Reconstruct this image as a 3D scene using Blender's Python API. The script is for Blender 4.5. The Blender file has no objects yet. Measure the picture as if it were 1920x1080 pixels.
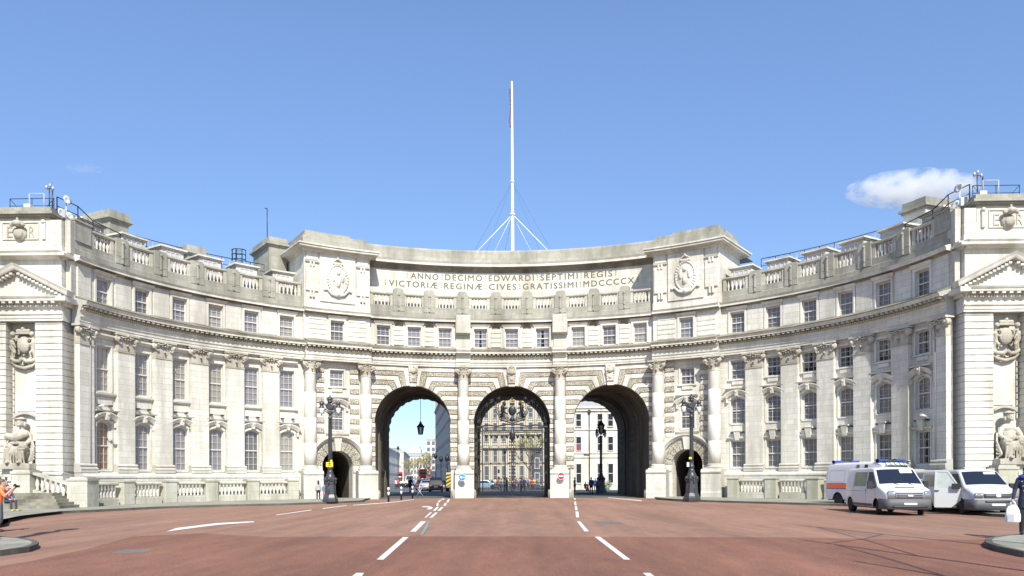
import bpy, math, random
from mathutils import Vector, Matrix
from math import sin, cos, pi, radians, sqrt, atan2
random.seed(7)
SC = bpy.context.scene
COL = SC.collection
# ------------------------------------------------------------------ camera
F_PX, CAM_X, CAM_Z, YAW, ROLL, PPX, PPY = 1407.0, 0.91, 1.65, 0.0248, 0.0043, 945.4, 896.8
cam_data = bpy.data.cameras.new("camera")
cam = bpy.data.objects.new("camera", cam_data); COL.objects.link(cam)
cam_data.sensor_width = 36.0; cam_data.lens = F_PX / 1920 * 36
cam_data.shift_x = (960 - PPX) / 1920; cam_data.shift_y = (PPY - 540) / 1920
cam_data.clip_end = 4000; cam_data.clip_start = 0.1
_R = Vector((cos(YAW), sin(YAW), 0)); _U = Vector((0, 0, 1)); _F = Vector((-sin(YAW), cos(YAW), 0))
_R2 = cos(ROLL) * _R - sin(ROLL) * _U; _U2 = cos(ROLL) * _U + sin(ROLL) * _R
_m = Matrix((_R2, _U2, -_F)).transposed().to_4x4(); _m.translation = Vector((CAM_X, 0, CAM_Z))
cam.matrix_world = _m
SC.camera = cam
# ------------------------------------------------------------------ sky and sun
SUN_EL, SUN_AZ = 43.0, 12.0            # azimuth: degrees towards +x of straight behind the camera
world = bpy.data.worlds.new("World"); SC.world = world; world.use_nodes = True
wn = world.node_tree; wn.nodes.clear()
sky = wn.nodes.new("ShaderNodeTexSky"); sky.sky_type = 'NISHITA'; sky.sun_disc = False
sky.sun_elevation = radians(SUN_EL); sky.sun_rotation = radians(180 - SUN_AZ)
sky.air_density = 0.8; sky.dust_density = 0.35; sky.ozone_density = 4.0; sky.altitude = 0
bg = wn.nodes.new("ShaderNodeBackground"); bg.inputs[1].default_value = 0.15
wo = wn.nodes.new("ShaderNodeOutputWorld")
hs = wn.nodes.new('ShaderNodeHueSaturation'); hs.inputs['Saturation'].default_value = .99; hs.inputs['Hue'].default_value = .5005; hs.inputs['Value'].default_value = 1.2; wn.links.new(sky.outputs[0], hs.inputs['Color']); 
wtc = wn.nodes.new('ShaderNodeTexCoord'); wsx = wn.nodes.new('ShaderNodeSeparateXYZ'); wmr = wn.nodes.new('ShaderNodeMapRange')
wmr.inputs['From Min'].default_value = 0.0; wmr.inputs['From Max'].default_value = 0.5; wmr.inputs['To Min'].default_value = 0.57; wmr.inputs['To Max'].default_value = 1.03
wmx = wn.nodes.new('ShaderNodeVectorMath'); wmx.operation = 'SCALE'
wn.links.new(wtc.outputs['Generated'], wsx.inputs[0]); wn.links.new(wsx.outputs['Z'], wmr.inputs['Value']); wn.links.new(hs.outputs[0], wmx.inputs[0]); wn.links.new(wmr.outputs[0], wmx.inputs['Scale']); wn.links.new(wmx.outputs[0], bg.inputs[0]); wn.links.new(bg.outputs[0], wo.inputs[0])
sun_d = bpy.data.lights.new("sun", 'SUN'); sun_d.energy = 5.0; sun_d.angle = radians(0.5); sun_d.color = (1.0, 0.94, 0.84)
sun = bpy.data.objects.new("sun", sun_d); COL.objects.link(sun)
_sd = Vector((sin(radians(SUN_AZ)) * cos(radians(SUN_EL)), -cos(radians(SUN_AZ)) * cos(radians(SUN_EL)), sin(radians(SUN_EL))))
sun.rotation_euler = _sd.to_track_quat('Z', 'Y').to_euler()
SC.view_settings.view_transform = 'Standard'; SC.view_settings.look = 'None'
SC.view_settings.exposure = 0.5; SC.view_settings.gamma = 1.0
SC.cycles.max_bounces = 6; SC.cycles.transparent_max_bounces = 12
SC.cycles.use_denoising = True; SC.cycles.volume_bounces = 6; SC.cycles.volume_step_rate = 1.0

# ------------------------------------------------------------------ geometry helpers
def ground_pt(px, py, z=0.0):
    """world x, y of the ground point that this photo pixel shows"""
    a, b = px - PPX, py - PPY
    u = a * cos(ROLL) - b * sin(ROLL); v = b * cos(ROLL) + a * sin(ROLL)
    yc = (CAM_Z - z) * F_PX / v; xc = u / F_PX * yc
    return xc * cos(YAW) - yc * sin(YAW) + CAM_X, yc * cos(YAW) + xc * sin(YAW)
def at(px, dist, z=0.0):
    """world point at this photo column and depth"""
    xc = (px - PPX) / F_PX * dist
    return (xc * cos(YAW) - dist * sin(YAW) + CAM_X, dist * cos(YAW) + xc * sin(YAW), z)
def zat(px, py, dist):
    return CAM_Z + (PPY - (px - PPX) * ROLL - py) / F_PX * dist
# plan curve of the concave front, u = arc length from the middle
_TH = (3.41440079e-02, 1.87535204e-06, 2.57262084e-09)
_DU = 0.02; _TX, _TS, _TT = [0.0], [0.0], [0.0]
for _i in range(1, 1900):
    _u = _i * _DU; _t = _TH[0] * _u + _TH[1] * _u ** 3 + _TH[2] * _u ** 5; _p = _TT[-1]
    _TX.append(_TX[-1] + (cos(_t) + cos(_p)) / 2 * _DU); _TS.append(_TS[-1] + (sin(_t) + sin(_p)) / 2 * _DU); _TT.append(_t)
def arc(u):
    a = abs(u) / _DU; i = min(int(a), 1897); f = a - i
    return (_TX[i] * (1 - f) + _TX[i + 1] * f, _TS[i] * (1 - f) + _TS[i + 1] * f, _TT[i] * (1 - f) + _TT[i + 1] * f)
def PC(u, v, z):
    x, s, t = arc(u); sg = 1 if u >= 0 else -1
    return ((x - v * sin(t)) * sg, 64 - s - v * cos(t), z)
PAV_Y, PAV_X = 43.8, 28.87
def PPAV(sg):
    return lambda u, v, z: (sg * PAV_X + u, PAV_Y - v, z)
def PW(x, y, z): return (x, y, z)

class MB:
    def __init__(s, mp=PW):
        s.v, s.f, s.uv, s.sm, s.mp = [], [], [], [], mp
    def pt(s, p): s.v.append(s.mp(*p)); return len(s.v) - 1
    def face(s, idx, uvs, smooth=False): s.f.append(tuple(idx)); s.uv.append(uvs); s.sm.append(smooth)
    def quad(s, a, b, c, d, smooth=False):
        i = [s.pt(p) for p in (a, b, c, d)]
        s.face(i, [(p[0] + p[1], p[2]) for p in (a, b, c, d)], smooth)
    def poly(s, pts, smooth=False):
        s.face([s.pt(p) for p in pts], [(p[0] + p[1], p[2]) for p in pts], smooth)
    def box(s, u0, u1, v0, v1, z0, z1, step=0.8, faces="fbtslr"):
        n = max(1, int(math.ceil(abs(u1 - u0) / step)))
        if s.mp is PW: n = 1
        for i in range(n):
            a = u0 + (u1 - u0) * i / n; b = u0 + (u1 - u0) * (i + 1) / n
            s.quad((a, v1, z0), (b, v1, z0), (b, v1, z1), (a, v1, z1))
            s.quad((b, v0, z0), (a, v0, z0), (a, v0, z1), (b, v0, z1))
            s.quad((a, v1, z1), (b, v1, z1), (b, v0, z1), (a, v0, z1))
            s.quad((a, v0, z0), (b, v0, z0), (b, v1, z0), (a, v1, z0))
        s.quad((u0, v0, z0), (u0, v1, z0), (u0, v1, z1), (u0, v0, z1))
        s.quad((u1, v1, z0), (u1, v0, z0), (u1, v0, z1), (u1, v1, z1))
    def cbox(s, u0, u1, v0, v1, z0, z1, c=0.03):
        """box with a chamfered front edge"""
        n = max(1, int(math.ceil(abs(u1 - u0) / 0.8)))
        for i in range(n):
            a = u0 + (u1 - u0) * i / n; b = u0 + (u1 - u0) * (i + 1) / n
            fa = a + (c if i == 0 else 0); fb = b - (c if i == n - 1 else 0)
            s.quad((fa, v1, z0 + c), (fb, v1, z0 + c), (fb, v1, z1 - c), (fa, v1, z1 - c))
            s.quad((fa, v1, z1 - c), (fb, v1, z1 - c), (b, v1 - c, z1), (a, v1 - c, z1))
            s.quad((a, v1 - c, z0), (b, v1 - c, z0), (fb, v1, z0 + c), (fa, v1, z0 + c))
            s.quad((a, v1 - c, z1), (b, v1 - c, z1), (b, v0, z1), (a, v0, z1))
            s.quad((a, v0, z0), (b, v0, z0), (b, v1 - c, z0), (a, v1 - c, z0))
        s.quad((u0, v0, z0), (u0, v1 - c, z0), (u0, v1 - c, z1), (u0, v0, z1))
        s.quad((u1, v1 - c, z0), (u1, v0, z0), (u1, v0, z1), (u1, v1 - c, z1))
        s.quad((u0, v1 - c, z0), (u0 + c, v1, z0 + c), (u0 + c, v1, z1 - c), (u0, v1 - c, z1))
        s.quad((u1 - c, v1, z0 + c), (u1, v1 - c, z0), (u1, v1 - c, z1), (u1 - c, v1, z1 - c))
    def sweep(s, prof, u0, u1, step=0.7, caps=True, n=None):
        n = n or max(1, int(math.ceil(abs(u1 - u0) / step)))
        rows = []
        for i in range(n + 1):
            u = u0 + (u1 - u0) * i / n
            rows.append([s.pt((u, v, z)) for v, z in prof])
        L = [0]
        for k in range(1, len(prof)): L.append(L[-1] + math.hypot(prof[k][0] - prof[k - 1][0], prof[k][1] - prof[k - 1][1]))
        for i in range(n):
            a = u0 + (u1 - u0) * i / n; b = u0 + (u1 - u0) * (i + 1) / n
            for k in range(len(prof) - 1):
                z0, z1 = prof[k][1], prof[k + 1][1]
                if abs(z1 - z0) < 1e-4: z0, z1 = prof[k][0], prof[k + 1][0]
                s.face((rows[i][k], rows[i + 1][k], rows[i + 1][k + 1], rows[i][k + 1]), [(a, z0), (b, z0), (b, z1), (a, z1)])
        if caps:
            for u, row in ((u0, rows[0]), (u1, rows[-1])):
                s.face(row if u == u1 else row[::-1], [(0, 0)] * len(prof))
    def sweepU(s, pts, prof, closed=False):
        """sweep a (offset, v) profile along a path of (u, z) in the wall plane (archivolts, volutes)"""
        m = len(pts); rows = []
        for i in range(m):
            p0 = pts[i - 1] if (i > 0 or closed) else pts[i]; p1 = pts[(i + 1) % m] if (i < m - 1 or closed) else pts[i]
            dx, dz = p1[0] - p0[0], p1[1] - p0[1]; l = math.hypot(dx, dz) or 1; nx, nz = -dz / l, dx / l
            rows.append([s.pt((pts[i][0] + nx * o, v, pts[i][1] + nz * o)) for o, v in prof])
        k = len(prof)
        for i in range(m if closed else m - 1):
            j = (i + 1) % m
            for q in range(k):
                r = (q + 1) % k
                s.face((rows[i][q], rows[j][q], rows[j][r], rows[i][r]), [(pts[i][0], pts[i][1]), (pts[j][0], pts[j][1]), (pts[j][0], pts[j][1] + .1), (pts[i][0], pts[i][1] + .1)])
        if not closed:
            s.face(rows[0][::-1], [(0, 0)] * k); s.face(rows[-1], [(0, 0)] * k)
    def lathe(s, prof, c=(0, 0, 0), seg=12, axis='z', smooth=True, sq=0.0, a0=0.0, a1=2 * pi, sx=1, sy=1):
        """prof = [(r, h)...]"""
        rows = []; full = abs(a1 - a0 - 2 * pi) < 1e-6; n = seg if full else seg + 1
        for r, h in prof:
            row = []
            for i in range(n):
                a = a0 + (a1 - a0) * i / seg; rr = r
                if sq: rr = r / max(abs(cos(a)), abs(sin(a))) ** sq
                x, y = rr * cos(a) * sx, rr * sin(a) * sy
                if axis == 'z': p = (c[0] + x, c[1] + y, c[2] + h)
                elif axis == 'y': p = (c[0] + x, c[1] + h, c[2] + y)
                else: p = (c[0] + h, c[1] + x, c[2] + y)
                row.append(s.pt(p))
            rows.append(row)
        for k in range(len(prof) - 1):
            for i in range(seg):
                j = (i + 1) % n if full else i + 1
                s.face((rows[k][i], rows[k][j], rows[k + 1][j], rows[k + 1][i]), [(i * .1, prof[k][1]), (i * .1 + .1, prof[k][1]), (i * .1 + .1, prof[k + 1][1]), (i * .1, prof[k + 1][1])], smooth)
        for k in (0, len(prof) - 1):
            if prof[k][0] > 1e-4: s.face(rows[k], [(0, 0)] * n)
    def tube(s, pts, r, seg=6, taper=None, caps=True):
        rows = []; up = Vector((0, 0, 1)); n = len(pts)
        for i, p in enumerate(pts):
            a = Vector(pts[max(0, i - 1)]); b = Vector(pts[min(n - 1, i + 1)]); d = (b - a)
            if d.length < 1e-9: d = Vector((0, 0, 1))
            d.normalize(); x = d.cross(up)
            if x.length < 0.05: x = d.cross(Vector((1, 0, 0)))
            x.normalize(); y = d.cross(x); rr = r if taper is None else r + (taper - r) * i / (n - 1)
            if isinstance(r, (list, tuple)): rr = r[i]
            rows.append([s.pt(tuple(Vector(p) + x * (rr * cos(2 * pi * k / seg)) + y * (rr * sin(2 * pi * k / seg)))) for k in range(seg)])
        for i in range(n - 1):
            for k in range(seg):
                j = (k + 1) % seg
                s.face((rows[i][k], rows[i][j], rows[i + 1][j], rows[i + 1][k]), [(0, 0), (.1, 0), (.1, 1), (0, 1)], seg > 4)
        if caps: s.face(rows[0][::-1], [(0, 0)] * seg); s.face(rows[-1], [(0, 0)] * seg)
    def ball(s, c, r, seg=8, rings=5, sx=1, sy=1, sz=1):
        pr = [(max(r * sin(pi * i / rings), 1e-5), -r * cos(pi * i / rings) * sz) for i in range(rings + 1)]
        s.lathe(pr, c, seg, sx=sx, sy=sy)
    def build(s, name, mat, parent=None, recalc=True):
        me = bpy.data.meshes.new(name); me.from_pydata(s.v, [], s.f)
        ul = me.uv_layers.new(name="UVMap"); flat = []
        for fu in s.uv:
            for p in fu: flat += [p[0], p[1]]
        ul.data.foreach_set("uv", flat)
        me.polygons.foreach_set("use_smooth", s.sm)
        if recalc:
            import bmesh
            bm = bmesh.new(); bm.from_mesh(me); bmesh.ops.recalc_face_normals(bm, faces=bm.faces); bm.to_mesh(me); bm.free()
        me.materials.append(mat)
        o = bpy.data.objects.new(name, me); COL.objects.link(o)
        if parent is not None: o.parent = parent
        return o
def tag(o, label=None, cat=None, group=None, kind=None):
    if label: o["label"] = label
    if cat: o["category"] = cat
    if group: o["group"] = group
    if kind: o["kind"] = kind
    return o
def thing(name, label, cat, loc=(0, 0, 0), rz=0.0, group=None):
    o = bpy.data.objects.new(name, None); COL.objects.link(o); o.location = loc; o.rotation_euler = (0, 0, rz); o.empty_display_size = .2
    return tag(o, label, cat, group)
def copy_tree(o, parent=None, loc=None, rz=None, label=None):
    c = o.copy(); COL.objects.link(c)
    if parent is not None: c.parent = parent
    for ch in list(o.children): copy_tree(ch, c)
    if loc is not None: c.location = loc
    if rz is not None: c.rotation_euler = (0, 0, rz)
    if label: c["label"] = label
    return c
def baked(o):
    """apply the modifiers of o, keeping it as one mesh"""
    dg = bpy.context.evaluated_depsgraph_get(); dg.update()
    me = bpy.data.meshes.new_from_object(o.evaluated_get(dg)); old = o.data
    mats = list(old.materials); o.modifiers.clear(); o.data = me
    if not me.materials:
        for m_ in mats: me.materials.append(m_)
    me.polygons.foreach_set("use_smooth", [True] * len(me.polygons))
    return o
def sculpt(mb, name, mat, parent, voxel=0.03, smooth=4):
    o = mb.build(name, mat, parent)
    r = o.modifiers.new("r", 'REMESH'); r.mode = 'VOXEL'; r.voxel_size = voxel; r.use_smooth_shade = True
    if smooth:
        s_ = o.modifiers.new("s", 'SMOOTH'); s_.factor = 0.5; s_.iterations = smooth
    return baked(o)

# ------------------------------------------------------------------ materials
def newmat(name):
    m = bpy.data.materials.new(name); m.use_nodes = True
    return m, m.node_tree, m.node_tree.nodes["Principled BSDF"]
def N(nt, t, **kw):
    n = nt.nodes.new(t)
    for k, v in kw.items(): setattr(n, k, v)
    return n
def plain(name, col, rough=0.5, metal=0.0, noise=0.0, scale=8.0, coat=0.0, bump=0.0):
    m, nt, b = newmat(name)
    b.inputs["Roughness"].default_value = rough; b.inputs["Metallic"].default_value = metal
    b.inputs["Base Color"].default_value = (*col, 1)
    if coat: b.inputs["Coat Weight"].default_value = coat; b.inputs["Coat Roughness"].default_value = .08
    if noise or bump:
        tc = N(nt, "ShaderNodeTexCoord"); nz = N(nt, "ShaderNodeTexNoise"); nz.inputs["Scale"].default_value = scale; nz.inputs["Detail"].default_value = 6
        nt.links.new(tc.outputs["Object"], nz.inputs["Vector"])
        if noise:
            mx = N(nt, "ShaderNodeMix", data_type='RGBA')
            mx.inputs[6].default_value = (*[c * (1 - noise) for c in col], 1); mx.inputs[7].default_value = (*[min(1, c * (1 + noise)) for c in col], 1)
            nt.links.new(nz.outputs[0], mx.inputs[0]); nt.links.new(mx.outputs[2], b.inputs["Base Color"])
        if bump:
            bp = N(nt, "ShaderNodeBump"); bp.inputs["Strength"].default_value = bump; bp.inputs["Distance"].default_value = .02
            nt.links.new(nz.outputs[0], bp.inputs["Height"]); nt.links.new(bp.outputs[0], b.inputs["Normal"])
    return m
def stone(name, col, dark, stain, stain_amt=0.5, joints=True, row=0.39, bw=1.05, jstr=0.5, verm=False, blockvar=0.1, top_stain=None):
    """weathered Portland stone: ashlar blocks (uv in metres), stains with their own shapes"""
    m, nt, b = newmat(name); L = nt.links.new
    b.inputs["Roughness"].default_value = 0.85; b.inputs["Specular IOR Level"].default_value = 0.25
    tc = N(nt, "ShaderNodeTexCoord")
    big = N(nt, "ShaderNodeTexNoise"); big.inputs["Scale"].default_value = 0.35; big.inputs["Detail"].default_value = 8; big.inputs["Roughness"].default_value = .65
    mp = N(nt, "ShaderNodeMapping"); mp.inputs["Scale"].default_value = (1.6, 1.6, 0.35)
    L(tc.outputs["Object"], mp.inputs[0]); L(mp.outputs[0], big.inputs["Vector"])
    rp = N(nt, "ShaderNodeValToRGB"); rp.color_ramp.elements[0].position = .62 - stain_amt * .3; rp.color_ramp.elements[1].position = .80 - stain_amt * .25
    L(big.outputs[0], rp.inputs[0])
    base = N(nt, "ShaderNodeMix", data_type='RGBA'); base.inputs[6].default_value = (*col, 1); base.inputs[7].default_value = (*dark, 1)
    fine = N(nt, "ShaderNodeTexNoise"); fine.inputs["Scale"].default_value = 2.3; fine.inputs["Detail"].default_value = 9; fine.inputs["Roughness"].default_value = .7
    L(tc.outputs["Object"], fine.inputs["Vector"])
    fr = N(nt, "ShaderNodeValToRGB"); fr.color_ramp.elements[0].position = .38; fr.color_ramp.elements[1].position = .68
    L(fine.outputs[0], fr.inputs[0]); L(fr.outputs[0], base.inputs[0])
    cur = base.outputs[2]; hgt = fine.outputs[0]
    if joints:
        br = N(nt, "ShaderNodeTexBrick"); br.offset = .5; br.inputs["Scale"].default_value = 1.0
        br.inputs["Brick Width"].default_value = bw; br.inputs["Row Height"].default_value = row
        br.inputs["Mortar Size"].default_value = .012; br.inputs["Mortar Smooth"].default_value = .3; br.inputs["Bias"].default_value = 0
        br.inputs["Color1"].default_value = (1, 1, 1, 1); br.inputs["Color2"].default_value = (1 - blockvar, 1 - blockvar, 1 - blockvar * 1.2, 1)
        br.inputs["Mortar"].default_value = (1 - jstr, 1 - jstr, 1 - jstr, 1)
        L(tc.outputs["UV"], br.inputs["Vector"])
        mu = N(nt, "ShaderNodeMix", data_type='RGBA', blend_type='MULTIPLY'); mu.inputs[0].default_value = 1
        L(cur, mu.inputs[6]); L(br.outputs[0], mu.inputs[7]); cur = mu.outputs[2]
    st = N(nt, "ShaderNodeMix", data_type='RGBA'); st.inputs[7].default_value = (*stain, 1)
    L(rp.outputs[0], st.inputs[0]); L(cur, st.inputs[6]); cur = st.outputs[2]
    sk = N(nt, "ShaderNodeTexNoise"); sk.inputs["Scale"].default_value = 1.0; sk.inputs["Detail"].default_value = 7; sk.inputs["Roughness"].default_value = .7
    mk = N(nt, "ShaderNodeMapping"); mk.inputs["Scale"].default_value = (3.2, 3.2, .16); L(tc.outputs["Object"], mk.inputs[0]); L(mk.outputs[0], sk.inputs["Vector"])
    rk_ = N(nt, "ShaderNodeValToRGB"); rk_.color_ramp.elements[0].position = .52; rk_.color_ramp.elements[1].position = .78; rk_.color_ramp.elements[0].color = (1, 1, 1, 1); rk_.color_ramp.elements[1].color = (.80, .785, .73, 1)
    L(sk.outputs[0], rk_.inputs[0]); ms = N(nt, "ShaderNodeMix", data_type='RGBA', blend_type='MULTIPLY'); ms.inputs[0].default_value = 1; L(cur, ms.inputs[6]); L(rk_.outputs[0], ms.inputs[7]); cur = ms.outputs[2]
    bp = N(nt, "ShaderNodeBump"); bp.inputs["Strength"].default_value = .35; bp.inputs["Distance"].default_value = .02
    if verm:
        vo = N(nt, "ShaderNodeTexVoronoi", feature='DISTANCE_TO_EDGE'); vo.inputs["Scale"].default_value = 9
        dn = N(nt, "ShaderNodeTexNoise"); dn.inputs["Scale"].default_value = 6
        av = N(nt, "ShaderNodeMix", data_type='VECTOR'); av.inputs[0].default_value = .12
        L(tc.outputs["Object"], dn.inputs["Vector"]); L(tc.outputs["Object"], av.inputs[4]); L(dn.outputs[1], av.inputs[5])
        L(av.outputs[1], vo.inputs["Vector"])
        vr = N(nt, "ShaderNodeValToRGB"); vr.color_ramp.elements[0].position = .05; vr.color_ramp.elements[1].position = .16
        vr.color_ramp.elements[0].color = (.42, .39, .33, 1)
        L(vo.outputs[0], vr.inputs[0])
        mu = N(nt, "ShaderNodeMix", data_type='RGBA', blend_type='MULTIPLY'); mu.inputs[0].default_value = .9
        L(cur, mu.inputs[6]); L(vr.outputs[0], mu.inputs[7]); cur = mu.outputs[2]
        bp.inputs["Strength"].default_value = .9; bp.inputs["Distance"].default_value = .05; hgt = vr.outputs[0]
    L(hgt, bp.inputs["Height"]); L(bp.outputs[0], b.inputs["Normal"]); L(cur, b.inputs["Base Color"])
    return m
M = {}
M['stone'] = stone("pale_stone", (.70, .68, .61), (.625, .605, .53), (.43, .41, .345), .5, jstr=.42, blockvar=.14)
M['stone_plain'] = stone("pale_stone_mouldings", (.67, .65, .585), (.575, .555, .485), (.42, .40, .335), .55, joints=False)
M['block'] = stone("greyed_stone", (.60, .58, .51), (.50, .48, .42), (.38, .365, .31), .6, jstr=.3, blockvar=.12)
M['weathered'] = stone("weathered_stone", (.42, .41, .35), (.33, .32, .265), (.21, .205, .165), .6, jstr=.3, blockvar=.14)
M['lichen'] = stone("lichened_stone", (.56, .545, .465), (.45, .435, .36), (.32, .315, .24), .6, jstr=.3, blockvar=.12)
M['verm'] = stone("vermiculated_stone", (.58, .55, .46), (.50, .47, .385), (.40, .37, .295), .5, joints=False, verm=True)
M['carved'] = stone("carved_stone", (.56, .53, .45), (.43, .40, .33), (.30, .275, .215), .7, joints=False)
M['column'] = stone('column_stone', (.70, .68, .615), (.64, .62, .555), (.50, .48, .41), .1, joints=False)
M['shade_weather'] = stone('shade_and_weathered_stone', (.30, .28, .22), (.22, .205, .155), (.13, .12, .09), .6, joints=False)  # dark tone painted for shade under cornices and on steps; weathering on tops
M['dentil'] = stone('shaded_dentil_stone', (.50, .47, .375), (.42, .39, .30), (.3, .275, .2), .5, joints=False)  # dentils coloured darker to stand for shade beneath the cornice
M['tunnel'] = stone("dark_brown_stone", (.17, .145, .105), (.12, .10, .075), (.07, .062, .05), .7, jstr=.4)  # evenly dark brown stone for passages and pier consoles
M['iron'] = plain("black_iron", (.018, .02, .022), .42, .3, bump=.1)
M['lamp_iron'] = plain("dark_painted_iron", (.05, .055, .06), .4, .2, noise=.25, scale=5, bump=.1)
M['gold'] = plain("gilding", (.62, .44, .12), .35, .8)
M['white_paint'] = plain("white_window_paint", (.56, .55, .52), .5)
M['dark'] = plain("dark_room", (.02, .02, .025), .9)
M['lead'] = plain("lead_roofing", (.24, .26, .28), .6, noise=.25, scale=2)
M['bronze_letters'] = plain("dark_cut_letters", (.13, .11, .07), .7)
def glassmat(name, tint, base=.06, scale=1.0):
    m, nt, b = newmat(name); nt.nodes.remove(b); out = nt.nodes["Material Output"]
    fr = N(nt, "ShaderNodeFresnel"); fr.inputs[0].default_value = 1.5
    ad = N(nt, "ShaderNodeMath", operation='MULTIPLY_ADD', use_clamp=True); ad.inputs[1].default_value = 1.6 * scale; ad.inputs[2].default_value = base
    tr = N(nt, "ShaderNodeBsdfTransparent"); tr.inputs[0].default_value = (*tint, 1)
    gl = N(nt, "ShaderNodeBsdfGlossy"); gl.inputs["Roughness"].default_value = .03
    mx = N(nt, "ShaderNodeMixShader"); L = nt.links.new
    L(fr.outputs[0], ad.inputs[0]); L(ad.outputs[0], mx.inputs[0]); L(tr.outputs[0], mx.inputs[1]); L(gl.outputs[0], mx.inputs[2]); L(mx.outputs[0], out.inputs[0])
    return m
M['glass'] = glassmat("window_glass", (.93, .92, .91), .02, .4)
M['car_glass'] = glassmat("car_glass", (.30, .36, .42), .05)
def curtainmat(name, c0, c1, sc=16):
    m, nt, b = newmat(name); L = nt.links.new
    tc = N(nt, "ShaderNodeTexCoord"); wv = N(nt, "ShaderNodeTexWave"); wv.inputs["Scale"].default_value = sc * .1; wv.inputs["Distortion"].default_value = 3.5; wv.inputs["Detail"].default_value = 3
    mp = N(nt, "ShaderNodeMapping"); mp.inputs["Scale"].default_value = (8, .55, 1)
    L(tc.outputs["UV"], mp.inputs[0]); L(mp.outputs[0], wv.inputs["Vector"])
    mx = N(nt, "ShaderNodeMix", data_type='RGBA'); mx.inputs[6].default_value = (*c0, 1); mx.inputs[7].default_value = (*c1, 1)
    L(wv.outputs[0], mx.inputs[0]); L(mx.outputs[2], b.inputs["Base Color"]); b.inputs["Roughness"].default_value = .9
    return m
M['net'] = curtainmat("net_curtain", (.36, .35, .35), (.64, .62, .62))
M['net_dim'] = curtainmat("shaded_or_grey_net", (.20, .19, .19), (.44, .42, .41))  # darker net copy: right-wing shade in the colour, and random variety
M['orange_curtain'] = curtainmat("orange_curtain", (.42, .27, .18), (.55, .40, .30))
M['net_grey'] = curtainmat("dim_curtain", (.10, .10, .10), (.30, .29, .28))
M['net_warm'] = curtainmat("cream_curtain", (.5, .46, .38), (.8, .76, .66))
# =================================================================== the arch building
ARCH = thing("arched_government_building", "vast concave pale stone building with three tall archways and a Latin inscription", "building", (0, 64, 0))
ARCH.location = (0, 0, 0)
GZ = -0.25
SEC0, SEC1 = 12.02, 17.5
WIN_W = [18.75, 21.55, 24.33, 27.1, 29.96, 32.94]
PIL_W = [20.15, 22.94, 25.72, 28.53, 31.45]
END_U = 35.3
def arcpts(uc, r, zs, a0=0.0, a1=180.0, n=24):
    return [(uc + r * cos(radians(a0 + (a1 - a0) * i / n)), zs + r * sin(radians(a0 + (a1 - a0) * i / n))) for i in range(n + 1)]
def segarc(uc, w, zt, rise, n=8):
    """segmental arch of span w whose crown is at zt"""
    h = w / 2; R = (h * h + rise * rise) / (2 * rise); zc = zt - R; a = math.asin(min(1, h / R))
    return [(uc + R * sin(-a + 2 * a * i / n), zc + R * cos(-a + 2 * a * i / n)) for i in range(n + 1)]
def wall_strip(mb, u0, u1, z0, z1, ops, v=0.0, depth=0.36, step=0.9):
    def rect(a, b, c, d):
        if b - a < 1e-4 or d - c < 1e-4: return
        n = max(1, int(math.ceil((b - a) / step)))
        for i in range(n):
            p, q = a + (b - a) * i / n, a + (b - a) * (i + 1) / n
            mb.quad((p, v, c), (q, v, c), (q, v, d), (p, v, d))
    cols = {}
    for o in ops: cols.setdefault((o[0], o[1]), []).append(o)
    cur = u0
    for (uc, w) in sorted(cols):
        a, b = uc - w / 2, uc + w / 2
        rect(cur, a, z0, z1); zc = z0
        for (_, _, zb, zt, rise) in sorted(cols[(uc, w)], key=lambda o: o[2]):
            rect(a, b, zc, zb)
            zs = zt - rise
            if rise > 0:
                pts = segarc(uc, w, zt, rise, 28 if w > 4 else (16 if w > 2 else 8))
                for i in range(len(pts) - 1):
                    (p, pz), (q, qz) = pts[i], pts[i + 1]
                    mb.quad((p, v, pz), (q, v, qz), (q, v, zt), (p, v, zt))
                    mb.quad((p, v, pz), (p, v - depth, pz), (q, v - depth, qz), (q, v, qz))
            else:
                mb.quad((a, v, zt), (a, v - depth, zt), (b, v - depth, zt), (b, v, zt))
            mb.quad((a, v, zb), (a, v - depth, zb), (a, v - depth, zs), (a, v, zs))
            mb.quad((b, v, zb), (b, v, zs), (b, v - depth, zs), (b, v - depth, zb))
            mb.quad((a, v, zb), (b, v, zb), (b, v - depth, zb), (a, v - depth, zb))
            zc = zt
        rect(a, b, zc, z1); cur = b
    rect(cur, u1, z0, z1)
interior = MB(PC)
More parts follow.
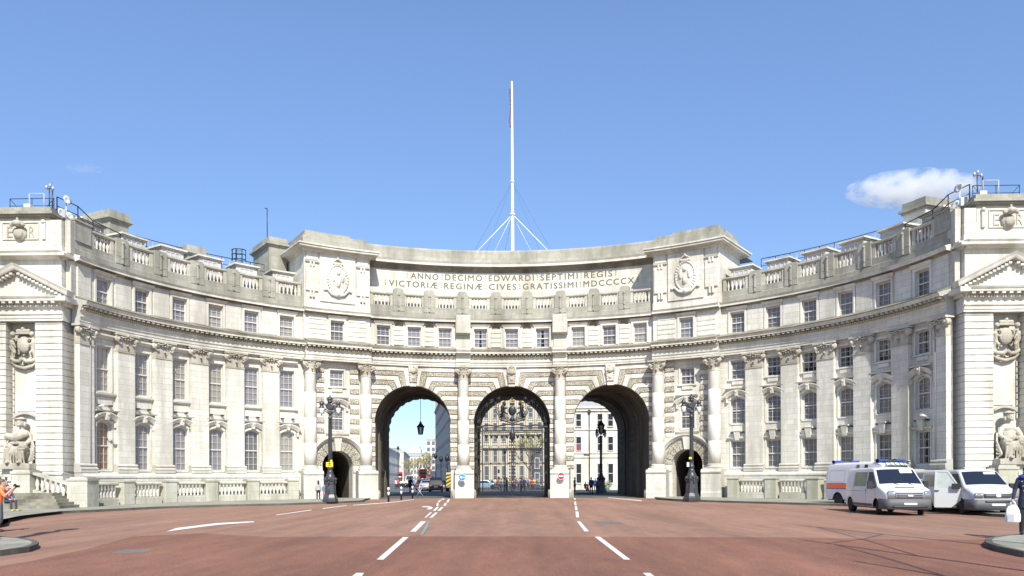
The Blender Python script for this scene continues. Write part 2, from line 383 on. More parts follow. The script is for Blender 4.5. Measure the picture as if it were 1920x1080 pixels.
def window(mp, uc, w, zb, zt, rise=0.0, cols=3, rows=6, v=0.0, style="plain", curtain='net', meet=0.5, intr=None, parent=None):
    a, b = uc - w / 2, uc + w / 2; zs = zt - rise; fv = v - 0.22
    s = MB(mp)
    if style == "top":      # moulded architrave with a flared head under the cornice
        for x0, x1 in ((a - .17, a), (b, b + .17)): s.cbox(x0, x1, v - .01, v + .09, zb, zt + .02, .02)
        s.cbox(a - .17, b + .17, v - .01, v + .09, zt + .02, zt + .2, .02)
        s.sweep([(v, zt + .2), (v + .12, zt + .2), (v + .16, zt + .28), (v + .26, zt + .40), (v, zt + .40)], a - .26, b + .26)
    elif style == "tall":   # tall sash: hood on top, sill, panel under it
        for x0, x1 in ((a - .13, a), (b, b + .13)): s.cbox(x0, x1, v - .01, v + .06, zb, zt, .02)
        s.cbox(a - .13, b + .13, v - .01, v + .06, zt, zt + .16, .02)
        s.sweep([(v, zt + .45), (v + .12, zt + .47), (v + .2, zt + .58), (v + .34, zt + .62), (v + .34, zt + .72), (v, zt + .78)], a - .2, b + .2)
        s.sweep([(v, zb - .3), (v + .1, zb - .28), (v + .22, zb - .2), (v + .24, zb - .08), (v, zb - .04)], a - .22, b + .22)
        s.cbox(a - .1, b + .1, v - .01, v + .05, zb - .88, zb - .36, .03)
    elif style == "hood":   # segmental hood with a carved keystone
        for x0, x1 in ((a - .12, a), (b, b + .12)): s.cbox(x0, x1, v - .01, v + .05, zb, zs, .02)
        s.sweepU(segarc(uc, w + .12, zt + .05, max(rise, .1) + .01), [(-.02, v), (-.02, v + .07), (.12, v + .07), (.12, v)])
        s.sweepU(segarc(uc, w + .75, zt + .42, max(rise, .1) + .16), [(-.14, v), (-.14, v + .16), (-.03, v + .24), (.1, v + .34), (.16, v + .34), (.16, v)])
        s.sweep([(v, zt + .58), (v + .3, zt + .6), (v + .36, zt + .68), (v, zt + .72)], a - .34, b + .34)
        for q in (-1, 1): s.cbox(uc + q * (w / 2 + .24) - .08, uc + q * (w / 2 + .24) + .08, v, v + .2, zs - .18, zs + .12, .02)
        s.poly([(uc - .13, v + .42, zt + .56), (uc + .13, v + .42, zt + .56), (uc + .09, v + .36, zt + .08), (uc - .09, v + .36, zt + .08)])
        for q in (-1, 1): s.quad((uc + q * .13, v, zt + .56), (uc + q * .13, v + .42, zt + .56), (uc + q * .09, v + .36, zt + .08), (uc + q * .09, v, zt + .08))
        s.quad((uc - .13, v + .42, zt + .56), (uc + .13, v + .42, zt + .56), (uc + .13, v, zt + .56), (uc - .13, v, zt + .56))
        s.lathe([(.001, v + .38), (.07, v + .42), (.001, v + .5)], (uc, 0, zt + .42), 8, 'y')
    elif style == "small":  # small upper window: sill with a stepped panel
        for x0, x1 in ((a - .14, a), (b, b + .14)): s.cbox(x0, x1, v - .01, v + .07, zb, zt, .02)
        s.cbox(a - .14, b + .14, v - .01, v + .07, zt, zt + .16, .02)
        s.cbox(a - .2, b + .2, v, v + .13, zb - .12, zb, .03)
        s.cbox(a + .12, b - .12, v, v + .1, zb - .42, zb - .14, .03)
    elif style == "key":    # ground window with a flat keyed lintel
        for x0, x1 in ((a - .1, a), (b, b + .1)): s.cbox(x0, x1, v - .01, v + .05, zb, zt, .02)
        s.sweep([(v, zt + .1), (v + .14, zt + .12), (v + .2, zt + .22), (v, zt + .26)], a - .25, uc - .2)
        s.sweep([(v, zt + .1), (v + .14, zt + .12), (v + .2, zt + .22), (v, zt + .26)], uc + .2, b + .25)
        s.poly([(uc - .24, v + .3, zt + .66), (uc + .24, v + .3, zt + .66), (uc + .15, v + .2, zt + .02), (uc - .15, v + .2, zt + .02)])
        for q in (-1, 1): s.quad((uc + q * .24, v, zt + .66), (uc + q * .24, v + .3, zt + .66), (uc + q * .15, v + .2, zt + .02), (uc + q * .15, v, zt + .02))
        s.quad((uc - .24, v + .3, zt + .66), (uc + .24, v + .3, zt + .66), (uc + .24, v, zt + .66), (uc - .24, v, zt + .66))
        s.sweep([(v, zt + .66), (v + .3, zt + .68), (v + .34, zt + .76), (v, zt + .8)], uc - .34, uc + .34)
    s.cbox(a - .04, b + .04, v - .3, v + .06, zb - .09, zb, .02)
    root = s.build("window", M['stone_plain'], parent or ARCH)
    f = MB(mp)
    t = .055
    def top(u): # height of the opening at u
        if rise <= 0: return zt
        R = ((w / 2) ** 2 + rise * rise) / (2 * rise); return zt - R + sqrt(max(R * R - (u - uc) ** 2, 0))
    f.box(a, a + .07, fv - .04, fv + .05, zb, zs); f.box(b - .07, b, fv - .04, fv + .05, zb, zs)
    f.box(a + .07, b - .07, fv - .04, fv + .05, zb, zb + .09)
    if rise > 0: f.sweepU(segarc(uc, w, zt, rise), [(0, fv - .04), (0, fv + .05), (-.08, fv + .05), (-.08, fv - .04)])
    else: f.box(a + .07, b - .07, fv - .04, fv + .05, zt - .08, zt)
    zm = zb + (zt - zb) * meet
    f.box(a + .07, b - .07, fv - .03, fv + .06, zm - .04, zm + .04)
    for i in range(1, cols):
        u = a + w * i / cols; f.box(u - .012, u + .012, fv - .01, fv + .02, zb + .05, top(u) - .03)
    for i in range(1, rows):
        z = zb + (zt - zb) * i / rows
        if abs(z - zm) > .12: f.box(a + .05, b - .05, fv - .01, fv + .021, z - .012, z + .012)
    f.build("sash_frame", M['white_paint'], root)
    g = MB(mp); c = MB(mp)
    for k, (mbx, vv) in enumerate(((g, fv - .012), (c, fv - .05))):
        if rise > 0:
            pts = segarc(uc, w - .02, zt - .01, rise)
            for i in range(len(pts) - 1):
                (p, pz), (q, qz) = pts[i], pts[i + 1]; mbx.quad((p, vv, zb), (q, vv, zb), (q, vv, qz), (p, vv, pz))
        elif k == 0 or random.random() < .6: mbx.quad((a + .01, vv, zb), (b - .01, vv, zb), (b - .01, vv, zt), (a + .01, vv, zt))
        else:
            gap = random.uniform(.02, .16); h0 = zb if random.random() < .8 else zb + .3 * (zt - zb)
            mbx.quad((a + .01, vv, h0), (uc - gap, vv, h0), (uc - gap * .5, vv, zt), (a + .01, vv, zt))
            mbx.quad((uc + gap, vv, h0), (b - .01, vv, h0), (b - .01, vv, zt), (uc + gap * .5, vv, zt))
    g.build("glass", M['glass'], root, recalc=False)
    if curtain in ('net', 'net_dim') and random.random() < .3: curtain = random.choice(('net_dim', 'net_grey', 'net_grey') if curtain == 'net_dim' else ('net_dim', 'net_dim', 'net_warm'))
    c.build("curtain", M[curtain], root, recalc=False)
    it = intr or interior
    it.quad((a - .1, fv - .4, zb - .1), (b + .1, fv - .4, zb - .1), (b + .1, fv - .4, zt + .1), (a - .1, fv - .4, zt + .1))
    return root

# ---------------------------------------------------------------- walls with openings
ENT_B, ENT_T = 11.08, 12.72
def top_ops(us): return [(u, 1.12, 12.76, 14.35, 0) for u in us]
for sg in (-1, 1):
    w = MB(PC)
    us = [sg * u for u in WIN_W]; lo, hi = (SEC1 - .1, END_U) if sg > 0 else (-END_U, -SEC1 + .1)
    if sg < 0: ops = [(u, 1.12, 7.24, 10.1, 0) for u in us] + [(u, 1.12, 2.27, 5.37, .22) for u in us]
    else: ops = [(u, 1.12, 9.18, 10.64, 0) for u in us] + [(u, 1.12, 5.76, 7.8, .24) for u in us] + [(u, 1.12, 2.40, 4.46, 0) for u in us]
    wall_strip(w, lo, hi, GZ, ENT_B + .1, ops); wall_strip(w, lo, hi, 12.5, 15.0, top_ops(us), v=-.02)
    w.build("wing_wall", M['stone'], ARCH)
    # section between wing and great arches
    w = MB(PC); uc = sg * 14.74
    wall_strip(w, min(sg * SEC0, sg * SEC1), max(sg * SEC0, sg * SEC1), GZ, ENT_B + .1,
               [(uc, 1.12, 9.08, 10.42, 0), (uc, 1.12, 5.55, 7.55, .22)] + [], v=.08)
    wall_strip(w, min(sg * SEC0, sg * SEC1), max(sg * SEC0, sg * SEC1), 12.5, 15.0, top_ops([uc]), v=.30)
    for e in (SEC0, SEC1): w.quad((sg * e, -.4, 12.5), (sg * e, .30, 12.5), (sg * e, .30, 15), (sg * e, -.4, 15))
    w.v = w.v; w.build("section_wall", M['stone'], ARCH) if False else None
    w = MB(PC)
    wall_strip(w, min(sg * SEC0, sg * SEC1), max(sg * SEC0, sg * SEC1), 5.3, ENT_B + .1, [(uc, 1.12, 9.08, 10.42, 0), (uc, 1.12, 5.55, 7.55, .22)], v=.08)
    wall_strip(w, min(sg * SEC0, sg * SEC1), max(sg * SEC0, sg * SEC1), GZ, 5.3, [(uc, 2.5, GZ - .01, 3.95, 1.25)], v=.08, depth=1.2)
    wall_strip(w, min(sg * SEC0, sg * SEC1), max(sg * SEC0, sg * SEC1), 12.5, 15.0, top_ops([uc]), v=.30)
    for e in (SEC0, SEC1): w.quad((sg * e, -.4, 12.5), (sg * e, .30, 12.5), (sg * e, .30, 15), (sg * e, -.4, 15))
    w.build("section_wall", M['stone'], ARCH)
# windows
for sg in (-1, 1):
    for k, u in enumerate(WIN_W):
        u *= sg
        cur = 'net' if sg < 0 else 'net_dim'  # shade of the right wing put into dimmer curtains
        window(PC, u, 1.12, 12.76, 14.35, 0, 3, 4, v=-.02, style="top", curtain=cur)
        if sg < 0:
            window(PC, u, 1.12, 7.24, 10.1, 0, 3, 6, style="tall", curtain=cur)
            window(PC, u, 1.12, 2.27, 5.37, .22, 3, 6, style="hood", curtain='orange_curtain' if k == 5 else cur)
        else:
            window(PC, u, 1.12, 9.18, 10.64, 0, 3, 4, style="small", curtain=cur)
            window(PC, u, 1.12, 5.76, 7.8, .24, 3, 5, style="hood", curtain=cur)
            window(PC, u, 1.12, 2.40, 4.46, 0, 3, 4, style="key", curtain=cur)
    u = sg * 14.74
    window(PC, u, 1.12, 12.76, 14.35, 0, 3, 4, v=.30, style="top", curtain='net')
    window(PC, u, 1.12, 9.08, 10.42, 0, 3, 4, v=.08, style="small", curtain='net')
    window(PC, u, 1.12, 5.55, 7.55, .22, 3, 5, v=.08, style="hood", curtain='net_dim')
TOPC = [-10.85, -8.27, -5.66, -2.64, 0, 2.64, 5.66, 8.27, 10.85]
w = MB(PC); wall_strip(w, -SEC0, SEC0, 12.5, 15.0, top_ops(TOPC), v=-.02); w.build("upper_wall", M['stone'], ARCH)
for u in TOPC: window(PC, u, 1.12, 12.76, 14.35, 0, 3, 4, v=-.02, style="top", curtain='net')
# raised panels / rusticated piers of the top storey
for sg in (-1, 1):
    for k, u in enumerate(PIL_W + [34.5]):
        hw = .62 if k < 5 else .55
        p = MB(PC); p.cbox(sg * u - hw, sg * u + hw, -.05, .06, 12.78, 14.72, .025); p.build("raised_panel", M['stone'], ARCH)
    for u in (13.1, 16.38):
        p = MB(PC)
        for i in range(5): p.cbox(sg * u - .74, sg * u + .74, .28, .36, 12.80 + i * .385, 13.15 + i * .385, .02)
        p.build("rusticated_pier", M['stone'], ARCH)
for u in (-9.56, -6.97, -1.33, 1.33, 6.97, 9.56):
    p = MB(PC); dk = MB(PC)
    for i in range(4): p.cbox(u - .42, u + .42, -.05, .06, 12.80 + i * .40, 13.165 + i * .40, .02)
    dk.poly([(u - .36, .1, 14.42), (u + .36, .1, 14.42), (u + .2, .3, 14.72), (u - .2, .3, 14.72)])
    dk.quad((u - .36, 0, 14.42), (u - .36, .1, 14.42), (u - .2, .3, 14.72), (u - .2, 0, 14.72)); dk.quad((u + .36, 0, 14.42), (u + .36, .1, 14.42), (u + .2, .3, 14.72), (u + .2, 0, 14.72))
    o = p.build("rusticated_pier", M['stone'], ARCH); dk.build("pier_console", M['tunnel'], o)
for u in (-4.16, 4.16):
    p = MB(PC); p.cbox(u - .64, u + .64, -.1, .55, 13.9, 15.42, .03); p.box(u - .64, u + .64, -.1, .42, 13.84, 13.9); p.cbox(u - .6, u + .6, -.1, .06, 12.78, 13.84, .02)
    p.build("projecting_block", M['block'], ARCH)

# ---------------------------------------------------------------- great arches
AR = [(0.0, 3.27), (-8.41, 3.2), (8.41, 3.2)]; ZS = 6.26
ph = [.39]
def great_arch(uc, R, eL, eR, crown, parent):
    wall = MB(PC); a = arcpts(uc, R, ZS, 0, 180, 36)
    ztop = ENT_B + .1
    def bnd(ang):
        c, s = cos(ang), sin(ang); t = 1e9
        if c > 1e-6: t = min(t, (eR - uc) / c)
        if c < -1e-6: t = min(t, (eL - uc) / c)
        if s > 1e-6: t = min(t, (ztop - ZS) / s)
        return (uc + c * t, ZS + s * t)
    angs = sorted([pi * i / 36 for i in range(37)] + [atan2(ztop - ZS, eR - uc), atan2(ztop - ZS, eL - uc)])
    v = -.08
    for i in range(len(angs) - 1):
        p0 = (uc + R * cos(angs[i]), ZS + R * sin(angs[i])); p1 = (uc + R * cos(angs[i + 1]), ZS + R * sin(angs[i + 1]))
        b0, b1 = bnd(angs[i]), bnd(angs[i + 1])
        m0, m1 = ((p0[0] + b0[0]) / 2, (p0[1] + b0[1]) / 2), ((p1[0] + b1[0]) / 2, (p1[1] + b1[1]) / 2)
        wall.quad((p0[0], v, p0[1]), (m0[0], v, m0[1]), (m1[0], v, m1[1]), (p1[0], v, p1[1]))
        wall.quad((m0[0], v, m0[1]), (b0[0], v, b0[1]), (b1[0], v, b1[1]), (m1[0], v, m1[1]))
    for x0, x1 in ((eL, uc - R), (uc + R, eR)): wall.quad((x0, v, GZ), (x1, v, GZ), (x1, v, ZS), (x0, v, ZS))
    wall.build("arch_wall", M['stone'], parent)
    sm, ve = MB(PC), MB(PC); g = .022
    def stonepoly(mb, pts, v1):
        n = len(pts); cx = sum(p[0] for p in pts) / n; cz = sum(p[1] for p in pts) / n
        inn = []
        for i in range(n):   # inset for the bevel
            p0, p1, p2 = pts[i - 1], pts[i], pts[(i + 1) % n]
            d1 = Vector((p1[0] - p0[0], p1[1] - p0[1])); d2 = Vector((p2[0] - p1[0], p2[1] - p1[1]))
            if d1.length < 1e-5: d1 = d2
            if d2.length < 1e-5: d2 = d1
            d1.normalize(); d2.normalize(); n1 = Vector((-d1.y, d1.x)); n2 = Vector((-d2.y, d2.x)); b = n1 + n2
            b = b / max(b.length_squared / 2, .5); inn.append((p1[0] + b.x * .03, p1[1] + b.y * .03))
        # shrink
        mb.poly([(q[0], v1, q[1]) for q in inn])
        for i in range(n):
            j = (i + 1) % n
            mb.quad((pts[i][0], v1 - .035, pts[i][1]), (pts[j][0], v1 - .035, pts[j][1]), (inn[j][0], v1, inn[j][1]), (inn[i][0], v1, inn[i][1]))
            mb.quad((pts[i][0], v - .3, pts[i][1]), (pts[j][0], v - .3, pts[j][1]), (pts[j][0], v1 - .035, pts[j][1]), (pts[i][0], v1 - .035, pts[i][1]))
    for sgn, E in ((1, eR), (-1, eL)):
        zk = lambda k: 10.62 - .396 * k if k >= 0 else ENT_B - .02
        ek = lambda k: radians(80.3 - 7.25 * k) if k >= 0 else radians(87.0)
        for k in range(-1, 11):
            e0, e1 = ek(k), ek(k + 1); z0, z1 = zk(k), zk(k + 1)
            if k == 10: e1 = 0.0; z1 = ZS
            def corner(e, z, g_=0):
                t = (z - ZS) / max(sin(e), .05); x = t * cos(e)
                x = max(x, (R + .28) * cos(e)); return (min(x, abs(E - uc)), z)
            c0, c1 = corner(e0, z0), corner(e1, z1); ex = abs(E - uc)
            de = .006
            pts = [(R * cos(e1 + de), ZS + R * sin(e1 + de)), (c1[0], c1[1] + g), ]
            if c1[0] < ex - .02: pts.append((ex, z1 + g))
            if k == -1:
                pts.append((ex, z0)); pts.append((R * cos(e0) * (z0 - ZS) / (R * sin(e0)), z0))
            else:
                if c0[0] < ex - .02 : pts.append((ex, z0 - g))
                pts.append((c0[0], c0[1] - g))
            pts.append((R * cos(e0 - de), ZS + R * sin(e0 - de)))
            if k == 10: pts[0] = (R, ZS + g)
            n = 3 # follow the arc on the intrados
            P = [(uc + sgn * x, z) for x, z in pts]
            if sgn < 0: P = P[::-1]
            rough = (k % 2 == 0)
            stonepoly(ve if rough else sm, P, .06 if rough else .04)
        zz = ZS; k = 11
        while zz > 2.55:
            z1 = zz; z0 = max(zz - .396, 2.42)
            x0, x1 = sorted((uc + sgn * (R - .05), E))
            (ve if k % 2 == 0 else sm).cbox(x0, x1, v - .3, .06 if k % 2 == 0 else .03, z0 + g, z1 - g, .03)
            zz -= .396; k += 1
    sm.build("arch_stonework", M['stone_plain'], parent); ve.build("vermiculated_stonework", M['verm'], parent)
    ks = MB(PC)
    b, t_ = .27, .40
    zb = ZS + R - .08
    for (x0, z0, x1, z1) in ((b, zb, t_, ENT_B),):
        ks.poly([(uc - x0, .22, z0), (uc + x0, .22, z0), (uc + x1, .34, z1), (uc - x1, .34, z1)])
        for q in (-1, 1): ks.quad((uc + q * x0, v, z0), (uc + q * x0, .22, z0), (uc + q * x1, .34, z1), (uc + q * x1, v, z1))
        ks.quad((uc - x0, v, z0), (uc - x0, .22, z0), (uc + x0, .22, z0), (uc + x0, v, z0))
    k_ = ks.build("keystone", M['stone_plain'], parent)
    cv = MB(PC); zc = ENT_B - .42
    for q in range(9):
        aa = radians(-20 + 220 * q / 8); cv.ball((uc + .34 * cos(aa), .38, zc + .26 * sin(aa)), .085, 6, 4)
    cv.ball((uc, .38, zc - .02), .24, 8, 6, sy=.7); cv.ball((uc, .42, zc + .32), .1, 6, 4)
    if crown:
        for q in (-1, 0, 1): cv.tube([(uc + q * .3, .38, zc + .1), (uc + q * .26, .44, zc + .36), (uc, .42, zc + .5)], .05, 5)
        cv.ball((uc, .42, zc + .58), .07, 6, 4); cv.box(uc - .34, uc + .34, .2, .45, zc - .14, zc + .04)
    cv.box(uc - .2, uc + .2, .2, .34, zc - .95, zc - .3); cv.ball((uc, .34, zc - .62), .16, 8, 5, sy=.6)
    for q in (-1, 1):
        for t in range(4): cv.ball((uc + q * (.3 - t * .02), .3, zc - .3 - t * .2), .085, 6, 4)
    sculpt(cv, "keystone_carving", M['carved'], k_, .03, 2)
great_arch(0, 3.27, -3.72, 3.72, True, ARCH)
great_arch(-8.41, 3.2, -SEC0 - .1, -4.6, False, ARCH)
great_arch(8.41, 3.2, 4.6, SEC0 + .1, False, ARCH)
pw = MB(PC)
for sg in (-1, 1): pw.box(sg * 4.16 - .5, sg * 4.16 + .5, -.4, -.07, GZ, ENT_B + .1)
pw.build("pier_wall", M['stone'], ARCH)

# ---------------------------------------------------------------- passages
def rear(x, z): return (x, 75 + .18 * x, z)
REAR = [(-0.1, 3.2), (-8.9, 3.2), (7.4, 3.2)]
tn = MB(PW)
for (uc, R), (xr, rr) in zip(AR, REAR):
    prof = [(R, GZ), (R, 3), (R, ZS)] + [(R * cos(pi * i / 28), ZS + R * sin(pi * i / 28)) for i in range(1, 28)] + [(-R, ZS), (-R, 3), (-R, GZ)]
    nseg = 8; rows = []
    for s_ in range(nseg + 1):
        t = s_ / nseg; row = []
        for (o, z) in prof:
            f_ = PC(uc + o, -.08, z); q = rear(xr + o * rr / R, z)
            row.append(tn.pt((f_[0] * (1 - t) + q[0] * t, f_[1] * (1 - t) + q[1] * t, z)))
        rows.append(row)
    Ls = [0]
    for k in range(1, len(prof)): Ls.append(Ls[-1] + math.hypot(prof[k][0] - prof[k - 1][0], prof[k][1] - prof[k - 1][1]))
    for s_ in range(nseg):
        for k in range(len(prof) - 1):
            tn.face((rows[s_][k], rows[s_ + 1][k], rows[s_ + 1][k + 1], rows[s_][k + 1]), [(s_ * 1.4, Ls[k]), (s_ * 1.4 + 1.4, Ls[k]), (s_ * 1.4 + 1.4, Ls[k + 1]), (s_ * 1.4, Ls[k + 1])])
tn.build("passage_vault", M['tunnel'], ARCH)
tr = MB(PW)   # ribs, blank recesses and rough jamb stones inside the passages
for (uc, R), (xr, rr) in zip(AR, REAR):
    for t in (.22, .30, .62, .70, .97):
        pts = []
        for i in range(0, 29):
            a_ = pi * i / 28
            for_ = PC(uc + R * cos(a_), -.08, 0); q = rear(xr + rr * cos(a_), 0)
            pts.append((for_[0] * (1 - t) + q[0] * t, for_[1] * (1 - t) + q[1] * t, ZS + R * sin(a_)))
        cx = (PC(uc, 0, 0)[0] * (1 - t) + xr * t)
        base = [(pts[0][0], pts[0][1], GZ)] + pts + [(pts[-1][0], pts[-1][1], GZ)]
        n = len(base)
        for i in range(n - 1):
            if t == .97 and i % 2: continue
            p0, p1 = base[i], base[i + 1]
            dd = .05 if t == .97 else .12
            def inn(p, k):
                if k == 0: return (base[1][0] - dd, p[1], p[2])
                if k == n - 1: return (base[-1][0] + dd, p[1], p[2])
                a_ = pi * (k - 1) / 28; return (p[0] - dd * cos(a_), p[1], p[2] - dd * sin(a_))
            q0, q1 = inn(p0, i), inn(p1, i + 1)
            wd = .35
            A = [p0, p1, q1, q0]; B = [(x, y + wd, z) for x, y, z in A]
            tr.poly(A); tr.poly(B[::-1]); tr.poly([A[3], A[2], B[2], B[3]]); tr.poly([A[0], A[3], B[3], B[0]]); tr.poly([A[1], B[1], B[2], A[2]])
    for t0, t1 in ((.33, .61), (.73, .95)):
        for z in (2.3, 4.2, 5.1, 5.6, 6.1):
            for sd in (-1, 1):
                def pp(t, o):
                    f_ = PC(uc + sd * (R - o), -.08, 0); q = rear(xr + sd * (rr - o), 0); return (f_[0] * (1 - t) + q[0] * t, f_[1] * (1 - t) + q[1] * t)
                for (a0, a1) in ((t0, t1),):
                    (x0, y0), (x1, y1), (x2, y2), (x3, y3) = pp(a0, -.02), pp(a1, -.02), pp(a1, .09), pp(a0, .09)
                    h = .12
                    tr.poly([(x3, y3, z), (x2, y2, z), (x2, y2, z + h), (x3, y3, z + h)]); tr.poly([(x0, y0, z + h), (x1, y1, z + h), (x2, y2, z + h), (x3, y3, z + h)]); tr.poly([(x0, y0, z), (x1, y1, z), (x2, y2, z), (x3, y3, z)])
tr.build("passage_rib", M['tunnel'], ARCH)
rw = MB(lambda u, v, z: rear(u, z)[:1] + (rear(u, z)[1] - v,) + (z,))
wall_strip(rw, -13.5, 13.5, GZ, 20.3, [(x, 2 * r, GZ - .01, ZS + r, r - .001) for x, r in REAR], v=0, depth=.05)
rw.build("rear_wall", M['stone'], ARCH)
sb = MB(PC)
for sg in (-1, 1):
    sb.box(sg * 14.2, sg * 35.2, -11, -10.6, GZ, 16.4) if sg > 0 else sb.box(-35.2, -14.2, -11, -10.6, GZ, 16.4)
    x0, y0, _ = PC(sg * 14.2, -11, 0); x1, y1, _ = rear(sg * 13.5, 0)
sb.build("rear_wall", M['stone'], ARCH)
for sg in (-1, 1):
    sb = MB(PW)
    a_ = PC(sg * 14.2, -11, 0); b_ = rear(sg * 13.5, 0)
    sb.poly([(a_[0], a_[1], GZ), (b_[0], b_[1], GZ), (b_[0], b_[1], 20.3), (a_[0], a_[1], 20.3)])
    # dark foot passages behind the small doorways
    uc = sg * 14.74; pr = [(1.25, GZ), (1.25, 2.7)] + [(1.25 * cos(pi * i / 14), 2.7 + 1.25 * sin(pi * i / 14)) for i in range(1, 14)] + [(-1.25, 2.7), (-1.25, GZ)]
    for k in range(len(pr) - 1):
        for va, vb in ((-1.12, -4), (-4, -8)):
            q = [PC(uc + pr[k][0], va, pr[k][1]), PC(uc + pr[k + 1][0], va, pr[k + 1][1]), PC(uc + pr[k + 1][0], vb, pr[k + 1][1]), PC(uc + pr[k][0], vb, pr[k][1])]; sb.poly(q)
    sb.poly([PC(uc + x, -8, z) for x, z in pr])
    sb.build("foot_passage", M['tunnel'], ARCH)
interior.build("room_interior", M['dark'], ARCH)

# ---------------------------------------------------------------- entablature and cornices
def ent_profile(b):
    return [(b - .5, ENT_B), (b, ENT_B), (b, ENT_B + .15), (b + .04, ENT_B + .15), (b + .04, ENT_B + .33), (b + .10, ENT_B + .36), (b + .12, ENT_B + .42), (b + .02, ENT_B + .45),
            (b + .02, ENT_B + .74), (b + .08, ENT_B + .77), (b + .12, ENT_B + .8), (b + .12, ENT_B + .93), (b + .2, ENT_B + .98), (b + .22, ENT_B + 1.08), (b + .47, ENT_B + 1.09), (b + .47, ENT_B + 1.2), (b + .52, ENT_B + 1.25), (b + .58, ENT_B + 1.36), (b + .1, ENT_B + 1.50), (b - .25, ENT_B + 1.66), (b - .5, ENT_B + 1.66)]
RUNS = [(-SEC0, SEC0, .22), (SEC0, SEC1, .72), (SEC1, END_U, .36), (-SEC1, -SEC0, .72), (-END_U, -SEC1, .36)]
def cut(u0, u1, holes):
    out = []; c = u0
    for h0, h1 in sorted(holes):
        if h0 > c: out.append((c, h0))
        c = max(c, h1)
    if c < u1: out.append((c, u1))
    return out
for u0, u1, b in RUNS:
    e = MB(PC); e.sweep(ent_profile(b), u0, u1); e.build("entablature", M['stone'], ARCH)
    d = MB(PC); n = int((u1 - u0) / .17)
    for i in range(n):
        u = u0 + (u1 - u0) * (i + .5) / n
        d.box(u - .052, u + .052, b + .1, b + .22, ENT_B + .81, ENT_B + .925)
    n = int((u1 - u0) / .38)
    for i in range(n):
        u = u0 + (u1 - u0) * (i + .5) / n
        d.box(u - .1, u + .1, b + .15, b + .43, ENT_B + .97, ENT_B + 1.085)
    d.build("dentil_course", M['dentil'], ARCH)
    e = MB(PC); e.sweep([(b + .565, ENT_B + 1.30), (b + .59, ENT_B + 1.365), (b + .11, ENT_B + 1.512), (b - .24, ENT_B + 1.67), (b - .3, ENT_B + 1.55)], u0, u1); e.build("cornice_top", M['shade_weather'], ARCH)
    e = MB(PC); e.sweep([(b + .085, ENT_B + .78), (b + .126, ENT_B + .80), (b + .126, ENT_B + .93), (b + .205, ENT_B + .976), (b + .226, ENT_B + 1.076), (b + .467, ENT_B + 1.084)], u0, u1, caps=False); e.build("soffit_shade", M['shade_weather'], ARCH)  # dark overlay paints the shade under the main cornice
for u in (-4.16, 4.16):
    e = MB(PC); e.sweep([(v + .24 * (1 if k < 14 else 1), z + (.003 if k > 0 else 0)) for k, (v, z) in enumerate(ent_profile(.22))], u - .62, u + .62)
    e.build("entablature_break", M['stone'], ARCH)
C2 = [(-.3, 14.72), (.04, 14.72), (.10, 14.80), (.16, 14.84), (.38, 14.87), (.38, 15.0), (.46, 15.12), (.1, 15.22), (-.3, 15.25)]
for u0, u1, b in [(-SEC0, SEC0, 0), (SEC0, SEC1, .35), (SEC1, END_U, 0), (-SEC1, -SEC0, .35), (-END_U, -SEC1, 0)]:
    e = MB(PC); e.sweep([(v + b, z) for v, z in C2], u0, u1); e.build("upper_cornice", M['stone_plain'], ARCH)
    e = MB(PC); e.sweep([(b + .046, 14.73), (b + .106, 14.797), (b + .166, 14.835), (b + .375, 14.864)], u0, u1, caps=False); e.sweep([(b + .465, 15.125), (b + .11, 15.227), (b - .2, 15.255)], u0, u1, caps=False); e.build("soffit_shade", M['shade_weather'], ARCH)  # underside strip paints shade; top strip is weathering

# ---------------------------------------------------------------- pilasters and columns
def capital(mb, uc, vc, r, z0=9.87, z1=11.06, flat=False):
    h = z1 - z0; e = r + .2
    mb.box(uc - e - .04, uc + e + .04, -.05, vc + (r + .18 if not flat else .2), z1 - .13, z1)
    if flat:
        mb.box(uc - r, uc + r, 0, vc + .01, z0 + .1, z1 - .13); mb.box(uc - r - .04, uc + r + .04, 0, vc + .05, z0, z0 + .08)
    else:
        mb.lathe([(r * .95, 0), (r * 1.06, .04), (r * .95, .1), (r * .93, .25), (r * 1.0, .5), (r * 1.12, .68), (r * 1.2, .78), (r * 1.1, .86), (r * 1.1, h - .13)], (uc, vc, z0), 16)
    fr = vc + (r * .95 if not flat else .06)
    for q in (-1, 1):
        x = uc + q * (r + .06); z = z1 - .36
        mb.lathe([(.05, fr - .25), (.21, fr - .22), (.235, fr + .0), (.21, fr + .08), (.15, fr + .05), (.10, fr + .12), (.001, fr + .15)], (x, 0, z), 10, 'y')
        mb.tube([(x, fr + .03, z + .2), (uc + q * r * .55, fr + .09, z + .1), (uc + q * .08, fr + .12, z + .16)], .06, 5)
        for t in range(4): mb.ball((x - q * (.02 + .07 * t), fr + .03, z - .22 - .05 * t + (.0 if t < 3 else .1)), .06, 5, 4)
    for i in range(5):
        a = -1 + 2 * i / 4; mb.ball((uc + a * r * .62, fr + .08 - .08 * a * a, z1 - .34), .075, 6, 4)
    mb.ball((uc, fr + .1, z1 - .12), .1, 6, 5)
    mb.tube([(uc, fr + .05, z0 + .5), (uc, fr + .1, z0 + .34), (uc, fr + .02, z0 + .2)], [.09, .06, .01], 5)
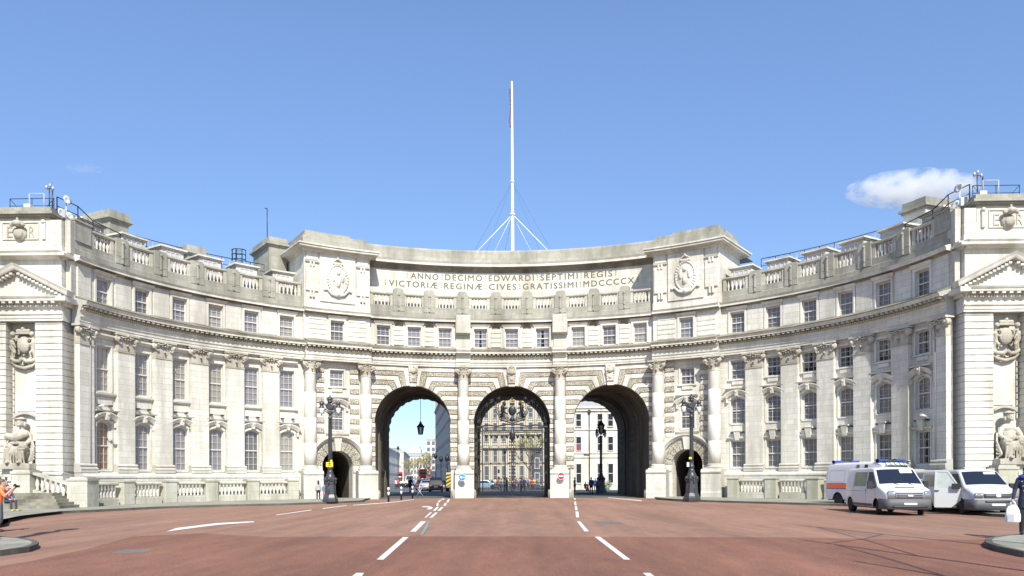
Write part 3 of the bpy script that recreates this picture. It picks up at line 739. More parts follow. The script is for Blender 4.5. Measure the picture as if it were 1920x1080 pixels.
def pilaster(uc, hw, v=.32, left_ret=True):
    p = MB(PC); p.box(uc - hw, uc + hw, -.02, v, 2.62, 9.95)
    o = p.build("pilaster", M['stone'], ARCH)
    b = MB(PC)
    b.sweep([(0, 2.1), (v + .16, 2.1), (v + .16, 2.26), (v + .19, 2.32), (v + .16, 2.40), (v + .08, 2.43), (v + .06, 2.48), (v + .12, 2.54), (v + .1, 2.6), (v + .03, 2.66), (0, 2.66)], uc - hw - .12, uc + hw + .12)
    b.build("base", M['block'], o)
    c = MB(PC); capital(c, uc, v, hw * .97, flat=True); c.build("capital", M['carved'], o)
for sg in (-1, 1):
    for u in PIL_W: pilaster(sg * u, .66)
    pilaster(sg * 34.62, .55 if sg > 0 else .6)
    e = MB(PC); a_, b_ = sorted((sg * (SEC1 - .2), sg * END_U))
    e.sweep([(0, GZ), (.62, GZ), (.62, 1.72), (.66, 1.78), (.66, 1.9), (.56, 2.02), (.3, 2.11), (0, 2.13)], a_, b_)
    e.build("basement_plinth", M['stone'], ARCH)
for u in (-17.06, -12.44, -4.16, 4.16, 12.44, 17.06):
    vc = .48 if abs(u) < 5 else .52
    p = MB(PC)
    p.lathe([(.5, 2.72), (.5, 4.49), (.49, 4.5), (.5, 4.51), (.487, 6.49), (.478, 6.5), (.487, 6.51), (.462, 8.49), (.453, 8.5), (.462, 8.51), (.44, 9.8), (.46, 9.84), (.46, 9.9)], (u, vc, 0), 24)
    o = p.build("column", M['column'], ARCH)
    b = MB(PC); b.box(u - .68, u + .68, -.05, vc + .68, 2.3, 2.42)
    b.lathe([(.66, 2.42), (.69, 2.47), (.66, 2.53), (.58, 2.55), (.56, 2.59), (.6, 2.63), (.58, 2.68), (.52, 2.72)], (u, vc, 0), 24)
    b.build("base", M['stone_plain'], o)
    c = MB(PC); capital(c, u, vc, .47); c.build("capital", M['carved'], o)
    d = MB(PC); hw = .82 if abs(u) < 5 else .84
    d.sweep([(-.1, GZ), (vc + .80, GZ), (vc + .80, .5), (vc + .74, .56), (vc + .74, 1.95), (vc + .80, 2.0), (vc + .84, 2.1), (vc + .76, 2.2), (vc + .70, 2.3), (-.1, 2.31)], u - hw, u + hw)
    d.build("pedestal", M['stone'], o)
# low stone guards at the pier corners
for u in (-5.05, -3.3, 3.3, 5.05, -11.55, 11.55):
    g_ = MB(PC); g_.lathe([(.2, GZ), (.2, .5), (.16, .66), (.06, .74)], (u, .9 if abs(u) < 6 else 1.0, 0), 10)
    g_.build("corner_guard", M['weathered'], ARCH)
# pier jamb blocks under the springing, filling between pedestal and opening
j = MB(PC)
for x0, x1 in ((-5.18, -4.98), (-3.34, -3.25), (3.25, 3.34), (4.98, 5.18), (-12.2, -11.63), (11.63, 12.2)):
    j.box(x0, x1, -.3, .06, GZ, 2.4)
j.build("jamb", M['stone'], ARCH)

# ---------------------------------------------------------------- sections: rustication and doorways
for sg in (-1, 1):
    uc = sg * 14.74; ve, sm = MB(PC), MB(PC)
    z = 4.9; k = 0
    while z < ENT_B - .2:
        for x0, x1 in ((uc - 1.82, uc - 1.05), (uc + 1.05, uc + 1.82)):
            (ve if k % 2 else sm).cbox(x0, x1, 0, .20 if k % 2 else .13, z + .02, min(z + .385, ENT_B - .03), .03)
        z += .405; k += 1
    for x0, x1 in ((uc - 2.3, uc - 1.27), (uc + 1.27, uc + 2.3)):
        sm.box(x0, x1, 0, .22, GZ, 2.1); sm.sweep([(0, 2.1), (.26, 2.12), (.3, 2.2), (.3, 2.6), (.22, 2.68), (0, 2.7)], x0 + (.0), x1)
    N_ = 11
    for i in range(N_):
        a0, a1 = pi * (i + .04) / N_, pi * (i + .96) / N_
        if i == N_ // 2: continue
        r0, r1 = 1.25, 1.98
        P = [(uc + r0 * cos(a0), 2.7 + r0 * sin(a0)), (uc + r1 * cos(a0), 2.7 + r1 * sin(a0)), (uc + r1 * cos((a0 + a1) / 2), 2.7 + r1 * sin((a0 + a1) / 2)), (uc + r1 * cos(a1), 2.7 + r1 * sin(a1)), (uc + r0 * cos(a1), 2.7 + r0 * sin(a1)), (uc + r0 * cos((a0 + a1) / 2), 2.7 + r0 * sin((a0 + a1) / 2))]
        ve.poly([(x, .24, zz) for x, zz in P])
        for q in range(6): ve.quad((P[q][0], -.2, P[q][1]), (P[(q + 1) % 6][0], -.2, P[(q + 1) % 6][1]), (P[(q + 1) % 6][0], .24, P[(q + 1) % 6][1]), (P[q][0], .24, P[q][1]))
    sm.poly([(uc - .2, .38, 3.9), (uc + .2, .38, 3.9), (uc + .33, .44, 5.0), (uc - .33, .44, 5.0)])
    for q in (-1, 1): sm.quad((uc + q * .2, 0, 3.9), (uc + q * .2, .38, 3.9), (uc + q * .33, .44, 5.0), (uc + q * .33, 0, 5.0))
    sm.quad((uc - .2, 0, 3.9), (uc + .2, 0, 3.9), (uc + .2, .38, 3.9), (uc - .2, .38, 3.9))
    sm.sweepU(arcpts(uc, 2.1, 2.75, 28, 152, 20)[::-1], [(0, 0), (0, .3), (.1, .42), (.2, .55), (.27, .55), (.27, 0)])
    for q in (-1, 1): sm.cbox(uc + q * 1.98 - .16, uc + q * 1.98 + .16, 0, .4, 3.45, 3.85, .03)
    sm.sweep([(0, 5.2), (.2, 5.24), (.26, 5.34), (0, 5.4)], uc - .95, uc + .95)
    ve.build("vermiculated_stonework", M['verm'], ARCH); sm.build("doorway_surround", M['stone_plain'], ARCH)

# ---------------------------------------------------------------- roof parapet with balusters
BAL = [(.05, 0), (.075, .03), (.05, .08), (.045, .12), (.085, .26), (.08, .36), (.045, .50), (.04, .56), (.065, .60), (.045, .64), (.06, .70), (.065, .74)]
def balusters(mb, u0, u1, n, v, z0, h, s=1.0, seg=8):
    for i in range(n):
        u = u0 + (u1 - u0) * (i + .5) / n
        mb.lathe([(r * s, q / .74 * h) for r, q in BAL], (u, v, z0), seg)
def parapet(us_open, us_pier, u0, u1):
    b = MB(PC); b.sweep([(-.4, 15.2), (.0, 15.2), (.0, 15.62), (-.05, 15.66), (-.05, 16.12), (-.4, 16.12)], u0, u1); b.build("parapet_base", M['weathered'], ARCH)
    for u in us_pier:
        p = MB(PC); p.cbox(u - .5, u + .5, -.5, .03, 16.12, 17.2, .02); (p.box(u - .4, u + .4, -.42, -.0, 17.2, 17.46), p.box(u - .3, u + .3, -.4, -.03, 17.46, 17.56)) if abs(u) < 12 else p.box(u - .42, u + .42, -.42, 0, 17.2, 17.3)
        p.box(u - .5, u + .5, -.4, .02, 15.66, 16.115)
        p.cbox(u - .075, u + .075, 0, .12, 16.0, 17.0, .03); p.ball((u, .08, 17.0), .11, 7, 5); p.box(u - .05, u + .05, 0, .1, 15.7, 15.98)
        p.build("parapet_pier", M['weathered'], ARCH)
    for u, hw in us_open:
        r = MB(PC); r.sweep([(-.38, 16.98), (-.06, 16.98), (-.0, 17.06), (-.0, 17.17), (-.38, 17.2)], u - hw, u + hw)
        for q in (-1, 1): r.box(u + q * (hw - .12) - .12, u + q * (hw - .12) + .12, -.36, -.07, 16.12, 16.98)
        o = r.build("parapet_rail", M['lichen'], ARCH)
        m_ = MB(PC); balusters(m_, u - hw + .22, u + hw - .22, 5, -.22, 16.12, .86, 1.15); m_.build("balusters", M['stone_plain'], o)
pc = [-9.56, -6.97, -4.16, -1.33, 1.33, 4.16, 6.97, 9.56]
parapet([(u, .9) for u in (-8.27, -5.56, -2.74, 0, 2.74, 5.56, 8.27)] + [(-10.98, .95), (10.98, .95)], pc, -SEC0, SEC0)
for sg in (-1, 1):
    prs = [sg * u for u in PIL_W]
    ops = [(sg * u, .9) for u in WIN_W[1:]] + [(sg * 18.6, 1.0)]
    a_, b_ = sorted((sg * SEC1, sg * 35.2)); parapet(ops, prs, a_, b_)
    p = MB(PC); a_, b_ = sorted((sg * 33.9, sg * 35.2)); p.box(a_, b_, -.5, .03, 16.12, 17.3); p.box(a_ - .04, b_ + .04, -.5, .09, 17.3, 17.42); p.build("parapet_pier", M['weathered'], ARCH)

# ---------------------------------------------------------------- attic: inscription wall and two carved blocks
at_ = MB(PC); at_.sweep([(-1.0, 15.2), (-1.0, 19.6)], -SEC0, SEC0, caps=False); at_.build("inscription_wall", M['stone'], ARCH)
at_ = MB(PC); at_.sweep([(-1.3, 19.55), (-.96, 19.55), (-.9, 19.68), (-.8, 19.75), (-.42, 19.82), (-.42, 20.0), (-.32, 20.16), (-1.0, 20.26), (-1.3, 20.26)], -SEC0, SEC0)
at_.build("attic_cornice", M['stone_plain'], ARCH)
at_ = MB(PC); at_.sweep([(-.995, 19.4), (-.955, 19.545), (-.895, 19.675), (-.795, 19.744), (-.425, 19.814)], -SEC0, SEC0, caps=False); at_.build("soffit_shade", M['shade_weather'], ARCH)  # dark strip paints shade below the attic cornice
at_ = MB(PC); at_.sweep([(-1.9, 20.2), (-.95, 20.2), (-.95, 21.25), (-1.0, 21.36), (-1.9, 21.36)], -SEC0, SEC0); at_.build("attic_parapet", M['weathered'], ARCH)
for sg in (-1, 1):
    def S(u0, u1): return (min(sg * u0, sg * u1), max(sg * u0, sg * u1))
    a0, a1 = S(SEC0 + .05, SEC1 - .0); V = .45; VB = -4.2
    b = MB(PC); b.box(a0, a1, VB, V, 15.2, 19.7)
    b.box(a0 - .04, a1 + .04, VB, V + .05, 15.2, 15.75)
    b.cbox(*S(13.3, 16.25), V - .1, V + .14, 15.75, 19.6, .03)
    for x0, x1 in ((12.16, 13.2), (16.35, 17.4)):
        c0, c1 = S(x0, x1)
        b.cbox(c0, c1, V - .1, V + .12, 16.5, 18.62, .03); b.box(c0 + .05, c1 - .05, V - .1, V + .08, 18.98, 19.6)
        b.sweep([(V, 18.78), (V + .16, 18.8), (V + .2, 18.92), (V, 18.98)], c0 - .03, c1 + .03)
        m_ = (c0 + c1) / 2
        for dx_ in (-.13, .13): b.cbox(m_ + dx_ - .08, m_ + dx_ + .08, V, V + .2, 18.42, 18.8, .03); b.cbox(m_ + dx_ - .08, m_ + dx_ + .08, V, V + .17, 16.0, 16.5, .03)
    blk = b.build("attic_block", M['stone'], ARCH)
    c = MB(PC)
    for dz0, dz1, e in ((19.6, 19.72, .1), (19.72, 19.82, .22), (19.82, 19.98, .6), (19.98, 20.1, .68)): c.box(a0 - e, a1 + e, VB - e, V + e + .08, dz0, dz1 - .002)
    c.build("block_cornice", M['stone_plain'], blk)
    c = MB(PC); c.box(a0 - .05, a1 + .05, VB, V - .1, 20.1, 20.9); c.box(a0 + .15, a1 - .2, VB, V - .25, 20.9, 21.2)
    c.box(*S(13.6, 17.3), VB, V - .4, 21.2, 21.4)
    c.build("block_parapet", M['weathered'], blk)
    # oval crowned shield with garland
    uc = sg * 14.78; z0 = 17.62; vv = V + .14; o = MB(PC)
    for i in range(30):
        t = 2 * pi * i / 30; o.ball((uc + .80 * cos(t), vv + .06, z0 + 1.12 * sin(t)), .115, 6, 4)
    o.lathe([(.70, vv - .02), (.66, vv + .10), (.4, vv + .16), (.001, vv + .18)], (uc, 0, z0), 20, 'y', sy=1.45)
    for q in (-1, 1):
        o.tube([(uc, vv + .1, z0 - 1.32), (uc + q * .5, vv + .12, z0 - 1.22), (uc + q * .9, vv + .08, z0 - .85), (uc + q * 1.12, vv + .05, z0 - .98)], [.16, .13, .11, .08], 6)
        o.ball((uc + q * 1.1, vv + .05, z0 - .9), .13, 6, 4)
        o.tube([(uc + q * .3, vv + .1, z0 + 1.2), (uc + q * .36, vv + .12, z0 + 1.42), (uc, vv + .12, z0 + 1.62)], .07, 5)
        o.ball((uc + q * .36, vv + .16, z0 + .1), .16, 6, 4, sz=2.4)
    for k in range(5): o.ball((uc - .34 + .17 * k, vv + .1, z0 + 1.24), .12, 6, 4)
    o.ball((uc, vv + .13, z0 + 1.66), .1, 6, 4); o.ball((uc, vv + .14, z0 + .5), .2, 6, 5); o.ball((uc, vv + .16, z0 - .3), .22, 6, 5, sz=1.7); o.ball((uc, vv + .16, z0 - 1.2), .2, 6, 5)
    sculpt(o, "oval_shield", M['stone_plain'], blk, .035, 1)
def text_mesh(body, name, mp, u0, u1, z0, z1, v, mat, parent, spacing=1.0, straight=False):
    cu = bpy.data.curves.new(name, 'FONT'); cu.body = body; cu.align_x = 'LEFT'; cu.space_character = spacing; cu.resolution_u = 3; cu.offset = 0
    o = bpy.data.objects.new(name, cu); COL.objects.link(o); dg = bpy.context.evaluated_depsgraph_get(); dg.update()
    me = bpy.data.meshes.new_from_object(o.evaluated_get(dg)); bpy.data.objects.remove(o); bpy.data.curves.remove(cu)
    xs = [w.co.x for w in me.vertices]; ys = [w.co.y for w in me.vertices if True]
    x0, x1 = min(xs), max(xs); capmin, capmax = 0.0, max(ys)
    for w in me.vertices:
        w.co = Vector(mp(u0 + (w.co.x - x0) / (x1 - x0) * (u1 - u0), v, z0 + (w.co.y - capmin) / (capmax - capmin) * (z1 - z0)))
    me.materials.clear(); me.materials.append(mat)
    o = bpy.data.objects.new(name, me); COL.objects.link(o); o.parent = parent
    return o
def ins_line(words, u0, u1, z0, z1):
    # letters cut word by word with triple-dot stops between them
    o = text_mesh("\u00a0".join(words), "inscription_line", PC, u0 + .25, u1 - .25, z0, z1, -.994, M['bronze_letters'], ARCH, 1.32)
    return o
L1 = ["ANNO", "DECIMO", "EDWARDI", "SEPTIMI", "REGIS"]
L2 = ["VICTORI\u00c6", "REGIN\u00c6", "CIVES", "GRATISSIMI", "MDCCCCX"]
for words, u0, u1, z0, z1 in ((L1, -8.85, 8.92, 18.72, 19.22), (L2, -10.65, 10.72, 17.98, 18.48)):
    wts = [sum({'I': .34, 'M': 1.15, 'W': 1.3, '\u00c6': 1.35, 'E': .82, 'S': .84, 'T': .85}.get(c, 1.0) for c in w_) for w_ in words]
    gap = .82; tot = sum(wts) + gap * (len(words) + 1) * .9; k = (u1 - u0) / tot; u = u0
    dots = MB(PC)
    def stop(x):
        for t in range(3): dots.quad((x - .045, -.993, z0 + .05 + t * .17), (x + .045, -.993, z0 + .05 + t * .17), (x + .045, -.993, z0 + .13 + t * .17), (x - .045, -.993, z0 + .13 + t * .17))
    stop(u + gap * .3 * k); u += gap * .9 * k
    for w_, wt in zip(words, wts):
        ws = [text_mesh(w_, "inscription_word", PC, u + du, u + wt * k - .12 + du, z0 + dz, z1 + dz, -.993 + dv, M['bronze_letters'], ARCH, 1.25) for du, dz, dv in ((0, 0, 0), (.03, 0, .001), (.015, .022, .002))]
        import bmesh
        bm = bmesh.new(); [bm.from_mesh(q_.data) for q_ in ws]; bm.to_mesh(ws[0].data); bm.free(); [bpy.data.objects.remove(q_) for q_ in ws[1:]]
        u += wt * k; stop(u + gap * .40 * k); u += gap * .9 * k
    dots.build("inscription_stops", M['bronze_letters'], ARCH)

# ---------------------------------------------------------------- roofs, dormers, chimneys
r = MB(PC)
for sg in (-1, 1):
    a_, b_ = sorted((sg * SEC1, sg * 35.4)); r.sweep([(-.4, 15.9), (-2.6, 16.2), (-4.2, 18.3), (-8.5, 18.4), (-10.6, 16.3)], a_, b_)
r.build("wing_roof", M['lead'], ARCH)
r = MB(PC); r.sweep([(-.4, 16.0), (-1.0, 16.0)], -SEC0, SEC0, caps=False)
r.sweep([(-1.3, 20.25), (-8, 20.3)], -17.4, 17.4, caps=False); r.build("centre_roof", M['lead'], ARCH)
r = MB(PW)   # roof between curve and straight rear wall
pts = [PC(u, -8, 20.3) for u in (-14, -10, -6, -2, 2, 6, 10, 14)]; pts += [rear(13.4, 20.3), rear(-13.4, 20.3)]; r.poly(pts); r.build("centre_roof", M['lead'], ARCH)
for sg in (-1, 1):
    for k, u in enumerate(WIN_W):
        u *= sg; d = MB(PC); vf = -.8
        d.box(u - .8, u + .8, vf - 1.6, vf, 15.9, 17.85)
        o = d.build("dormer", M['stone_plain'], ARCH)
        d = MB(PC); d.box(u - .88, u + .88, vf - 1.6, vf + .1, 17.85, 17.93); d.box(u - .98, u + .98, vf - 1.6, vf + .2, 17.932, 18.05); d.build("dormer_roof", M['stone_plain'], o)
        d = MB(PC); d.quad((u - .5, vf + .01, 16.2), (u + .5, vf + .01, 16.2), (u + .5, vf + .01, 17.7), (u - .5, vf + .01, 17.7)); w_ = d.build("dormer_window", M['net'], o)
        d = MB(PC)
        for q in (-.52, -.17, .17, .52): d.box(u + q - .03, u + q + .03, vf + .01, vf + .05, 16.15, 17.75)
        for z in (16.3, 17.1, 17.7): d.box(u - .52, u + .52, vf + .01, vf + .045, z - .03, z + .03)
        d.build("sash_frame", M['white_paint'], w_)
def chimney(u0, u1, v0, v1, z0, z1, parent=ARCH, mat='weathered'):
    c = MB(PC); c.box(u0, u1, v0, v1, z0, z1 - .75)
    o = c.build("chimney", M[mat], parent)
    c = MB(PC); c.box(u0 - .1, u1 + .1, v0 - .1, v1 + .1, z1 - .75, z1 - .62); c.box(u0 - .22, u1 + .22, v0 - .22, v1 + .22, z1 - .62, z1 - .48); c.box(u0 - .05, u1 + .05, v0 - .05, v1 + .05, z1 - .48, z1)
    c.build("chimney_cap", M['weathered'], o); return o
chimney(-30.35, -29.1, -5.2, -2.6, 16.5, 20.05); chimney(29.45, 30.9, -5.2, -2.6, 16.5, 19.95, mat='stone')
chimney(-24.6, -23.4, -4.8, -3.6, 16.5, 19.5)
chimney(-19.0, -17.7, -7.0, -3.2, 16.5, 21.4)

# ---------------------------------------------------------------- end pavilions
for sg in (-1, 1):
    mp = PPAV(sg); H = 2.52; NW = .88; LB = -11.0
    b = MB(mp)
    # body around the niche
    for x0, x1 in ((-H + .04, -NW - .04), (NW + .04, H - .04)): b.box(x0, x1, LB, -.07, GZ, 11.1)
    b.box(-NW - .3, NW + .3, LB, -.62, GZ, 11.09); b.box(-H + .02, H - .02, LB, 0, 12.5, 14.8)
    b.box(-NW, NW, -.62, -.07, GZ, 2.2)
    body = b.build("pavilion", M['stone'], ARCH)
    c = MB(mp); z = 2.16
    while z < 10.95:
        for x0, x1 in ((-H, -NW - .0), (NW + .0, H)): c.cbox(x0, x1, -1.2, 0, z + .018, min(z + .362, 11.06), .02)
        z += .38
    for x0, x1 in ((-H - .08, -NW - .1), (NW + .1, H + .08)): c.box(x0, x1, -1.3, .1, GZ, 1.95); c.sweep([(-1.2, 1.95), (.16, 1.97), (.16, 2.08), (0, 2.16)], x0, x1)
    c.build("rusticated_stones", M['stone_plain'], body)
    e = MB(mp); e.sweep(ent_profile(.12), -H - .1, H + .1); e.sweep([(v + .1, z) for v, z in C2], -H - .0, H + .0)
    # cornice returns along the inner side
    for prof, zz in ((ent_profile(.0), 0),):
        pass
    e.build("pavilion_entablature", M['stone_plain'], body)
    ci = MB(PW); xin = sg * (PAV_X - H); q = -sg
    for (e0, e1, z0, z1) in ((0, .12, 11.08, 11.9), (0, .3, 11.95, 12.15), (0, .6, 12.15, 12.42)):
        xs = sorted((xin, xin + q * e1)); ci.box(xs[0], xs[1], PAV_Y - .55 * (e1 > .5) - .1, PAV_Y + 1.6, z0, z1)
    for (e1, z0, z1) in ((.18, 14.74, 14.86), (.42, 14.86, 15.02), (.3, 15.02, 15.2)): xs = sorted((xin, xin + q * e1)); ci.box(xs[0], xs[1], PAV_Y - .44 * (e1 > .4) - .02, PAV_Y + 1.7, z0, z1)
    ci.build("cornice_return", M['stone_plain'], body)
    fl_ = MB(PW); xs = sorted((xin + q * .02, xin + q * .35)); fl_.box(xs[0], xs[1], PAV_Y + .35, PAV_Y + 2.2, 12.5, 14.75); fl_.box(xs[0], xs[1], PAV_Y + .3, PAV_Y + 2.2, 15.2, 17.15); fl_.build("corner_block", M['block'], body)
    # pediment
    pd = MB(mp); hw = H + .62; za, zp = 12.44, 14.05
    pr = [(0, .0), (0, .55), (.08, .60), (.2, .64), (.34, .72), (.34, 0)]
    pd.sweepU([(hw, za), (0, zp), (-hw, za)][::-1], [(-o, v) if False else (o, v) for o, v in pr])
    pd.poly([(-hw, .14, za), (hw, .14, za), (0, .14, zp)])
    n = 14
    for i in range(1, n):
        for s_ in (-1, 1):
            t = i / n; x, z = s_ * hw * (1 - t), za + (zp - za) * t
            pd.box(x - .09, x + .09, .2, .5, z - .2, z - .09)
    pd.build("pediment", M['stone_plain'], body)
    dn = MB(mp); n = 32
    for i in range(n): u = -H + (2 * H) * (i + .5) / n; dn.box(u - .05, u + .05, .2, .34, 11.89, 12.0)
    for i in range(12): u = -H + (2 * H) * (i + .5) / 12; dn.box(u - .1, u + .1, .25, .56, 12.05, 12.165)
    dn.build("dentil_course", M['stone_plain'], body)
    # attic
    a = MB(mp); a.box(-1.75, 1.75, LB, -.1, 15.2, 17.2); a.box(-H, H, LB, -.04, 15.2, 15.6)
    for x0, x1, in ((-H + .02, -1.78), (1.78, H - .02)): a.box(x0, x1, -1.6, -.02, 15.6, 16.25); a.box(x0 + .02, x1 - .02, -1.6, -.05, 16.28, 17.1)
    at2 = a.build("pavilion_attic", M['stone'], body)
    a = MB(mp)
    for e_, z0, z1 in ((.06, 17.2, 17.3), (.2, 17.3, 17.4), (.34, 17.4, 17.56)): a.box(-1.75 - e_, 1.75 + e_, LB, -.1 + e_, z0, z1 - .002)
    a.box(-1.8, 1.8, LB, -.1, 17.56, 17.9); a.build("attic_cornice", M['weathered'], at2)
    a = MB(mp); vv = -.09
    a.sweepU([(-1.1, 15.95), (1.1, 15.95), (1.1, 17.0), (-1.1, 17.0)], [(0, vv), (0, vv + .05), (.06, vv + .05), (.06, vv)], closed=True)
    for q in (-1, 1): a.cbox(q * 1.42 - .1, q * 1.42 + .1, vv, vv + .12, 15.95, 16.95, .03); a.ball((q * 1.42, vv + .1, 16.98), .13, 7, 5)
    a.build("attic_panel", M['stone_plain'], at2)
    a = MB(mp)
    a.ball((0, vv + .05, 16.28), .42, 12, 8, sy=.5); a.ball((0, vv + .2, 16.28), .3, 10, 6, sy=.5)
    for k in range(7): t = pi * k / 6; a.ball((.34 * cos(t), vv + .3, 16.75 + .12 * sin(t)), .13, 7, 5)
    a.ball((0, vv + .3, 16.82), .3, 9, 6, sz=.7); a.ball((0, vv + .3, 17.1), .09, 6, 4)
    sculpt(a, "crown_ornament", M['carved'], at2, .03, 1)
    for ch, x in (("E", -.82), ("R", .5)):
        t = text_mesh(ch, "relief_letter", mp, x, x + .34, 16.1, 16.75, vv + .03, M['carved'], at2)
    # niche: recessed panel, royal arms above, seated figure below
    a = MB(mp)
    a.box(-.58, .58, -.62, -.55, 5.8, 8.3); a.sweepU(segarc(0, 1.25, 5.62, .2), [(0, -.62), (0, -.35), (.13, -.3), (.13, -.62)])
    for q in (-1, 1):
        for k in range(9): a.cbox(q * .78 - .05, q * .78 + .05, -.62, -.5, 5.0 + k * .38, 5.3 + k * .38, .02)
    a.box(-NW, NW, -.62, .35, 1.6, 2.3); a.box(-NW + .1, NW - .1, -.62, .25, 1.2, 1.6)
    a.sweepU(segarc(0, 1.6, 2.3, .35), [(0, -.5), (0, .3), (.16, .36), (.16, -.5)])
    a.build("niche_panel", M['stone_plain'], body)
    a = MB(mp); zc = 9.75
    a.ball((0, -.35, zc), .42, 12, 8, sy=.55, sz=1.2)
    for k in range(6): a.ball((-.32 + .128 * k, -.28, zc + .82), .12, 7, 5)
    a.box(-.4, .4, -.6, -.2, zc + .62, zc + .74); a.ball((0, -.25, zc + .95), .12, 6, 4)
    for q in (-1, 1):   # lion and unicorn: upright supporters
        a.tube([(q * .68, -.4, zc - .72), (q * .6, -.32, zc - .3), (q * .66, -.26, zc + .15), (q * .62, -.28, zc + .5)], [.13, .15, .17, .12], 8)
        a.ball((q * .58, -.2, zc + .62), .16, 8, 6); a.tube([(q * .62, -.26, zc + .3), (q * .42, -.15, zc + .34), (q * .34, -.18, zc + .2)], [.08, .07, .06], 6)
        a.tube([(q * .62, -.26, zc + .08), (q * .44, -.12, zc - .02), (q * .38, -.15, zc - .2)], [.08, .07, .06], 6)
        a.tube([(q * .6, -.3, zc - .3), (q * .46, -.2, zc - .5), (q * .5, -.2, zc - .76)], [.12, .09, .07], 6)
        a.tube([(q * .7, -.35, zc - .4), (q * .84, -.3, zc - .1), (q * .8, -.3, zc + .3)], [.06, .05, .07], 6)
        a.tube([(q * .8, -.4, zc - .8), (q * .5, -.28, zc - .98), (q * .2, -.25, zc - 1.0), (0, -.22, zc - .84)], [.12, .13, .13, .12], 8)
        a.tube([(q * .8, -.42, zc - 1.0), (q * .45, -.36, zc - 1.28), (0, -.36, zc - 1.4)], [.07, .1, .11], 8)
    random.seed(5 + sg)
    for k in range(46):
        x = random.uniform(-.8, .8); z = zc + random.uniform(-1.2, .5); a.ball((x, -.45 + random.uniform(-.05, .06), z), random.uniform(.06, .13), 6, 4)
    sculpt(a, "royal_arms", M['carved'], body, .022, 1)
# seated stone figures
def seated_statue(sg, label):
    mp = PPAV(sg); root = thing("seated_statue", label, "statue", mp(0, .05, 2.3)); root.scale = (1.12, 1.12, 1.22)
    L0 = Vector(mp(0, .1, 1.95))
    a = MB(lambda u, v, z: (u, -v, z)); m = 1
    a.box(-.85, .85, -.5, .55, 0, .28); a.box(-.6, .6, -.55, -.1, .28, 1.1)
    a.ball((0, -.18, 1.35), .36, 12, 8, sy=.8, sz=1.35)        # torso
    a.ball((0, -.2, 1.72), .40, 12, 8, sy=.7, sz=.6)           # shoulders
    a.tube([(0, -.16, 1.95), (0, -.12, 2.12)], .12, 8)
    a.ball((0, -.06, 2.28), .19, 12, 9, sz=1.25)               # head
    a.ball((0, -.14, 2.34), .23, 10, 8, sz=.95)                # hair
    a.ball((0, .14, 2.26), .032, 6, 4, sz=1.6); a.ball((0, .1, 2.15), .07, 8, 5)
    for q in (-1, 1): a.ball((q * .07, .1, 2.34), .05, 6, 4, sz=.6); a.ball((q * .2, -.1, 2.2), .08, 6, 5, sz=1.8)
    a.lathe([(.27, 0), (.29, .03), (.25, .07)], (0, -.08, 2.42), 14)
    for q in (-1, 1):
        a.tube([(q * .2, -.1, 1.02), (q * .34, .32, 1.05), (q * .36, .46, .98)], [.26, .22, .17], 9)     # thighs
        a.tube([(q * .36, .44, 1.0), (q * .32, .42, .6), (q * .3, .46, .32)], [.19, .16, .11], 9)        # shins
        a.ball((q * .3, .56, .33), .12, 7, 5, sy=1.7, sz=.7)
        a.tube([(q * .38, -.16, 1.72), (q * .52, -.02, 1.4), (q * .44, .18, 1.24)], [.15, .13, .1], 8)   # arms
        a.tube([(q * .44, .18, 1.24), (q * .2, .34, 1.26), (q * -.05, .38, 1.3)], [.1, .085, .07], 8)
        for k in range(4): a.tube([(q * .02, .40 + .0 * k, 1.36 - .04 * k), (q * -.12, .42, 1.34 - .045 * k)], .026, 5)
    a.ball((0, .1, .78), .5, 12, 8, sy=.8, sz=.7)
    random.seed(11 + sg)
    for k in range(9):                                          # drapery folds
        x = -.46 + k * .115; a.tube([(x * .8, .36, 1.1), (x * 1.05, .52, .8), (x * 1.2, .5, .3)], [.05, .065, .05], 6)
    for k in range(5): a.tube([(-.62 + .02 * k, -.1, 1.5 - .2 * k), (-.75, .1, 1.1 - .2 * k), (-.6, .3, .5)], .05, 6); a.tube([(.5, -.1, 1.6 - .2 * k), (.78, .05, 1.1 - .15 * k), (.66, .3, .4)], .05, 6)
    if sg < 0: a.tube([(-.5, .38, 1.62), (0, .36, 1.5), (.5, .1, 1.75)], [.16, .2, .14], 8)
    sculpt(a, "figure", M['carved'], root, .02, 1)
seated_statue(-1, "seated draped stone figure in the niche beside the steps, arms crossed high")
seated_statue(1, "seated stone figure in the niche behind the parked vans, hands on lap")
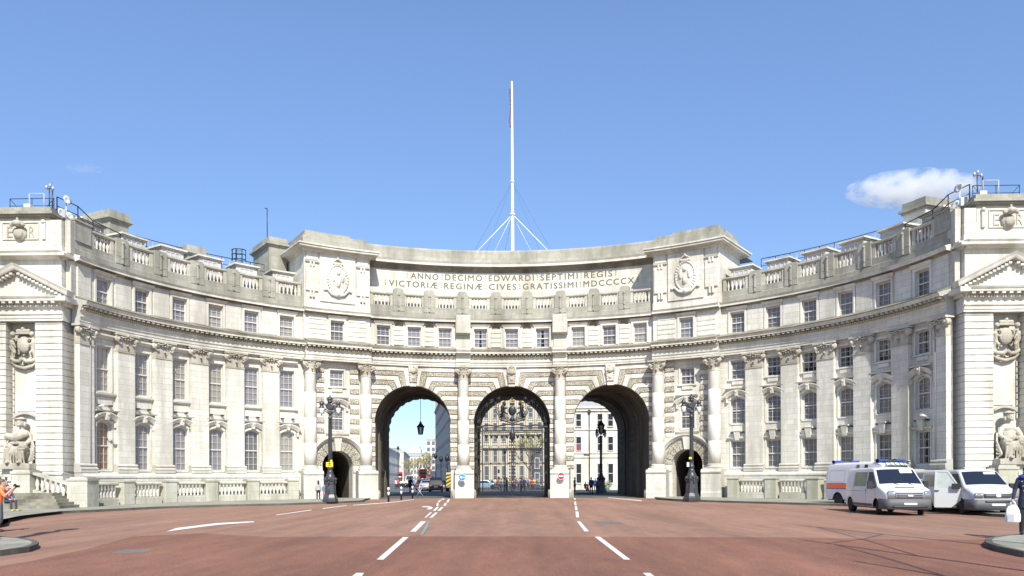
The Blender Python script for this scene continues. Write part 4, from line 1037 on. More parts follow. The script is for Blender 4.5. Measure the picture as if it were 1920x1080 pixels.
# =================================================================== ground, roads, markings
def asphalt(name, c0, c1, speck=.25, bump=.4, patches=None):
    m, nt, b = newmat(name); L = nt.links.new; b.inputs["Roughness"].default_value = .88; b.inputs["Specular IOR Level"].default_value = .25
    tc = N(nt, "ShaderNodeTexCoord")
    n1 = N(nt, "ShaderNodeTexNoise"); n1.inputs["Scale"].default_value = .22; n1.inputs["Detail"].default_value = 7; n1.inputs["Roughness"].default_value = .62
    n2 = N(nt, "ShaderNodeTexNoise"); n2.inputs["Scale"].default_value = 22; n2.inputs["Detail"].default_value = 5; n2.inputs["Roughness"].default_value = .8
    mp = N(nt, "ShaderNodeMapping"); mp.inputs["Scale"].default_value = (1.6, .5, 1)
    L(tc.outputs["Object"], mp.inputs[0]); L(mp.outputs[0], n1.inputs["Vector"]); L(tc.outputs["Object"], n2.inputs["Vector"])
    r1 = N(nt, "ShaderNodeValToRGB"); r1.color_ramp.elements[0].position = .35; r1.color_ramp.elements[1].position = .66; L(n1.outputs[0], r1.inputs[0])
    mx = N(nt, "ShaderNodeMix", data_type='RGBA'); mx.inputs[6].default_value = (*c0, 1); mx.inputs[7].default_value = (*c1, 1); L(r1.outputs[0], mx.inputs[0])
    r2 = N(nt, "ShaderNodeValToRGB"); r2.color_ramp.elements[0].position = .3; r2.color_ramp.elements[1].position = .72
    r2.color_ramp.elements[0].color = (1 - speck, 1 - speck, 1 - speck, 1); r2.color_ramp.elements[1].color = (1 + speck, 1 + speck, 1 + speck, 1); L(n2.outputs[0], r2.inputs[0])
    mu = N(nt, "ShaderNodeMix", data_type='RGBA', blend_type='MULTIPLY'); mu.inputs[0].default_value = 1; L(mx.outputs[2], mu.inputs[6]); L(r2.outputs[0], mu.inputs[7])
    # bright worn chips
    vo = N(nt, "ShaderNodeTexVoronoi"); vo.inputs["Scale"].default_value = 5.5; L(tc.outputs["Object"], vo.inputs["Vector"])
    r3 = N(nt, "ShaderNodeValToRGB"); r3.color_ramp.elements[0].position = .03; r3.color_ramp.elements[0].color = (1, 1, 1, 1); r3.color_ramp.elements[1].position = .06; r3.color_ramp.elements[1].color = (0, 0, 0, 1); L(vo.outputs[0], r3.inputs[0])
    n4 = N(nt, "ShaderNodeTexNoise"); n4.inputs["Scale"].default_value = 2.6; n4.inputs["Detail"].default_value = 8; n4.inputs["Roughness"].default_value = .75
    mp4 = N(nt, "ShaderNodeMapping"); mp4.inputs["Scale"].default_value = (1, .32, 1); mp4.inputs["Rotation"].default_value = (0, 0, .12); L(tc.outputs["Object"], mp4.inputs[0]); L(mp4.outputs[0], n4.inputs["Vector"])
    r4 = N(nt, "ShaderNodeValToRGB"); r4.color_ramp.elements[0].position = .32; r4.color_ramp.elements[1].position = .7; r4.color_ramp.elements[0].color = (.80, .82, .85, 1); r4.color_ramp.elements[1].color = (1.12, 1.08, 1.05, 1); L(n4.outputs[0], r4.inputs[0])
    mu4 = N(nt, "ShaderNodeMix", data_type='RGBA', blend_type='MULTIPLY'); mu4.inputs[0].default_value = 1; L(mu.outputs[2], mu4.inputs[6]); L(r4.outputs[0], mu4.inputs[7]); mu = mu4
    n5 = N(nt, "ShaderNodeTexNoise"); n5.inputs["Scale"].default_value = 1.0; n5.inputs["Detail"].default_value = 4
    mp5 = N(nt, "ShaderNodeMapping"); mp5.inputs["Scale"].default_value = (1.1, .05, 1); L(tc.outputs["Object"], mp5.inputs[0]); L(mp5.outputs[0], n5.inputs["Vector"])
    r5 = N(nt, "ShaderNodeValToRGB"); r5.color_ramp.elements[0].position = .38; r5.color_ramp.elements[1].position = .62; r5.color_ramp.elements[0].color = (.86, .87, .89, 1); r5.color_ramp.elements[1].color = (1.05, 1.04, 1.03, 1); L(n5.outputs[0], r5.inputs[0])
    mu5 = N(nt, "ShaderNodeMix", data_type='RGBA', blend_type='MULTIPLY'); mu5.inputs[0].default_value = 1; L(mu.outputs[2], mu5.inputs[6]); L(r5.outputs[0], mu5.inputs[7]); mu = mu5
    m3 = N(nt, "ShaderNodeMix", data_type='RGBA'); m3.inputs[7].default_value = (.5, .42, .36, 1); L(r3.outputs[0], m3.inputs[0]); L(mu.outputs[2], m3.inputs[6])
    L(m3.outputs[2], b.inputs["Base Color"])
    bp = N(nt, "ShaderNodeBump"); bp.inputs["Strength"].default_value = bump; bp.inputs["Distance"].default_value = .01; L(n2.outputs[0], bp.inputs["Height"]); L(bp.outputs[0], b.inputs["Normal"])
    return m
M['red_near'] = asphalt("red_asphalt_worn", (.185, .090, .060), (.265, .128, .085), .45)
M['red'] = asphalt("red_asphalt", (.25, .145, .098), (.32, .19, .135), .18)
M['grey_road'] = asphalt("grey_asphalt", (.10, .10, .105), (.14, .14, .14), .15)
M['patch'] = asphalt("grey_patch", (.16, .13, .115), (.2, .17, .15), .2)
M['paint'] = plain("road_paint", (.62, .61, .57), .75, noise=.38, scale=9)
M['green_paint'] = plain("green_stain", (.17, .27, .23), .8, noise=.3, scale=9)
M['pave'] = stone("paving_stone", (.34, .335, .285), (.28, .275, .23), (.20, .195, .155), .55, row=.62, bw=.9, jstr=.35, blockvar=.12)
M['kerb'] = stone("granite_kerb", (.13, .125, .105), (.10, .095, .08), (.07, .068, .055), .5, row=5, bw=1.2, jstr=.5)
def flat(name, pts, z, mat, kind="structure", label=None, parent=None):
    mb = MB(); s = mb.face([mb.pt((x, y, z)) for x, y in pts], [(x, y) for x, y in pts])
    o = mb.build(name, M[mat], parent); return tag(o, label=label, kind=kind)
flat("ground", [(-1500, -60), (1500, -60), (1500, 3000), (-1500, 3000)], -.03, 'grey_road')
front = [PC(u, .55, 0)[:2] for u in (-34, -30, -25, -20, -17, -12, -8, -4, 0, 4, 8, 12, 17, 20, 25, 30, 34)]
flat("road", [(-60, -20), (60, -20), (60, 44), ] + front[::-1] + [(-60, 44)], 0, 'red')
ya = ground_pt(960, 1006)[1]
ne = [(-60, -20), (60, -20), (60, ya - 1.5)] + [ground_pt(x, y) for x, y in ((1900, 1012), (1700, 1012), (1500, 1008), (1200, 1007), (960, 1006), (700, 1006), (500, 1007), (380, 1000), (250, 1006), (160, 1030), (60, 1052), (0, 1062))] + [(-60, ya - 6)]
flat("road_resurfaced_strip", ne, .004, 'red_near')
def px_poly(l, z, mat, name, lab=None): return flat(name, [ground_pt(x, y) for x, y in l], z, mat, label=lab)
marks = [
 [(706, 1050), (719, 1050), (766.4, 1007.6), (755.5, 1007.6)], [(769, 997.4), (779.5, 997.4), (799, 978), (789, 978)],
 [(795.6, 971), (799, 971), (810.5, 961), (806.5, 961)], [(804.5, 971), (810.5, 971), (821, 961), (816.5, 961)],
 [(811.3, 958), (816.9, 958), (823.3, 950.7), (818.7, 950.7)], [(819.6, 958.1), (825.2, 958.1), (831.7, 951.2), (827, 951.2)],
 [(818.2, 948.9), (821.9, 948.9), (822.4, 943.8), (818.7, 943.8)], [(819.6, 942.4), (823.3, 942.4), (828, 937.8), (824.2, 937.8)], [(826.1, 936.9), (832.6, 936.9), (833.5, 935), (828.9, 935)],
 [(831.2, 948.4), (835.4, 948.4), (838.1, 943.8), (833.5, 943.8)], [(836.7, 942.4), (840.4, 942.4), (843.7, 935.9), (840.4, 935.9)],
 [(658, 1083), (668, 1075), (682.5, 1075), (677, 1083)],
 [(1076, 934), (1079, 934), (1079.5, 937), (1076.5, 937)], [(1076.6, 940.5), (1079.9, 940.5), (1081, 948), (1077.5, 948)], [(1077.5, 949.5), (1082, 949.5), (1083, 957), (1078.5, 957)], [(1079, 959.3), (1084.5, 959.3), (1086, 970.5), (1080, 970.5)],
 [(1081.5, 978), (1088, 978), (1104.5, 997), (1096, 997)], [(1115, 1007), (1125, 1007), (1182, 1050), (1170, 1050)], [(1205, 1075), (1219, 1075), (1229, 1083), (1215, 1083)],
 [(311, 997.5), (330, 990.5), (405, 981.2), (476, 977.6), (476, 979.6), (405, 985), (335, 994)], [(516, 965.8), (584, 955.9), (584, 957.2), (519, 966.4)], [(604, 953.2), (650, 947.6), (650, 948.6), (606, 954.2)],
 [(662, 947), (700, 944.2), (742, 941.0), (776, 936.4), (776, 937.2), (742, 942.0), (700, 945.4), (662, 948.0)],
 [(1140, 932.6), (1203, 938.6), (1203, 940.0), (1140, 933.6)],
 [(790, 951.2), (794.6, 949.2), (804.5, 949.5), (811.3, 951.2), (810.6, 953.6), (807.4, 955.4), (798.4, 955), (803, 953.4), (803, 951.4)],
]
for mk in marks: px_poly(mk, .009, 'paint', "road_marking")
px_poly([(788, 1003), (792, 1003), (801, 990), (806, 977), (803, 977), (797, 988)], .007, 'green_paint', "road_stain")
px_poly([(205, 1037), (240, 1030), (291, 1030), (275, 1036), (225, 1038.5)], .007, 'patch', "road_patch")
px_poly([(905, 975), (1062, 976), (1065, 983), (905, 981)], .003, 'red', "road_patch")
px_poly([(1112, 977), (1160, 978), (1170, 983), (1120, 983)], .003, 'patch', "road_patch")
# pavements: raised slabs with a granite kerb
def pavement(kerb_pts, inner, z=.12, name="pavement", kw=.3):
    k = [Vector(p) for p in kerb_pts]; n = len(k); off = []
    for i in range(n):
        d = (k[min(i + 1, n - 1)] - k[max(0, i - 1)]).normalized(); nrm = Vector((-d.y, d.x))
        c = Vector(inner[len(inner) // 2]) - k[i]
        if nrm.dot(c) < 0: nrm = -nrm
        off.append(k[i] + nrm * kw)
    mb = MB()
    for i in range(n - 1):
        a, b, c, d = k[i], k[i + 1], off[i + 1], off[i]; l0 = i * 2.1
        mb.face([mb.pt((p.x, p.y, zz)) for p, zz in ((a, -.05), (b, -.05), (b, z), (a, z))], [(l0, 0), (l0 + 2, 0), (l0 + 2, .2), (l0, .2)])
        mb.face([mb.pt((p.x, p.y, z)) for p in (a, b, c, d)], [(l0, 0), (l0 + 2, 0), (l0 + 2, .4), (l0, .4)])
    tag(mb.build("kerb", M['kerb']), kind="structure")
    flat(name, [(p.x, p.y) for p in off] + list(inner), z, 'pave')
lk = [(-40, 27.0)] + [ground_pt(x, y) for x, y in ((-160, 1006), (0, 980), (33, 973), (70, 968), (117, 963), (180, 960), (300, 953.8), (400, 950.5), (548, 947), (640, 943.6), (684, 941.2))]
def tess(pts, n=3):   # smooth a kerb line
    out = []
    for i in range(len(pts) - 1):
        p0, p1, p2, p3 = [Vector(pts[max(0, min(len(pts) - 1, j))]) for j in (i - 1, i, i + 1, i + 2)]
        for k in range(n):
            t = k / n; out.append(tuple(.5 * ((2 * p1) + (p2 - p0) * t + (2 * p0 - 5 * p1 + 4 * p2 - p3) * t * t + (3 * p1 - p0 - 3 * p2 + p3) * t ** 3)))
    return out + [pts[-1]]
lin = [PC(u, -.2, 0)[:2] for u in (-11.8, -14, -16, -18, -20, -22, -24, -26, -28, -30, -32, -34, -35.2)] + [(-26.4, 46), (-40, 46)]
pavement(tess(lk), lin)
rk = [ground_pt(x, y) for x, y in ((1230, 936.8), (1290, 940), (1352, 942.2), (1500, 946.6), (1580, 949), (1700, 955), (1800, 962), (1920, 972))] + [(26, 27.0), (40, 26)]
rin = [(40, 46), (26.4, 46)] + [PC(u, -.2, 0)[:2] for u in (35.2, 34, 32, 30, 28, 26, 24, 22, 20, 18, 16, 14, 11.8)]
pavement(tess(rk), rin)
# refuges in the foreground
isl = [(-30, 17.0), (-14, 15.9)] + [ground_pt(x, y) for x, y in ((0, 1043), (30, 1039), (55, 1035.5), (70, 1030), (73, 1026), (66, 1022), (45, 1018), (0, 1014))] + [(-16, 21.4), (-30, 23)]
pavement(isl, [(-30, 20)], .13, "traffic_island", .14)
isr = [(30, 25)] + [ground_pt(x, y) for x, y in ((1990, 1004), (1920, 1009), (1880, 1013), (1853, 1018), (1846, 1022), (1850, 1028), (1870, 1035), (1920, 1046))] + [(13.2, 14.0), (30, 13)]
pavement(isr, [(30, 20)], .13, "traffic_island", .14)
M['white_stripe'] = M['paint']
# pavements beyond the arches
for x0, x1, y0, y1 in ((-17, -12.4, 74, 88), (6.5, 30, 79, 99)):
    mb = MB(); mb.box(x0, x1, y0, y1, -.05, .1); tag(mb.build("far_pavement", M['pave']), kind="structure")

# =================================================================== balustrades in front of the wings
def ground_balustrade(sg, us, label):
    root = thing("stone_balustrade", label, "balustrade", PC(sg * 25, 1.35, .12)); R0 = Vector(root.location)
    mpl = lambda u, v, z: tuple(Vector(PC(u, v, z)) - R0)
    v0, v1 = 1.2, 1.62; zb = .1
    for i in range(len(us)):
        a, b = us[i]; a, b = sorted((sg * a, sg * b))
        m = MB(mpl); m.box(a, b, v0 - .02, v1 + .02, zb, .48); m.box(a, b, v0 + .04, v1 - .04, .48, .56); m.build("plinth", M['lichen'], root)
        m = MB(mpl); m.sweep([(v0 + .02, 1.30), (v0 - .04, 1.36), (v0 - .04, 1.44), (v0 + .05, 1.5), (v1 - .05, 1.5), (v1 + .04, 1.44), (v1 + .04, 1.36), (v1 - .02, 1.30), (v0 + .02, 1.30)], a, b); m.build("rail", M['lichen'], root)
        m = MB(mpl); n = 8; s_ = 1.25
        balusters(m, a + .03, b - .03, n, (v0 + v1) / 2, .56, .74, s_, 9); m.build("balusters", M['stone_plain'], root)
        if i < len(us):
            m = MB(mpl)
            for pa, pb in (((b, b + (.98 if sg > 0 else 0)),) if sg > 0 else ((a - .98, a),)):
                if pb - pa > .1: m.cbox(pa, pb, v0 - .1, v1 + .12, zb, 1.5, .03); m.sweep([(v0 - .14, 1.5), (v0 - .14, 1.62), (v0, 1.68), (v1, 1.68), (v1 + .16, 1.62), (v1 + .16, 1.5)], pa - .04, pb + .04)
            if m.v: m.build("pier", M['lichen'], root)
    m = MB(mpl); e = us[0][0]; a, b = sorted((sg * (e - .9), sg * e))
    m.cbox(a, b, v0 - .1, v1 + .12, zb, 1.5, .03); m.box(a - .03, b + .03, .3, v0 - .1, zb, 1.55) if False else None
    m.sweep([(v0 - .14, 1.5), (v0 - .14, 1.62), (v0, 1.68), (v1, 1.68), (v1 + .16, 1.62), (v1 + .16, 1.5)], a - .04, b + .04)
    m.box(a, a + .4, .4, v0 - .1, zb, 1.5) if sg > 0 else m.box(b - .4, b, .4, v0 - .1, zb, 1.5)
    m.build("end_pier", M['lichen'], root)
    return root
def spans(px_list, sg):
    out = []
    for a, b in px_list:
        r_ = []
        for p in (a, b):   # invert along the front of the balustrade
            best = min((abs(PPX + F_PX * proj_x(PC(sg * u / 100, 1.6, 0)) - p), u / 100) for u in range(1500, 3600, 4)); r_.append(best[1])
        out.append(tuple(sorted(r_)))
    return sorted(out)
def proj_x(p):
    x, y = p[0] - CAM_X, p[1]; return (x * cos(YAW) + y * sin(YAW)) / (y * cos(YAW) - x * sin(YAW))
LB_ = spans([(485, 539), (408, 462), (330, 385), (250, 303), (170, 222)], -1)
RB_ = spans([(1385, 1435), (1462, 1514), (1545, 1598), (1625, 1682), (1705, 1765)], 1)
ground_balustrade(-1, LB_, "long low stone balustrade with fat balusters along the left wing")
ground_balustrade(1, RB_, "long low stone balustrade behind the vans along the right wing")

# steps, pedestals and sloping balustrades before the end pavilions
for sg in (-1, 1):
    side = "left" if sg < 0 else "right"
    root = thing("entrance_steps", "wide stone steps below the seated statue " + ("that wears a cap, by the person in orange" if sg < 0 else "behind the parked vans"), "steps", (sg * 28.9, 41, .12))
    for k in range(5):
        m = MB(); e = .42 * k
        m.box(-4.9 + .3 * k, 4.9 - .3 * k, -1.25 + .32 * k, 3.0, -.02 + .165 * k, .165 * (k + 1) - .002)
        m.build("step", M['shade_weather'], root)  # steps darkened all over to stand for shaded risers
    ped = thing("stair_balustrade", "sloping stone stair balustrade with pedestals " + ("left of the left wing balustrade" if sg < 0 else "hidden partly by the open-door van"), "balustrade", (sg * 28.9, 41, .12))
    q = -sg
    m = MB(); m.box(*sorted((q * 1.05, q * 2.1)), .5, 1.5, .3, 1.9); m.box(*sorted((q * 1.0, q * 2.15)), .45, 1.55, 1.9, 2.05); m.box(*sorted((q * 1.1, q * 2.05)), .55, 1.45, 2.05, 2.14)
    m.build("pedestal", M['lichen'], ped)
    m = MB(); m.box(*sorted((q * -1.6, q * 1.0)), .75, 1.15, .6, 1.0); m.box(*sorted((q * -1.6, q * 1.0)), .72, 1.18, 1.72, 1.88)
    for i in range(7): m.lathe([(r * 1.2, h_) for r, h_ in BAL], (q * (.8 - i * .36), .95, .98), 8)
    m.build("rail", M['lichen'], ped)
    # sloping flight going down towards the wing
    xa, xb = 2.1, 4.2
    m = MB()
    for (zt0, zt1, zb0, zb1, y0, y1) in ((2.0, 1.35, 1.86, 1.21, .70, 1.2), (1.0, .42, .55, .0, .78, 1.12)):
        A = [(q * xa, y0, zb0), (q * xb, y0, zb1), (q * xb, y0, zt1), (q * xa, y0, zt0)]; B = [(x, y1, z) for x, _, z in A]
        m.poly(A); m.poly(B[::-1])
        for i in range(4): j = (i + 1) % 4; m.quad(A[i], B[i], B[j], A[j])
    m.build("sloping_rail", M['lichen'], ped)
    m = MB()
    for i in range(7):
        t = (i + .5) / 7; x = q * (xa + (xb - xa) * t); zz = 1.0 - .58 * t
        m.lathe([(r * 1.35, h_ * 1.18) for r, h_ in BAL], (x, .95, zz), 9)
    m.build("balusters", M['stone_plain'], ped)
    m = MB(); m.box(*sorted((q * 4.2, q * 5.35)), .55, 1.7, -.02, 1.5); m.box(*sorted((q * 4.15, q * 5.4)), .5, 1.75, 1.5, 1.62); m.box(*sorted((q * 4.3, q * 5.25)), .65, 1.6, 1.62, 1.7)
    m.build("end_pier", M['lichen'], ped)

# =================================================================== street lamps
def lamp_post():
    root = thing("street_lamp", "", "street lamp")
    m = MB()
    m.lathe([(.50, 0), (.50, .16), (.46, .2), (.44, .3), (.36, .5), (.33, 1.1), (.33, 1.34), (.38, 1.38), (.40, 1.46), (.3, 1.54)], (0, 0, 0), 8, sq=.55, smooth=False)
    m.build("base", M['lamp_iron'], root)
    m = MB()
    m.lathe([(.32, 1.5), (.34, 1.62), (.26, 1.78), (.2, 1.95), (.22, 2.0), (.17, 2.06), (.15, 2.2), (.19, 2.24), (.19, 2.3), (.14, 2.35), (.13, 2.6)], (0, 0, 0), 16)
    for k in range(8):
        a = 2 * pi * k / 8; m.ball((.36 * cos(a), .36 * sin(a), 1.52), .11, 7, 5, sz=.9); m.tube([(.38 * cos(a), .38 * sin(a), 1.5), (.40 * cos(a), .40 * sin(a), 1.34), (.34 * cos(a), .34 * sin(a), 1.16)], .045, 6)
        m.tube([(.36 * cos(a), .36 * sin(a), .34), (.31 * cos(a), .31 * sin(a), 1.2)], .03, 5)
    m.build("ornamented_collar", M['lamp_iron'], root)
    m = MB(); m.lathe([(.13, 2.5), (.128, 3.6), (.115, 4.6), (.10, 5.55), (.14, 5.58), (.14, 5.66), (.1, 5.7), (.1, 5.86), (.17, 5.9), (.18, 5.96), (.09, 6.0), (.08, 6.1)], (0, 0, 0), 12)
    for k in range(8): a = 2 * pi * k / 8; m.tube([(.13 * cos(a), .13 * sin(a), 2.5), (.104 * cos(a), .104 * sin(a), 5.5)], .018, 4)
    m.build("shaft", M['lamp_iron'], root)
    m = MB()
    m.lathe([(.16, -.06), (.24, -.04), (.27, 0), (.24, .04), (.16, .06)], (0, 0, 6.4), 18, 'y'); m.lathe([(.16, -.03), (.001, -.05)], (0, 0, 6.4), 14, 'y'); m.lathe([(.16, .03), (.001, .05)], (0, 0, 6.4), 14, 'y')
    for q in (-1, 1):
        m.tube([(q * .06, 0, 5.98), (q * .22, 0, 6.0), (q * .38, 0, 6.12), (q * .5, 0, 6.3), (q * .52, 0, 6.62)], .035, 6)
        m.tube([(q * .26, 0, 6.42), (q * .4, 0, 6.56), (q * .5, 0, 6.6)], .03, 6)
        m.ball((q * .3, 0, 6.2), .07, 6, 4)
    m.lathe([(.08, 6.62), (.16, 6.68), (.17, 6.74), (.12, 6.78), (.16, 6.84), (.17, 6.92), (.1, 7.02), (.03, 7.06)], (0, 0, 0), 10)
    for k in range(6): a = 2 * pi * k / 6; m.ball((.15 * cos(a), .15 * sin(a), 6.86), .06, 6, 4)
    m.ball((0, 0, 7.1), .055, 6, 4); m.build("wreath_and_crown", M['lamp_iron'], root)
    for q in (-1, 1):
        m = MB(); c = (q * .56, 0, 0)
        m.lathe([(.17, 6.30), (.19, 6.34), (.14, 6.40), (.13, 6.52), (.18, 6.56), (.12, 6.62), (.13, 6.68), (.06, 6.74), (.02, 6.8)], c, 12)
        for k in range(6): a = 2 * pi * k / 6; m.tube([(c[0] + .17 * cos(a), .17 * sin(a), 6.3), (c[0] + .15 * cos(a), .15 * sin(a), 6.12), (c[0] + .06 * cos(a), .06 * sin(a), 5.9)], .012, 4)
        m.ball((c[0], 0, 5.83), .05, 6, 4, sz=1.5)
        o = m.build("lantern", M['lamp_iron'], root)
        m = MB(); m.lathe([(.155, 6.3), (.165, 6.2), (.145, 6.06), (.09, 5.94), (.03, 5.88)], c, 12); m.build("lantern_glass", M['milk'], o)
    return root
M['milk'] = plain("frosted_lamp_glass", (.75, .76, .76), .25)
lamp0 = lamp_post()
LPX, LPY = ground_pt(619.5, 941, .12); lamp0.location = (LPX, LPY, .12)
lamp0["label"] = "black twin-lantern street lamp with a yellow notice, by the woman in grey"; lamp0["group"] = "ornate twin-lantern street lamps"
RPX, RPY = ground_pt(1297, 938, .12)
lampR = copy_tree(lamp0, None, (RPX, RPY, .12), 0.25, "black twin-lantern street lamp with a small white notice, before the right-hand small doorway")
off_ = copy_tree(lamp0, None, (-12.75, 17.2, .13), radians(95), "twin-lantern street lamp on the left island whose shadow crosses the road"); off_.scale = (1.35, 1.35, 1)
x, y, _ = at(1127, 80); copy_tree(lamp0, None, (x, y, 0.1), .6, "dark street lamp seen through the right-hand arch")
# notices on the posts
def notice(x, y, z, w, h, mat, label, rz=0.0, back=.17):
    t = thing("notice", label, "sign", (x, y, z), rz); m = MB(); m.box(-w / 2, w / 2, -back - .03, -back, -h / 2, h / 2); m.build("plate", mat, t)
    m = MB(); m.box(-.03, .03, -back, 0, -.03, .03); m.build("bracket", M['iron'], t); return t
M['yellow'] = plain("yellow_plate", (.80, .55, .02), .5); M['ink'] = plain("dark_ink", (.03, .03, .05), .6)
n1 = notice(LPX, LPY, 2.62, .46, .32, M['yellow'], "yellow notice strapped to the lamp post left of the arches")
m = MB(); m.box(-.07, .07, -.206, -.201, .0, .1); m.box(-.12, .12, -.206, -.201, -.1, -.06); m.build("symbol", M['ink'], n1)
notice(LPX + .12, LPY, 2.86, .14, .14, M['yellow'], "tiny yellow tag just above the larger yellow notice on the lamp post")
notice(RPX - .12, RPY, 2.95, .18, .14, M['yellow'], "small yellow notice on the lamp post right of the arches")
notice(RPX - .28, RPY, 2.52, .16, .3, M['white_paint'], "small white notice below a yellow one on the right lamp post")

# hanging lanterns in the side arches
def hanging(px, d, ztop, zbot, label, xc):
    x, y, _ = at(px, d); t = thing("hanging_lantern", label, "lantern", (x, y, zbot), group="lanterns hanging in the side arches"); h = .0
    m = MB(); m.tube([(0, 0, 1.15), (0, 0, ztop - zbot)], .022, 5); m.build("chain", M['iron'], t)
    m = MB(); m.lathe([(.2, 0), (.22, .04), (.2, .06)], (0, 0, 0), 6); m.lathe([(.30, .68), (.36, .72), (.3, .78), (.16, .98), (.1, 1.05), (.12, 1.1), (.05, 1.2)], (0, 0, 0), 6, smooth=False)
    for k in range(6): a = 2 * pi * k / 6; m.tube([(.2 * cos(a), .2 * sin(a), .04), (.3 * cos(a), .3 * sin(a), .7)], .02, 4); m.ball((.33 * cos(a), .33 * sin(a), .78), .04, 5, 4)
    m.build("lantern_frame", M['iron'], t)
    m = MB(); m.lathe([(.185, .05), (.285, .68)], (0, 0, 0), 6, smooth=False); m.build("lantern_glass", M['car_glass'], t)
hanging(789, 68, 9.35, zat(789, 815, 68), "dark lantern hanging on a long rod against sky in the left arch", 0)
hanging(1127.5, 68, 9.35, zat(1127, 812.5, 68), "dark lantern hanging on a long rod in the right arch before pale stucco", 0)

# round traffic signs on the central piers
M['sign_blue'] = plain("sign_blue", (.03, .25, .62), .35); M['sign_red'] = plain("sign_red", (.62, .03, .03), .35); M['sign_white'] = plain("sign_white", (.8, .8, .8), .35)
for px, col, lab in ((866.5, 'sign_blue', "round blue sign with a white left arrow on the left central pier"), (1052, 'sign_red', "round red no entry sign on the right central pier")):
    x, y, z = at(px, 62.05, 0); z = zat(px, 895 if px < 900 else 892.6, 62.05); t = thing("traffic_sign", lab, "sign", (x, y - .02, z))
    m = MB(); m.lathe([(.30, .0), (.30, -.02)], (0, 0, 0), 28, 'y', smooth=False); m.build("disc", M['sign_white'], t)
    m = MB(); m.lathe([(.275, -.022), (.275, -.026)], (0, 0, 0), 28, 'y', smooth=False); m.build("face", M[col], t)
    m = MB()
    if px < 900:
        m.box(-.02, .2, -.034, -.028, -.03, .03); m.poly([(-.2, -.034, 0), (-.02, -.034, -.12), (-.02, -.034, .12)]); m.box(-.06, -.018, -.033, -.028, -.03, .03)
    else: m.box(-.2, .2, -.034, -.028, -.05, .05)
    m.build("symbol", M['sign_white'], t)
    m = MB(); m.box(-.03, .03, 0, .12, -.2, .2); m.build("bracket", M['iron'], t)

# =================================================================== wrought iron gate in the central arch
gx, gy, _ = at(958, 64.3)
gate = thing("wrought_iron_gate", "tall black wrought iron gates with gilded crest filling the central arch", "gate", (0.02, 64.6, 0))
GR = 3.22
for sg in (-1, 1):
    m = MB()
    n = 15
    for i in range(n + 1):
        x = sg * (.08 + (2.55 - .08) * i / n); w_ = .035 if i in (0, n) else .014
        m.box(x - w_, x + w_, -w_, w_, .08, 6.0)
        if i < n:
            xm = x + sg * (2.47 / n) / 2; m.box(xm - .01, xm + .01, -.01, .01, .08, 1.35); m.ball((xm, 0, 1.4), .03, 5, 4)
            for z in (4.15, 5.75):
                m.lathe([(.06, -.008), (.075, 0), (.06, .008)], (xm, 0, z), 8, 'y')
            m.ball((xm, 0, 5.35), .035, 4, 3, sz=2.2)
    for z in (.14, 1.28, 2.9, 4.05, 4.25, 5.62, 5.9): m.box(*sorted((sg * .05, sg * 2.58)), -.025, .025, z - .025, z + .025)
    for k in range(5):       # leaf ornaments between the bars
        x = sg * (.45 + k * .45); m.ball((x, 0, 5.25), .12, 6, 4, sy=.25, sz=1.6); m.ball((x + .1, 0, 5.38), .07, 5, 4, sy=.3); m.ball((x - .1, 0, 5.38), .07, 5, 4, sy=.3)
    o = m.build("gate_leaf", M['iron'], gate)
    m = MB()
    for k in range(3): m.ball((sg * (1.15 + .55 * k), -.06, 5.42), .055, 6, 4)
    m.build("gilded_rosette", M['gold'], o)
    m = MB()   # fixed side screen
    for x in (2.62, 2.8, 2.98, 3.14): m.box(sg * x - .02, sg * x + .02, -.03, .03, 0, 6.2 if x > 2.7 else 6.3)
    for z in (.2, 1.3, 2.9, 4.15, 5.7, 6.1): m.box(*sorted((sg * 2.6, sg * 3.2)), -.03, .03, z - .03, z + .03)
    for z in (2.1, 3.5, 4.9): m.lathe([(.12, -.02), (.15, 0), (.12, .02)], (sg * 2.89, 0, z), 10, 'y')
    m.build("side_screen", M['iron'], gate)
m = MB()
for k in range(14): z = 1.5 + k * .3; m.lathe([(.05, -.02), (.075, 0), (.05, .02)], (.0, -.03, z), 8, 'y'); m.lathe([(.05, -.02), (.075, 0), (.05, .02)], (-.22, -.03, z), 8, 'y'); m.lathe([(.05, -.02), (.075, 0), (.05, .02)], (.22, -.03, z), 8, 'y')
m.ball((0, -.06, 5.3), .26, 8, 6, sy=.3, sz=1.7); m.build("meeting_stile_ornament", M['iron'], gate)
m = MB()
tb = [(x * .2, 0, 6.12 + .14 * (1 - abs(x) / 16) + .06 * sin(abs(x) * .75)) for x in range(-16, 17)]
m.tube(tb, .075, 6); m.box(-3.2, 3.2, -.05, .05, 5.98, 6.05)
for i in range(33):
    x = -3.1 + 6.2 * i / 32; zt = ZS + sqrt(max(GR ** 2 - x * x, .0)) - .35
    zt = min(zt, 8.75 - .12 * abs(x)); 
    if zt > 6.3: m.box(x - .013, x + .013, -.013, .013, 6.1, zt); m.ball((x, 0, zt), .035, 4, 3, sz=2.5)
for sg in (-1, 1):
    m.tube([(sg * 3.15, 0, 6.3), (sg * 2.95, 0, 7.1), (sg * 2.5, 0, 7.75), (sg * 2.0, 0, 8.1), (sg * 1.5, 0, 8.3)], .045, 6)
    for (x, z, r_) in ((2.9, 6.55, .2), (2.2, 7.95, .16), (1.75, 8.35, .17), (1.4, 8.1, .14), (1.95, 8.45, .1), (1.15, 8.55, .14)): m.lathe([(r_ * .8, -.02), (r_, 0), (r_ * .8, .02)], (sg * x, 0, z), 12, 'y')
    m.tube([(sg * 3.15, 0, 6.2), (sg * 2.8, 0, 6.6), (sg * 2.75, 0, 7.0)], .03, 5)
m.build("overthrow", M['iron'], gate)
m = MB(); zc = 7.45
